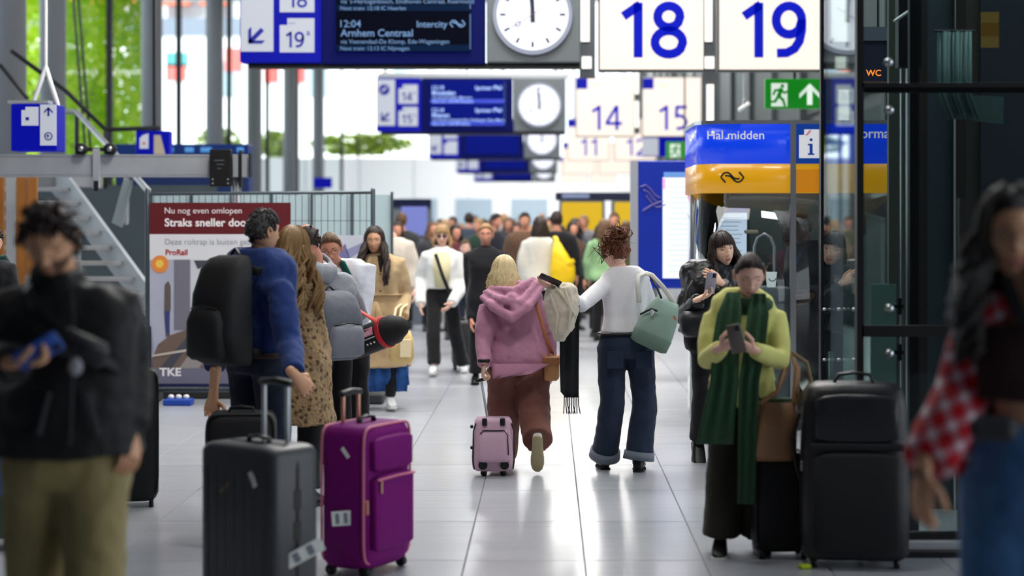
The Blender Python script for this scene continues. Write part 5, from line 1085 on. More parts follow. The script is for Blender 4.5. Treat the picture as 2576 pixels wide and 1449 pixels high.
MB().tube([P8.L(at(1096, 640, 20.24)), P8.L(at(1112, 690, 20.2)), P8.L(at(1130, 735, 20.2))], (.022, .006), 6).build('bag_strap', m_black, P8.root)
g = MB(); [g.ball(P8.hp((sg*.031, -.092, .008)), (.026, .008, .019), 10, 8) for sg in (1, -1)]; g.build('sunglasses', mat('amber_lens', (70, 44, 34), .2), P8.root, True)
P9 = person('fair haired person in a long black coat partly hidden by the pink hoodie', 1222, 19.2, 4, 1.67, True, 'ruddy', (-4, 4, 0), dict(style='tied', seed=16, n=90, wave=.003, vol=.7), h_sand, vox=.017, pose=dict(wr_r=('w', 1186, 805, 19.1), el_r=('w', 1186, 730, 19.3)), top=dict(name='coat', m=blk_wool, z0=.62, ease=.04, r=(.078, .068, .056), collar=(.04, .075)), bottom=dict(kind='trousers', m=blk_cloth), shoes=dict(m=shoe_blk))
# 10 woman in the pink hoodie
pinkm = cloth('mauve_hoodie', (186, 132, 156), .88, .5, .07, 8)
P10 = person('blonde woman in a mauve hoodie and brown trousers pulling a pink trolley', 1303, 12.75, 176, 1.5, True, 'light', (0, 16, 0), dict(style='bob', L=.19, n=170, seed=18, wave=.012, wid=.014, vol=1.5), h_blond,
    pose=dict(head=('w', 1268, 688, 12.85), neck=('w', 1283, 738, 12.8), sh_l=('w', 1228, 770, 12.75), sh_r=('w', 1352, 765, 12.75), el_l=('w', 1216, 860, 12.65), wr_l=('w', 1218, 918, 12.5), hd_l=(.1, .25, -1), pn_l=(-.9, -.2, 0), el_r=('w', 1378, 855, 12.85), wr_r=('w', 1385, 925, 12.9), hip_r=('w', 1342, 935, 12.75), hip_l=('w', 1268, 935, 12.75), knee_l=('w', 1266, 1055, 12.8), ank_l=('w', 1268, 1150, 12.95), knee_r=('w', 1344, 1040, 12.7), ank_r=('w', 1352, 1112, 12.45)),
    top=dict(name='hoodie', m=pinkm, z0=.80, z1=1.405, ease=.045, tease=.03, flare=.12, r=(.085, .068, .052), wr=.011, wf=11), bottom=dict(kind='trousers', name='wide_trousers', m=cloth('brown_trousers', (120, 78, 68), .85, .55, .1, 8), r=(.135, .125, .115), to=.96, ease=.03, wr=.012, z1=.90), shoes=dict(m=shoe_wht, sole=sole_g, pitch_r=72, yaw_r=4, g=1.12), grip=dict(l=75))
MB().tube([P10.L(at(1217+dx, 908, 12.5+dy)) for dx, dy in ((14*math.cos(t), .045*math.sin(t)) for t in (2*math.pi*i/14 for i in range(14)))], (.012, .006), 8, closed=True).build('watch', m_black, P10.root, True)
mb = MB()
for pts, r in (([(1214, 748, 12.68), (1238, 770, 12.56), (1288, 800, 12.50), (1330, 772, 12.53), (1366, 716, 12.68)], [.02, .032, .036, .032, .02]), ([(1222, 736, 12.7), (1262, 756, 12.56), (1308, 764, 12.54), (1352, 712, 12.66)], [.022, .036, .036, .022]), ([(1236, 728, 12.72), (1290, 736, 12.6), (1342, 706, 12.7)], [.03, .04, .028]), ([(1288, 750, 12.58), (1302, 780, 12.53), (1300, 798, 12.54)], [.05, .04, .02]), ([(1246, 724, 12.8), (1300, 716, 12.78), (1340, 720, 12.82)], [.03, .035, .03]), ([(1242, 752, 12.66), (1290, 765, 12.62), (1345, 740, 12.68)], [.05, .07, .05])):
    mb.tube([P10.L(at(*p)) for p in pts], r, 12)
me = remesh(mb, .009, 2, .006, 18); link('hood', me, pinkm, P10.root, True)
hm = strip([(915, 1236, 1385, 12.56), (940, 1238, 1340, 12.53), (952, 1240, 1262, 12.53)], 12, .006, 2); local(hm, P10).build('hoodie_hem', pinkm, P10.root, True)
# 11 woman in the white knit
def knit():
    m = cloth('white_knit', (236, 234, 238), .9, .2, .04, 10); nt = m.node_tree; b = nt.nodes['Principled BSDF']; tc = nt.nodes.new('ShaderNodeTexCoord'); mp = nt.nodes.new('ShaderNodeMapping'); mp.inputs['Rotation'].default_value = (0, .785, 0)
    v = nt.nodes.new('ShaderNodeTexChecker'); v.inputs['Scale'].default_value = 62; bp = nt.nodes.new('ShaderNodeBump'); bp.inputs['Strength'].default_value = .8; bp.inputs['Distance'].default_value = .01
    nt.links.new(tc.outputs['Object'], mp.inputs[0]); nt.links.new(mp.outputs[0], v.inputs['Vector']); nt.links.new(v.outputs['Fac'], bp.inputs['Height']); nt.links.new(bp.outputs[0], b.inputs['Normal']); return m
P11 = person('woman with curly auburn bun in a white knit top and dark cuffed jeans', 1572, 12.6, 180, 1.65, True, 'fair', (42, 10, 0), dict(style='curlybun', seed=21, n=110, wave=.012, wid=.011), h_red,
    pose=dict(head=('w', 1548, 638, 12.6), neck=('w', 1562, 690, 12.6), sh_l=('w', 1524, 712, 12.55), sh_r=('w', 1622, 718, 12.65), el_l=('w', 1462, 768, 12.35), wr_l=('w', 1398, 728, 12.15), hd_l=(.75, .1, .35), pn_l=(0, -.4, 1), el_r=('w', 1642, 805, 12.75), wr_r=('w', 1622, 745, 12.95), hip_l=('w', 1538, 880, 12.6), hip_r=('w', 1610, 880, 12.6), knee_l=('w', 1540, 1015, 12.58), knee_r=('w', 1622, 1018, 12.62), ank_l=('w', 1520, 1152, 12.72), ank_r=('w', 1606, 1158, 12.6)),
    top=dict(name='knit_top', m=knit(), z0=.965, ease=.014, r=(.06, .056, .046), collar=(.015, .062), wr=.004), bottom=dict(kind='trousers', name='jeans', m=cloth('jeans_indigo', (34, 46, 66), .85, .35, .45, 5), r=(.102, .088, .098), ease=.016, to=.92, wr=.008, z1=.985), shoes=dict(m=shoe_blk, boot=.06, g=1.05))
for k in 'lr':
    a = lerp(P11.J['knee_'+k], P11.J['ank_'+k], .93); d_ = (P11.J['ank_'+k]-P11.J['knee_'+k]).normalized(); MB().tube([a-d_*.035, a+d_*.022], [(.104, .112), (.108, .116)], 20, rnd=False).build('jeans_cuff', cloth('denim_cuff', (112, 120, 132)), P11.root, True)
for px in (1548, 1620): MB().box(P11.L(at(px, 905, 12.462)), (.11, .008, .12), bev=.003).build('back_pocket', cloth('jeans_pocket', (36, 49, 70), .85, .3, .3, 10), P11.root)
MB().tube([c for c in sring(*(lambda q: (q[0], q[1], .968*P11.s, q[2], q[3]))(P11.tor(.968*P11.s, .02)), n=28)], (.008, .02), 8, closed=True).build('belt', mat('belt_black', (22, 18, 18), .5), P11.root, True)
# 12 cream jacket, yellow bag
P12 = person('dark haired woman in a cream jacket walking away with a yellow bag', 1358, 25, 178, 1.73, True, 'light', (0, 0, 0), dict(style='bob', L=.2, n=90, seed=23, wid=.018), h_dark, vox=.02, top=dict(name='jacket', m=cloth('cream_jacket', (216, 212, 200)), z0=.75, ease=.06, r=(.09, .08, .06)), bottom=dict(kind='trousers', m=blk_cloth), shoes=dict(m=shoe_blk))
# 13 woman in the black leather jacket
P13 = person('dark haired woman in shiny black jacket holding a phone by the kiosk', 1785, 13.0, 8, 1.69, True, 'east', (10, 3, -12), dict(style='fringe', L=.20, n=100, seed=25, pf=64, wid=.015, vol=1.25), h_dark, lips=(176, 66, 70), brow=(70, 52, 44),
    pose=dict(head=('w', 1818, 628, 12.94), neck=('w', 1805, 690, 13.0), sh_r=('w', 1742, 715, 13.0), sh_l=('w', 1856, 708, 13.05), el_r=('w', 1722, 795, 12.9), wr_r=('w', 1758, 752, 12.66), hd_r=(.75, -.3, .4), pn_r=(.2, -.4, 1), el_l=('w', 1868, 790, 12.9), wr_l=('w', 1815, 712, 12.7), hd_l=(-.8, -.1, .55), pn_l=(-.2, .7, -.4), hip_r=('w', 1772, 880, 13), knee_r=('w', 1772, 990, 12.95), ank_r=('w', 1756, 1112, 13.12)),
    top=dict(name='leather_jacket', m=mat('black_leather', (20, 21, 25), .35, spec=.5, bump=(9, .5, .03)), z0=.93, ease=.05, r=(.085, .078, .058), collar=(.05, .082), wr=.012), bottom=dict(kind='trousers', m=blk_cloth, r=(.1, .085, .07)), shoes=dict(m=shoe_blk, pitch_r=38, g=1.1), grip=dict(r=48, l=14))
# 14 woman in the yellow top
limem = cloth('lime_jersey', (206, 204, 122), .85, .25, .06, 9)
P14 = person('woman in yellow-green top and dark green scarf typing on her phone', 1868, 9.5, -2, 1.61, True, 'fair', (2, 24, 0), dict(style='tied', seed=27, n=130, wid=.013, wave=.002, vol=.6), h_dark, eyes='down', lips=(150, 84, 76),
    pose=dict(head=('w', 1886, 692, 9.36), neck=('w', 1880, 762, 9.5), sh_r=('w', 1790, 800, 9.5), sh_l=('w', 1954, 796, 9.5), el_r=('w', 1780, 906, 9.38), wr_r=('w', 1812, 876, 9.12), hd_r=(.7, -.45, .35), pn_r=(.5, .2, .8), el_l=('w', 1962, 906, 9.38), wr_l=('w', 1896, 880, 9.12), hd_l=(-.75, -.4, .3), pn_l=(-.5, .2, .8), ank_r=('w', 1812, 1362, 9.5), ank_l=('w', 1910, 1362, 9.55)),
    top=dict(name='jersey_top', m=limem, z0=.80, ease=.016, r=(.066, .058, .046), collar=(.04, .066), wr=.005), bottom=dict(kind='trousers', m=cloth('olive_black', (38, 36, 28)), r=(.1, .092, .1), ease=.014), shoes=dict(m=shoe_blk, sole=sole_w), grip=dict(r=58, l=58))
greenm = cloth('green_scarf', (40, 72, 48), .95, .5, .15, 16)
s1 = strip([(735, 1828, 1862, 9.33), (790, 1804, 1866, 9.26), (860, 1792, 1862, 9.22), (960, 1786, 1858, 9.24), (1040, 1768, 1852, 9.26), (1118, 1750, 1846, 9.28)], 18, .009, 2.6, .008); local(s1, P14).build('scarf_end', greenm, P14.root, True)
s2 = strip([(738, 1890, 1926, 9.33), (790, 1880, 1934, 9.26), (870, 1872, 1926, 9.22), (960, 1858, 1910, 9.25), (1100, 1856, 1904, 9.27), (1268, 1854, 1898, 9.29)], 16, .009, 2.1, .008, 1); local(s2, P14).build('scarf_end', greenm, P14.root, True)
mb = MB().tube([P14.J['neck']+V(.085*math.sin(a), -.02+.085*math.cos(a), .01+.025*math.cos(a)) for a in (2*math.pi*i/20 for i in range(20))], (.035, .052), 10, closed=True); mb.build('scarf_loop', greenm, P14.root, True)
# 15, 16 kiosk staff
P15 = person('uniformed man in navy coat and cap leaning on the kiosk side', 2034, 15.75, -58, 1.82, False, 'dark', (-6, 18, 0), None, None, lips=(96, 56, 50), eyes='down', pose=dict(head=('w', 2012, 570, 15.66), neck=('w', 2028, 628, 15.72), wr_l=('w', 2040, 745, 15.3), el_l=('w', 2058, 730, 15.62), hd_l=(.1, -.8, -.2), wr_r=('w', 2000, 770, 15.9), el_r=('w', 1990, 745, 16.0)),
    top=dict(name='uniform_coat', m=cloth('navy_uniform', (16, 18, 30)), z0=.55, ease=.035, r=(.075, .066, .055), collar=(.04, .08)), bottom=dict(kind='trousers', m=blk_cloth), shoes=dict(m=shoe_blk))
cp = MB(); cp.v = []; hm = hair_mb('short', seed=3, vol=1.2, fem=False); cp.add([P15.hp(V(*v)*1.06) for v in hm.v], hm.f); cp.tube([P15.hp((x, -.10-.035*math.cos(x*9), .055)) for x in (-.07, -.035, 0, .035, .07)], (.012, .035), 8, up=(0, -1, .3)); cp.build('cap', blk_cloth, P15.root, True)
MB().tube([P15.J['neck']+V(.05, -.1, -.02), P15.J['neck']+V(.02, -.17, -.2), P15.J['neck']+V(0, -.17, -.42)], .006, 6).build('lanyard', mat('lanyard_blue', (30, 60, 150), .6), P15.root); MB().box(P15.J['neck']+V(0, -.178, -.46), (.05, .006, .08)).build('badge', mat('badge_gold', (206, 180, 90), .5), P15.root)
P16 = person('curly haired person in maroon jacket behind the kiosk counter', 1990, 16.25, -25, 1.70, True, 'dark', (-10, 10, 0), dict(style='curlybun', seed=31, n=60), h_black, vox=.018, pose=dict(wr_r=('w', 1944, 668, 15.98), el_r=('w', 1962, 722, 16.1), hd_r=(-.2, -.6, -.35)), top=dict(name='jacket', m=cloth('maroon', (62, 22, 34)), z0=.85, ease=.03), bottom=dict(kind='trousers', m=blk_cloth), shoes=dict(m=shoe_blk))
# 17 woman in the checked shirt
def plaid():
    m = cloth('checked_shirt', (170, 24, 36), .85, .3, 0, 9); m = bpy.data.materials['checked_shirt']; nt = m.node_tree; b = nt.nodes['Principled BSDF']; tc = nt.nodes.new('ShaderNodeTexCoord'); mp = nt.nodes.new('ShaderNodeMapping'); mp.inputs['Rotation'].default_value = (0, .38, 0)
    sp = nt.nodes.new('ShaderNodeSeparateXYZ'); nt.links.new(tc.outputs['Object'], mp.inputs[0]); nt.links.new(mp.outputs[0], sp.inputs[0]); outs = []
    for ax in ('X', 'Z'):
        m1 = nt.nodes.new('ShaderNodeMath'); m1.operation = 'MULTIPLY'; m1.inputs[1].default_value = 2*math.pi/.058; nt.links.new(sp.outputs[ax], m1.inputs[0])
        m2 = nt.nodes.new('ShaderNodeMath'); m2.operation = 'SINE'; nt.links.new(m1.outputs[0], m2.inputs[0]); m3 = nt.nodes.new('ShaderNodeMath'); m3.operation = 'GREATER_THAN'; m3.inputs[1].default_value = -.45; nt.links.new(m2.outputs[0], m3.inputs[0]); outs.append(m3)
    ad = nt.nodes.new('ShaderNodeMath'); ad.operation = 'ADD'; nt.links.new(outs[0].outputs[0], ad.inputs[0]); nt.links.new(outs[1].outputs[0], ad.inputs[1]); hf = nt.nodes.new('ShaderNodeMath'); hf.operation = 'MULTIPLY'; hf.inputs[1].default_value = .5; nt.links.new(ad.outputs[0], hf.inputs[0])
    r = nt.nodes.new('ShaderNodeValToRGB'); r.color_ramp.interpolation = 'CONSTANT'; e = r.color_ramp.elements; e[0].position = 0; e[0].color = lin((214, 196, 204))+(1,); e[1].position = .25; e[1].color = lin((176, 104, 118))+(1,); e2 = e.new(.75); e2.color = lin((176, 8, 26))+(1,)
    nt.links.new(hf.outputs[0], r.inputs[0]); nt.links.new(r.outputs[0], b.inputs['Base Color']); return m
P17 = person('woman with dark curly hair and glasses in a red checked shirt', 2602, 5.25, -14, 1.78, True, 'tan', (8, 5, 0), dict(style='long', L=.30, n=150, seed=33, wave=.03, wid=.02, vol=1.7, pf=60), h_black, glasses=True, lips=(160, 76, 84),
    pose=dict(head=('w', 2545, 590, 5.2), neck=('w', 2575, 712, 5.28), sh_r=('w', 2478, 770, 5.28), el_r=('w', 2424, 985, 5.3), wr_r=('w', 2322, 1188, 5.12), hd_r=(-.05, -.1, -1), pn_r=(.5, .5, 0)),
    top=[dict(name='crop_top', m=cloth('brown_top', (50, 32, 34)), z0=1.155, z1=1.36, ease=.02, slv=0), dict(name='checked_shirt', m=plaid(), notorso=1, r=(.082, .08, .072), to=.9, tubes=[([(-.13, .05, 1.38), (-.175, .05, 1.2), (-.19, .05, .98)], [.055, .055, .06]), ([(.13, .05, 1.38), (.175, .05, 1.2), (.19, .05, .98)], [.055, .055, .06]), ([(-.1, .09, 1.36), (-.1, .12, .98)], [.06, .06]), ([(.1, .09, 1.36), (.1, .12, .98)], [.06, .06])])],
    bottom=dict(kind='trousers', name='jeans', m=denim_b, r=(.115, .1, .1), ease=.02, z1=1.09, wr=.008), shoes=dict(m=shoe_wht), grip=dict(r=26))
MB().box(P17.L(at(2500, 1078, 5.05)), (.13, .06, .07), bev=.02).build('belt_bag', mat('belt_bag_grey', (52, 52, 58), .7), P17.root)
MB().tube([P17.L(at(2530, 700, 5.1)), P17.L(at(2560, 780, 5.06)), P17.L(at(2620, 900, 5.04))], (.02, .005), 6).build('strap', m_black, P17.root)
MB().tube([P17.L(at(2318+c*26, 1196+c*6, 5.12+.028*s_)) for c, s_ in ((math.cos(t), math.sin(t)) for t in (2*math.pi*i/12 for i in range(12)))], .005, 6, closed=True).build('bracelet', m_black, P17.root)
# 18 far left person, 19 person in green
P18 = person('dark clothed person wearing a green backpack at the left edge', -22, 14.2, 165, 1.66, True, 'light', (0, 0, 0), dict(style='short', seed=35), h_dark, vox=.018, top=dict(name='coat', m=blk_wool, z0=.7, ease=.05), bottom=dict(kind='trousers', m=blk_cloth), shoes=dict(m=shoe_blk))
P19 = person('person in a pale green and white top near the ticket machines', 1520, 26, 160, 1.70, True, 'light', (0, 0, 0), dict(style='long', L=.2, n=60, seed=37), h_mid, vox=.02, top=dict(name='jacket', m=mat('green_white', (150, 190, 140), .8, var=.5, vscale=5), z0=.85, ease=.05, r=(.085, .08, .06)), bottom=dict(kind='trousers', m=blk_cloth), shoes=dict(m=shoe_blk))
P20 = person('child in a bright blue jacket between the white jacket and black coat', 1170, 25, 6, 1.42, True, 'fair', (0, 0, 0), dict(style='short', seed=39), h_mid, vox=.02, top=dict(name='jacket', m=mat('bright_blue', (30, 110, 190), .8, var=.2), z0=.85, ease=.05, r=(.085, .08, .06)), bottom=dict(kind='trousers', m=denim_d), shoes=dict(m=shoe_blk))
P21 = person('dark haired man in a dark suit looking right beyond the blonde woman', 1246, 29, 60, 1.80, False, 'ruddy', (0, 0, 0), dict(style='short', seed=41), h_black, vox=.02, top=dict(name='jacket', m=cloth('dark_suit', (34, 36, 46)), z0=.8, ease=.04), bottom=dict(kind='trousers', m=blk_cloth), shoes=dict(m=shoe_blk))
# the crowd beyond
rc = random.Random(5); protos = []
for k, (fem, st, yw) in enumerate(((True, 'long', 0), (False, 'short', 0), (True, 'bob', 180), (False, 'short', 180), (True, 'long', 30), (False, 'short', -40))):
    protos.append((fem, st, yw))
adj = ['', 'burly ', 'slim ', 'long coated ']
coats = [('black', (24, 24, 28)), ('navy', (28, 34, 58)), ('charcoal', (54, 54, 58)), ('olive', (84, 82, 56)), ('brown', (92, 66, 50)), ('maroon', (88, 36, 44)), ('tan', (166, 140, 104)), ('grey', (120, 120, 124)), ('dark green', (36, 60, 48)), ('slate', (70, 80, 96))]
hairs = [('dark', h_dark), ('brown', h_mid), ('black', h_black), ('fair', h_sand)]
PX = [1000, 1036, 1062, 1016, 1088, 1140, 1128, 1196, 1215, 1268, 1290, 1312, 1338, 1384, 1402, 1424, 1446, 1468, 1482, 1555, 1575, 1078, 1160, 1248, 1300, 1362, 1436, 1498, 980, 1110, 1230, 1325, 1410, 1010, 1145, 1205, 1280, 1320, 1375, 1400, 1440, 1470, 1510, 1545, 1120, 1180]
made = {}; taken = [(p.loc.x, p.loc.y) for p in (P7, P8, P9, P12, P19, P20, P21)]
for i, px in enumerate(PX):
    k = i % 6; fem, st, yw = protos[k]; ci = (i*3+i//10) % 10; hi = (i+i//4) % 4; D = 31+(i*5.3 % 21) if i < 33 else 25.5+(i*2.7 % 7)
    if px < 1110 and 28.3 < D < 32.2: D = 27.4+(i % 3)*.3
    while any((wx(px, D)-a_)**2+((D-b_)*.8)**2 < .62**2 for a_, b_ in taken) or (px < 1110 and 28.9 < D < 31.2): D += .45
    taken.append((wx(px, D), D))
    cn, cc = coats[ci]; hn, hmt = hairs[hi]
    wh = {0: 'facing the camera', 180: 'walking away', 30: 'heading right', -40: 'heading left'}[yw]
    lb = f'{hn} haired {"woman" if fem else "man"} in a {cn} coat {wh} in the {"nearer" if i > 32 else "far"} crowd'
    if k not in made:
        P = person(lb, px, D, yw, 1.66 if fem else 1.76, fem, 'ruddy', (0, 3, 0), dict(style=st, L=.22, n=36, seed=50+k), hmt, lo=True, top=dict(name='coat', m=cloth('coat_'+cn.replace(' ', '_'), cc), z0=.6+.08*k, ease=.05, r=(.085, .078, .06)), bottom=dict(kind='trousers', m=blk_cloth), shoes=dict(m=shoe_blk), group='people in the {"nearer" if i > 32 else "far"} crowd'); made[k] = P.root
    else:
        r = dup(made[k]); r.location = (wx(px, D), D, 0); r['label'] = lb; sc_ = rc.uniform(.96, 1.04); r.scale = (sc_, sc_, sc_)
        for ch in r.children:
            for nm, m in (('hair', hmt), ('coat', cloth('coat_'+cn.replace(' ', '_'), cc))):
                if ch.name.startswith(nm): ch.material_slots[0].link = 'OBJECT'; ch.material_slots[0].material = m
# ------------------------------------------------------------------ luggage
m_tagw = mat('paper_tag', (226, 230, 226), .7); m_tagp = mat('tag_print', (120, 130, 140), .7)
def rbox(mb, cx, cy, cz, w_, d_, h_, e=7, r=.03, n=36, taper=1.0, mi=0):
    R = []
    for z, k in ((0, 1-r*1.1/min(w_, d_)*1.2), (r*.3, 1-r*.5/min(w_, d_)), (r, 1), (h_-r, 1), (h_-r*.3, 1-r*.5/min(w_, d_)), (h_, 1-r*1.1/min(w_, d_)*1.2)):
        t = lerp(1, taper, z/h_); R.append(sring(cx, cy, cz+z, w_/2*k*t, d_/2*k*t, n, e))
    return mb.loft(R, mi=mi)
def caster(t, x, y, big=False):
    c = MB().box((x, y, .052), (.034, .034, .03), bev=.008).build('caster', m_blackmat, t)
    MB().tube([(x-.013, y, .026), (x+.013, y, .026)], .026, 14, rnd=False).build('wheel', m_black, c, True)
def pull(t, x, y, h, top, sp, m, grip=m_black):
    for sg in (1, -1): MB().tube([(x+sg*sp/2, y, h-.02), (x+sg*sp/2, y, top)], .0105, 10).build('pull_tube', m, t, True)
    MB().tube([(x-sp/2-.012, y, top+.004), (x, y, top+.012), (x+sp/2+.012, y, top+.004)], (.016, .02), 10).build('pull_grip', grip, t, True)
def suitcase(name, label, x, y, rz, w_, d_, h_, m, hard, trim=None, top=None, sp=.2, pm=m_silver, py=.06, seam=m_black, four=True):
    t = thing(name, label, 'suitcase', (x, y, 0), math.radians(rz))
    zb_ = .06 if hard else .035; b = rbox(MB(), 0, 0, zb_, w_, d_, h_-zb_, 7 if hard else 5, .035 if hard else .05).build('shell', m, t, True)
    n = 40; P = [(w_/2*1.006*math.copysign(abs(math.cos(a))**.22, math.cos(a)), (h_-.06)/2*1.004*math.copysign(abs(math.sin(a))**.22, math.sin(a))) for a in (2*math.pi*i/n for i in range(n))]
    if hard:
        MB().tube([(p, .0, .06+(h_-.06)/2+q) for p, q in P], (.004, .010), 8, up=(0, 1, 0), closed=True).build('zip_seam', seam, t, True)
        for k in range(7): MB().box((-w_*.36+k*w_*.12, -d_/2+.001, h_*.52), (.012, .006, h_*.7), bev=.003).build('rib', m, b, True)
    else:
        for s_ in (-1, 1): MB().tube([(p*.97, s_*d_*.42, .06+(h_-.06)/2+q*.985) for p, q in P], .007, 6, closed=True).build('piping', trim or seam, t, True)
    for sx_ in (-1, 1):
        for sy_ in (-1, 1): caster(t, sx_*w_*.38, sy_*d_*.34)
    MB().tube([(-.07, -.0, h_-.01), (-.06, -.0, h_+.022), (0, 0, h_+.03), (.06, -.0, h_+.022), (.07, -.0, h_-.01)], (.008, .016), 8).build('carry_handle', m_black, t, True)
    if top: pull(t, .03 if hard and w_ > .4 else 0, py, h_, top, sp, pm)
    return t, b
def paper_tag(t, c, w_, h_, rot, nm='paper_tag', bars=3):
    p = MB().box((0, 0, 0), (w_, .004, h_), bev=.0015).build(nm, m_tagw, t, loc=c, rot=rot)
    for k in range(bars): MB().box((-w_*.3+k*w_*.28, -.003, 0), (w_*.12, .002, h_*.7)).build('print_block', m_tagp, p)
gs = mat('graphite_shell', (58, 60, 64), .42, spec=.4, bump=(60, .1, .004))
t, b = suitcase('hard_suitcase', 'large graphite hard suitcase with raised handle in front of the blue shirted man', wx(652, 8.05), 8.05, -39, .485, .29, .745, gs, True, top=1.0, sp=.15, py=.07)
for z in (.52, .385): MB().box((.236, .0, z), (.02, .05, .09), bev=.006).build('side_lock', m_black, t)
paper_tag(t, (.12, -.145, .61), .028, .07, (0, math.radians(-28), 0), 'sticker', 0); paper_tag(t, (.262, -.02, .28), .24, .06, (0, math.radians(-27), math.radians(52)), 'flight_tag'); MB().box((-.06, -.144, .56), (.07, .004, .016), (0, math.radians(-38), 0)).build('maker_badge', mat('badge_bronze', (110, 96, 66), .4), b)
pm_ = mat('purple_nylon', (112, 0, 104), .7, spec=.2, bump=(50, .15, .005)); m_rose = mat('rose_zip', (206, 116, 140), .5); m_rgold = mat('rose_gold', (214, 160, 136), .35, metal=.5)
t, b = suitcase('soft_suitcase', 'purple soft suitcase with rose zips and a paper flight tag', wx(922, 9.05), 9.05, 64, .45, .28, .725, pm_, False, trim=m_rose, top=.86, sp=.14, pm=m_rgold, py=.09)
p = rbox(MB(), 0, -.145, .12, .36, .05, .37, 6, .02).build('front_pocket', pm_, t, True); MB().tube([(-.17, -.172, .47), (.0, -.174, .475), (.17, -.172, .47)], .006, 6).build('zip', m_rose, p, True); MB().box((-.15, -.178, .435), (.014, .008, .06), bev=.003).build('zip_pull', m_rgold, p)
rbox(MB(), 0, -.14, .50, .36, .05, .17, 6, .02).build('upper_pocket', pm_, t, True); MB().box((-.2, -.125, .34), (.012, .02, .07), bev=.004).build('zip_pull', m_rgold, t)
paper_tag(t, (-.232, -.03, .29), .14, .07, (0, math.radians(-4), math.radians(-62)), 'flight_tag'); paper_tag(t, (-.2265, -.02, .6), .02, .06, (0, math.radians(-40), math.radians(-90)), 'sticker', 0)
bn = mat('black_nylon', (17, 17, 20), .7, bump=(40, .2, .005)); bn2 = mat('black_coated', (24, 25, 29), .42, bump=(6, .35, .03))
suitcase('cabin_suitcase', 'black suitcase half hidden behind the graphite one', wx(596, 9.6), 9.75, 5, .36, .24, .70, bn, False)
suitcase('spinner_suitcase', 'tall black spinner suitcase beside the man in black', wx(322, 11.1), 11.1, 12, .36, .27, .82, bn, False, top=.93, sp=.14)
suitcase('green_suitcase', 'green hard suitcase at the left edge under a blue bag', wx(-20, 9.7), 9.7, -12, .36, .25, .62, mat('sage_shell', (84, 112, 94), .5), True)
suitcase('cabin_suitcase', 'small black cabin suitcase standing under the brown tote', wx(1962, 9.42), 9.42, 4, .285, .22, .535, bn, False)
suitcase('cabin_suitcase', 'dark ribbed suitcase behind the white jacketed woman', wx(1168, 21.0), 21.0, 8, .28, .2, .56, mat('charcoal_shell', (50, 51, 54), .5), True, top=.9, sp=.14)
t = thing('equipment_case', 'low black case standing behind the trench coat woman', 'case', (wx(940, 18.2), 18.2, 0), .1); rbox(MB(), 0, 0, 0, .30, .25, .26, 7, .02).build('case', bn, t, True); MB().box((0, 0, .275), (.3, .24, .03), bev=.01).build('lid', mat('case_lid', (96, 102, 106), .5), t); MB().tube([(-.06, 0, .285), (0, 0, .315), (.06, 0, .285)], .01, 8).build('handle', m_black, t, True)
# big black roller bag
t = thing('roller_bag', 'huge black roller bag with coated top flap right of the green scarf woman', 'suitcase', (wx(2148, 9.2), 9.2, 0), math.radians(-5))
b = MB(); R = []
for z, a, dd in ((.045, .24, .15), (.07, .262, .168), (.3, .268, .172), (.6, .262, .168), (.8, .252, .16), (.875, .235, .145), (.905, .19, .11)): R.append(sring(0, 0, z, a, dd, 40, 5))
b.loft(R); b.build('shell', bn2, t, True)
rbox(MB(), .0, -.165, .62, .40, .05, .24, 5, .025).build('top_flap', bn2, t, True); rbox(MB(), .0, -.175, .08, .42, .06, .5, 5, .03).build('front_pocket', bn, t, True)
MB().box((0, -.185, .605), (.46, .02, .035), bev=.008).build('compression_strap', m_blackmat, t); MB().tube([(-.1, -.0, .9), (-.075, -.01, .945), (0, -.01, .955), (.075, -.01, .945), (.1, 0, .9)], (.009, .018), 8).build('carry_handle', m_black, t, True)
MB().tube([(-.27, -.02, .75), (-.305, -.03, .62), (-.29, -.03, .5), (-.265, -.02, .42)], (.008, .02), 8).build('side_handle', m_black, t, True); MB().box((-.262, -.1, .5), (.012, .03, .05), bev=.004).build('buckle', mat('buckle_grey', (120, 124, 128), .4), t)
for sx_ in (-1, 1):
    for sy_ in (-1, 1): caster(t, sx_*.2, sy_*.1)
t2 = thing('luggage_tag', 'lime green tag on the floor beside the black roller bag', 'tag', (wx(2022, 9.12), 9.08, .0), .3); MB().box((0, 0, .012), (.06, .04, .024), bev=.008).build('tag_body', mat('lime_tag', (170, 190, 30), .6), t2); MB().tube([(.03, 0, .012), (.05, .01, .014)], .004, 6).build('loop', m_black, t2)
# pink trolley bag
pk = mat('pink_nylon', (206, 168, 188), .65, bump=(30, .2, .006), sheen=.2)
t = thing('trolley_bag', 'pale pink soft trolley bag pulled by the blonde woman', 'suitcase', (wx(1241, 12.42), 12.42, 0), math.radians(3))
b = MB(); b.loft([sring(0, .0, z, a, d_, 36, 4.5) for z, a, d_ in ((.035, .12, .09), (.055, .14, .105), (.12, .145, .11), (.25, .138, .105), (.36, .125, .095), (.385, .11, .08))]); b.build('shell', pk, t, True)
pb = MB(); pb.loft([sring(0, -.105, z, a, d_, 28, 4) for z, a, d_ in ((.10, .09, .03), (.12, .105, .04), (.24, .10, .038), (.31, .085, .028))]); pb = pb.build('front_pocket', pk, t, True); MB().tube([(-.09, -.13, .29), (-.07, -.136, .312), (.07, -.136, .312), (.092, -.135, .28), (.098, -.138, .15)], .004, 6).build('zip', m_black, pb, True)
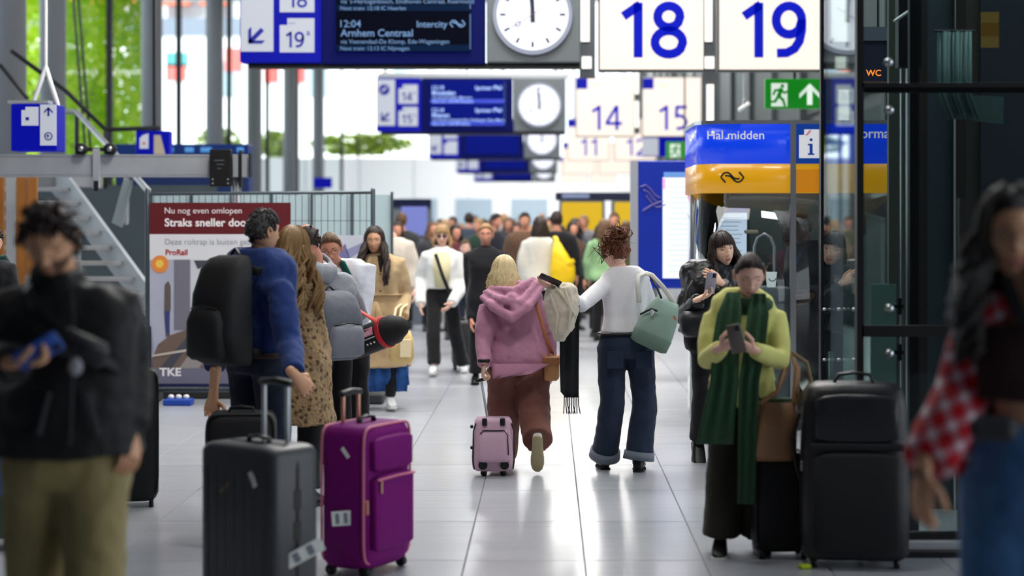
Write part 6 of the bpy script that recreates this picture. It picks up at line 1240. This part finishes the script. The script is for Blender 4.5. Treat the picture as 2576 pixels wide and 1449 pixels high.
for sg in (-1, 1):
    MB().tube([(sg*.13, -.08, .05), (sg*.138, -.085, .1), (sg*.135, -.085, .3), (sg*.12, -.08, .35)], .005, 6).build('piping', m_black, t, True); MB().box((sg*.06, -.094, .365), (.034, .03, .05), bev=.006).build('strap_loop', m_black, t)
    MB().tube([(sg*.065, -.075, .022), (sg*.065, -.045, .022)], .022, 14, rnd=False).build('wheel', m_black, t, True); MB().disc((sg*.072, .078), .03, -.122, -.085, 16).build('wheel_housing', m_black, t)
for z in (.33, .19): MB().box((-.145, -.05, z), (.02, .05, .02), bev=.004).build('side_buckle', m_black, t)
tr_ = V(wx(1241, 12.42), 12.42, 0); rot = Matrix.Rotation(-math.radians(3), 3, 'Z')
a = rot@(at(1226, 1052, 12.44)-tr_); c = rot@(at(1211, 958, 12.52)-tr_); MB().tube([a, c], .009, 10).build('pull_tube', m_silver, t, True); MB().tube([c+V(-.03, 0, .0), c+V(.02, -.0, .012)], (.012, .014), 8).build('pull_grip', m_black, t, True)

# ------------------------------------------------------------------ bags carried, worn or held
def carried(name, label, cat, P): return thing(name, label, cat, P.loc, P.root.rotation_euler.z)
def backpack(P, label, m, w_, d_, h_, z0, yb, x0=0., name='backpack', m2=None, tilt=0.):
    t = carried(name, label, 'backpack', P); mb = MB()
    mb.loft([sring(x0+tilt*u, yb+d_/2*k, z0+u*h_, w_/2*k2, d_/2*k, 32, 3.4) for u, k, k2 in ((0, .6, .8), (.05, .85, .95), (.3, 1, 1), (.65, .92, .98), (.88, .7, .9), (.97, .5, .75), (1, .3, .55))])
    mb.build('pack', m, t, True)
    mb = MB(); mb.loft([sring(x0, yb+d_*.92, z0+u*h_, w_*.38*k2, d_*.24*k, 24, 3.2) for u, k, k2 in ((.06, .6, .8), (.1, 1, 1), (.4, 1, 1), (.5, .7, .85), (.53, .3, .6))]); pk_ = mb.build('front_pocket', m2 or m, t, True)
    MB().tube([(x0-w_*.3, yb+d_*1.0, z0+h_*.52), (x0, yb+d_*1.06, z0+h_*.55), (x0+w_*.3, yb+d_*1.0, z0+h_*.52)], .005, 6).build('zip', m_black, pk_, True)
    MB().tube([(x0-.05, yb+.02, z0+h_*.98), (x0, yb+.02, z0+h_*1.06), (x0+.05, yb+.02, z0+h_*.98)], (.006, .012), 8).build('top_loop', m_black, t, True)
    s = P.s
    for k, sg in (('l', 1), ('r', -1)):
        sh = P.J['sh_'+k]; nk = P.J['neck']; c = V(sh.x*.62+nk.x*.38, sh.y, 0)
        pts = [V(x0+sg*w_*.2, yb+.02, z0+h_*.9), V(c.x, c.y+.08*s, sh.z+.075*s), V(c.x, c.y-.02*s, sh.z+.085*s), V(c.x*1.05, c.y-.135*s, sh.z-.02*s), V(c.x*1.15, c.y-.15*s, sh.z-.18*s), V(c.x*1.35, c.y-.05*s, sh.z-.34*s), V(x0+sg*w_*.42, yb+.02, z0+h_*.12)]
        MB().tube(pts, (.024, .007), 8).build('strap', m2 or m, t, True)
    return t
backpack(P2, 'large black backpack on the man in the blue shirt', bn, .34, .25, .60, .92, .165)
m_gp = cloth('grey_pack', (92, 96, 106), .7, .3, .1, 12); m_gp2 = cloth('grey_pack_light', (120, 124, 134), .7, .3, .1, 12)
backpack(P4, 'grey backpack with front pocket on the hugging man', m_gp, .36, .24, .48, .74, .14, x0=.125, m2=m_gp2)
backpack(P18, 'dark green backpack on the person at the left edge', cloth('green_pack', (32, 72, 66)), .34, .22, .46, 1.02, .15)
# sling bag and phone of the man in black
t = carried('sling_bag', 'black sling bag with pale tag across the black jacket', 'bag', P1); c = P1.L(at(206, 876, 5.84))
mb = MB(); mb.box((0, 0, 0), (.17, .06, .09), bev=.02); o = mb.build('pouch', bn2, t, True, loc=c, rot=(0, math.radians(25), math.radians(6))); MB().tube([(-.075, -.032, .015), (.075, -.032, .015)], .004, 6).build('zip', m_dark, o)
MB().tube([P1.L(at(262, 905, 5.86)), P1.L(at(318, 940, 6.08)), P1.L(at(318, 900, 6.3))], (.02, .006), 6).build('strap', m_black, t); MB().tube([P1.L(at(160, 850, 5.86)), P1.L(at(86, 775, 5.88)), P1.L(at(70, 730, 5.98)), P1.L(at(78, 690, 6.16))], (.02, .006), 6).build('strap', m_black, t)
MB().ball(P1.L(at(190, 922, 5.81)), (.022, .012, .03), 10, 8).build('pale_charm', mat('charm_grey', (150, 152, 160), .5), t, True)
def phone(P, label, c, d, n, m, w_=.074, h_=.15):
    t = carried('phone', label, 'phone', P); d = Vector(d).normalized(); n = Vector(n); n = (n-d*n.dot(d)).normalized(); x = d.cross(n); R = Matrix((x, -n, d)).transposed()
    MB().box(c, (w_, .009, h_), R, bev=.004).build('case', m, t, True); MB().box(Vector(c)+n*.005*1.0, (w_*.92, .001, h_*.95), R).build('screen', m_black, t); MB().box(Vector(c)-n*.006+d*h_*.36-x*w_*.22, (.022, .004, .03), R, bev=.002).build('camera_bump', m_dark, t); return t
phone(P1, 'blue cased phone in the hand of the man in black', P1.L(at(97, 884, 5.7)), (.6, .0, .35), (.1, .8, .6), mat('phone_blue', (24, 70, 150), .4))
phone(P14, 'dark phone held by the woman in the green scarf', P14.L(at(1852, 852, 9.02)), (-.25, -.25, 1), (.0, .9, .5), mat('phone_grey', (92, 84, 80), .35))
phone(P13, 'pale phone with clear case held by the woman in shiny black', P13.L(at(1788, 712, 12.6)), (.1, -.2, 1), (.0, .9, .4), mat('phone_lilac', (150, 146, 160), .3))
phone(P11, 'dark phone in the outstretched hand of the white knit woman', P11.L(at(1384, 704, 12.06)), (.9, .1, .4), (.1, -.4, .9), mat('phone_brown', (46, 38, 36), .4))
# tan shoulder bag of the blonde woman
t = carried('shoulder_bag', 'tan leather shoulder bag at the hip of the mauve hoodie woman', 'bag', P10); tb2 = mat('tan_leather', (186, 130, 82), .5, var=.08)
c = P10.L(at(1388, 925, 12.66)); rbox(MB(), c.x, c.y, c.z-.085, .10, .18, .17, 5, .02).build('bag_body', tb2, t, True); MB().box((c.x-.0, c.y, c.z+.05), (.11, .19, .07), bev=.012).build('flap', mat('tan_flap', (164, 108, 66), .5), t); MB().box((c.x-.01, c.y-.0, c.z+.09), (.006, .03, .04), bev=.002).build('clasp', m_dark, t)
MB().tube([P10.L(at(1388, 888, 12.66)), P10.L(at(1374, 850, 12.60)), P10.L(at(1356, 790, 12.58)), P10.L(at(1342, 735, 12.66)), P10.L(at(1335, 722, 12.78)), P10.L(at(1338, 730, 12.92))], (.013, .004), 8).build('strap', mat('strap_tan', (176, 108, 72), .5), t, True)
# coat and scarf over the arm of the white knit woman
t = carried('folded_coat', 'beige coat draped over the arm of the white knit woman', 'coat', P11); bc = cloth('beige_coat', (208, 196, 178), .85, .5, .08, 10)
mb = MB(); R = []
for py, a, b_, dd in ((712, 1392, 1440, .05), (722, 1378, 1452, .09), (752, 1370, 1458, .12), (790, 1372, 1456, .12), (830, 1384, 1440, .10), (858, 1396, 1418, .06)):
    c = at((a+b_)/2, py, 12.16); R.append([P11.L(q) for q in sring(c.x, c.y, c.z, (b_-a)/2*12.16/F, dd, 24, 2.3)])
mb.loft(R); me = remesh(mb, .010, 2, .014, 16); link('draped_coat', me, bc, t, True)
for pts in ([(1384, 740), (1402, 790), (1398, 840)], [(1420, 725), (1436, 780), (1428, 830)], [(1398, 722), (1420, 750), (1450, 800)]): MB().tube([P11.L(at(x, y, 12.045)) for x, y in pts], [(.006, .004), (.014, .012), (.004, .004)], 8).build('coat_fold', bc, t, True)
t = carried('fringed_scarf', 'black fringed scarf hanging below the beige coat', 'scarf', P11); s1 = strip([(768, 1412, 1458, 12.24), (850, 1408, 1457, 12.24), (930, 1408, 1456, 12.24), (985, 1410, 1456, 12.25), (1000, 1422, 1456, 12.25)], 10, .008, 2); local(s1, P11).build('cloth', cloth('black_scarf', (30, 30, 33)), t, True)
for k in range(9): MB().tube([P11.L(at(1420+k*4.4, 998-max(0, 3-k)*3, 12.25)), P11.L(at(1419+k*4.6, 1020, 12.24)), P11.L(at(1422+k*4.2+(k % 3-1)*4, 1040, 12.25))], .0035, 5).build('fringe_tassel', _M['black_scarf'], t)
# green bag of the white knit woman
t = carried('duffel_bag', 'sage green duffel bag slung on the shoulder of the white knit woman', 'bag', P11); sg_ = mat('sage_canvas', (134, 158, 146), .8, var=.08, bump=(40, .2, .006)); sg2 = mat('sage_base', (106, 130, 116), .8)
R = Matrix.Rotation(math.radians(24), 3, 'Y'); c0 = at(1656, 812, 12.4); mb = MB(); rows = ((-.175, .10, .08), (-.165, .125, .1), (-.06, .13, .105), (.06, .115, .085), (.13, .09, .05), (.165, .075, .02))
mb.loft([[P11.L(c0+R@(q)) for q in sring(0, 0, z, a, d_, 32, 3.6)] for z, a, d_ in rows]); mb.build('bag_body', sg_, t, True)
mb = MB(); mb.loft([[P11.L(c0+R@(q)) for q in sring(0, 0, z, a*1.02, d_*1.03, 32, 3.6)] for z, a, d_ in ((-.178, .10, .08), (-.166, .127, .1), (-.085, .131, .105), (-.08, .129, .104))]); mb.build('bag_base', sg2, t, True)
m_cr = mat('cream_strap', (206, 204, 196), .7)
for pts in ([(1608, 760), (1604, 718), (1606, 694), (1622, 686)], [(1700, 770), (1668, 722), (1640, 692), (1622, 686)]): MB().tube([P11.L(at(x, y, (12.4, 12.4, 12.44, 12.56)[i])) for i, (x, y) in enumerate(pts)], (.016, .005), 8).build('strap', m_cr, t, True)
MB().tube([P11.L(at(1632, 690, 12.5)), P11.L(at(1652, 722, 12.36)), P11.L(at(1664, 750, 12.33))], (.008, .004), 6).build('black_strap', m_black, t, True); MB().ball(P11.L(at(1640, 786, 12.29)), (.012, .01, .024), 10, 8).build('zip_charm', m_silver, t, True); MB().box(P11.L(at(1698, 800, 12.33)), (.012, .008, .03), (0, .4, 0)).build('red_label', mat('coral_label', (200, 110, 96), .6), t); MB().tube([P11.L(at(1612, 790, 12.33)), P11.L(at(1640, 776, 12.29)), P11.L(at(1652, 782, 12.29))], .007, 6).build('zip', m_black, t, True)
# yellow bag, tote of the trench woman, roll mat, black bag, brown tote, blue bag
t = carried('shoulder_bag', 'bright yellow bag on the back of the cream jacket woman', 'bag', P12); yb = mat('yellow_nylon', (242, 200, 10), .6, bump=(8, .6, .04))
mb = MB(); Rr = []
for py, a, b_, dd in ((608, 1394, 1408, .03), (640, 1388, 1428, .10), (670, 1384, 1446, .14), (700, 1382, 1448, .15), (722, 1386, 1436, .12), (730, 1396, 1420, .08)): c = at((a+b_)/2, py, 24.62); Rr.append([P12.L(q) for q in sring(c.x, c.y, c.z, (b_-a)/2*24.62/F, dd, 22, 2.6)])
mb.loft(Rr); mb.build('bag_body', yb, t, True); MB().tube([P12.L(at(1402, 612, 24.6)), P12.L(at(1398, 598, 24.75)), P12.L(at(1394, 596, 25.0))], (.03, .01), 8).build('strap', yb, t, True); MB().box(P12.L(at(1428, 664, 24.5)), (.2, .03, .06), (0, .5, 0), bev=.01).build('side_flap', yb, t)
t = carried('tote_bag', 'cream and straw coloured tote on the arm of the trench woman', 'bag', P6); st_ = mat('straw', (206, 176, 118), .85, var=.2, vscale=40); cr_ = mat('cream_canvas', (224, 206, 166), .85)
mb = MB(); Rr = []
for py, a, b_, dd in ((912, 986, 1036, .05), (900, 978, 1042, .07), (860, 982, 1040, .08), (832, 996, 1032, .05)): c = at((a+b_)/2, py, 16.3); Rr.append([P6.L(q) for q in sring(c.x, c.y, c.z, (b_-a)/2*16.3/F, dd, 24, 4)])
mb.loft(Rr); mb.build('bag_body', st_, t, True); MB().box(P6.L(at(1020, 876, 16.2)), (.1, .02, .16), bev=.006).build('canvas_panel', cr_, t)
for dx in (0, 14): MB().tube([P6.L(at(1000+dx, 836, 16.28)), P6.L(at(990+dx, 806, 16.36)), P6.L(at(996+dx, 775, 16.44)), P6.L(at(1010+dx, 765, 16.55))], (.012, .005), 8).build('handle', cr_, t, True)
t = carried('paper_bag', 'blue printed carrier bag beside the knees of the trench woman', 'bag', P6); mb = MB(); Rr = []
for py, a, b_, dd in ((968, 1002, 1030, .05), (930, 1000, 1026, .05)): c = at((a+b_)/2, py, 16.75); Rr.append([P6.L(q) for q in sring(c.x, c.y, c.z, (b_-a)/2*16.75/F, dd, 20, 6)])
mb.loft(Rr); mb.build('bag_body', mat('blue_print_bag', (30, 62, 120), .6, var=.6, vscale=20), t); MB().tube([P6.L(at(1008, 932, 16.72)), P6.L(at(1016, 860, 16.65)), P6.L(at(1014, 806, 16.58))], .006, 6).build('handle', cr_, t, True)
t = thing('rolled_mat', 'black rolled mat with pink label and red strap', 'mat', (0, 0, 0)); a, b_ = at(880, 872, 13.42), at(1000, 824, 13.2); ax_ = (b_-a).normalized(); L_ = (b_-a).length
mb = MB(); mb.tube([a, lerp(a, b_, .06), lerp(a, b_, .5), lerp(a, b_, .94), b_], [.092, .106, .108, .106, .088], 28); mb.build('mat_roll', bn, t, True); up_ = V(0, 0, 1)-ax_*ax_.z; up_.normalize(); fr_ = ax_.cross(up_); fr_ = fr_ if fr_.y < 0 else -fr_
def onroll(u, ang, r=.1085): return lerp(a, b_, u)+(fr_*math.cos(ang)+up_*math.sin(ang))*r
MB().tube([onroll(.76, 2*math.pi*i/30, .110) for i in range(30)], (.006, .022), 6, up=ax_, closed=True).build('red_strap', mat('red_webbing', (190, 24, 44), .6), t, True)
MB().tube([onroll(.76, 1.2, .112), at(945, 808, 13.1), at(915, 788, 13.15), at(888, 772, 13.25)], (.02, .006), 8).build('carry_strap', mat('coral_webbing', (206, 74, 62), .6), t, True)
lb = MB(); lb.add([onroll(u, an) for u, an in ((.44, .58), (.68, .58), (.68, .28), (.68, .02), (.44, .02), (.44, .28))], [(0, 1, 2, 5), (5, 2, 3, 4)]); lab = lb.build('pink_label', mat('pink_label', (236, 150, 176), .6), t)
fmap = lambda x, y, z: tuple(onroll(.455+x, .10+z, .1105)); text(lab, 'Coleman', 0, 0, .05, .22, mat('label_white', (250, 236, 240), .6), .02, f=lambda x, y, z: tuple(onroll(.46+x*.105, .06+z, .1105)), sx=1.6)
for k in range(3): MB().ball(onroll(.5+k*.07, -.5, .107), (.008, .006, .008), 8, 6).build('print_dot', m_tagw, t)
MB().add([onroll(u, an, .1095) for u, an in ((.45, -.12), (.7, -.12), (.7, -.18), (.45, -.18))], [(0, 1, 2, 3)]).build('print_line', m_tagw, t)
t = carried('shoulder_bag', 'soft black shoulder bag under the arm of the shiny jacket woman', 'bag', P13); mb = MB(); Rr = []
for py, a, b_, dd in ((848, 1724, 1770, .05), (835, 1712, 1780, .08), (800, 1708, 1784, .09), (782, 1720, 1776, .06)): c = at((a+b_)/2, py, 12.72); Rr.append([P13.L(q) for q in sring(c.x, c.y, c.z, (b_-a)/2*12.72/F, dd, 24, 2.6)])
mb.loft(Rr); mb.build('bag_body', mat('black_bag_leather', (22, 22, 26), .45, bump=(10, .4, .02)), t, True); MB().tube([P13.L(at(1724, 790, 12.74)), P13.L(at(1728, 735, 12.78)), P13.L(at(1752, 692, 12.9)), P13.L(at(1762, 690, 13.08))], (.014, .006), 8).build('strap', m_black, t, True)
t = carried('tote_bag', 'brown leather tote hanging from the arm of the green scarf woman', 'bag', P14); br_ = mat('brown_leather', (142, 104, 72), .5, var=.12, bump=(8, .3, .03)); mb = MB(); Rr = []
for py, a, b_, dd in ((1156, 1890, 1992, .07), (1140, 1886, 2002, .085), (1060, 1898, 2004, .085), (1010, 1906, 2002, .07)): c = at((a+b_)/2, py, 9.34); Rr.append([P14.L(q) for q in sring(c.x, c.y, c.z, (b_-a)/2*9.34/F, dd, 28, 3.6)])
mb.loft(Rr); mb.build('bag_body', br_, t, True); mb = MB(); c = at(1953, 1008, 9.34); mb.loft([[P14.L(q) for q in sring(c.x, c.y, c.z+dz, .078, .05, 24, 3)] for dz in (-.03, .012)]); mb.build('bag_lining', mat('green_lining', (60, 84, 56), .8), t, True)
for dx, dd in ((0, -.06), (22, .05)): MB().tube([P14.L(at(1914+dx*.4, 1014, 9.34+dd)), P14.L(at(1956, 985, 9.36+dd)), P14.L(at(1972+dx*.3, 930, 9.4+dd*.5)), P14.L(at(1986, 888, 9.42)), P14.L(at(2004+dx*.2, 925, 9.4+dd*.5)), P14.L(at(1996+dx*.3, 1014, 9.34+dd))], (.012, .006), 8).build('handle', br_, t, True)
MB().tube([P14.L(at(2000, 1020, 9.36)), P14.L(at(2042, 960, 9.44)), P14.L(at(2030, 912, 9.46)), P14.L(at(1990, 886, 9.44))], (.012, .005), 8).build('long_strap', mat('strap_olive', (112, 92, 62), .6), t, True)
t = thing('blue_bag', 'big blue soft bag leaning on the green suitcase at the left edge', 'bag', (0, 0, 0)); mb = MB(); Rr = []
for py, a, b_, dd in ((1242, -70, 30, .10), (1225, -80, 54, .13), (1170, -80, 66, .14), (1090, -70, 44, .12), (1020, -50, 10, .07), (1000, -40, -10, .03)): c = at((a+b_)/2, py, 9.42); Rr.append(sring(c.x, c.y, c.z, (b_-a)/2*9.42/F, dd*.8, 26, 2.6))
mb.loft(Rr); mb.build('bag_body', cloth('blue_canvas', (40, 92, 160), .8, .5, .15, 6), t, True); MB().tube([at(-50, 1010, 9.42), at(-46, 980, 9.55), at(-30, 1090, 9.66)], (.014, .006), 8).build('strap', m_black, t, True)
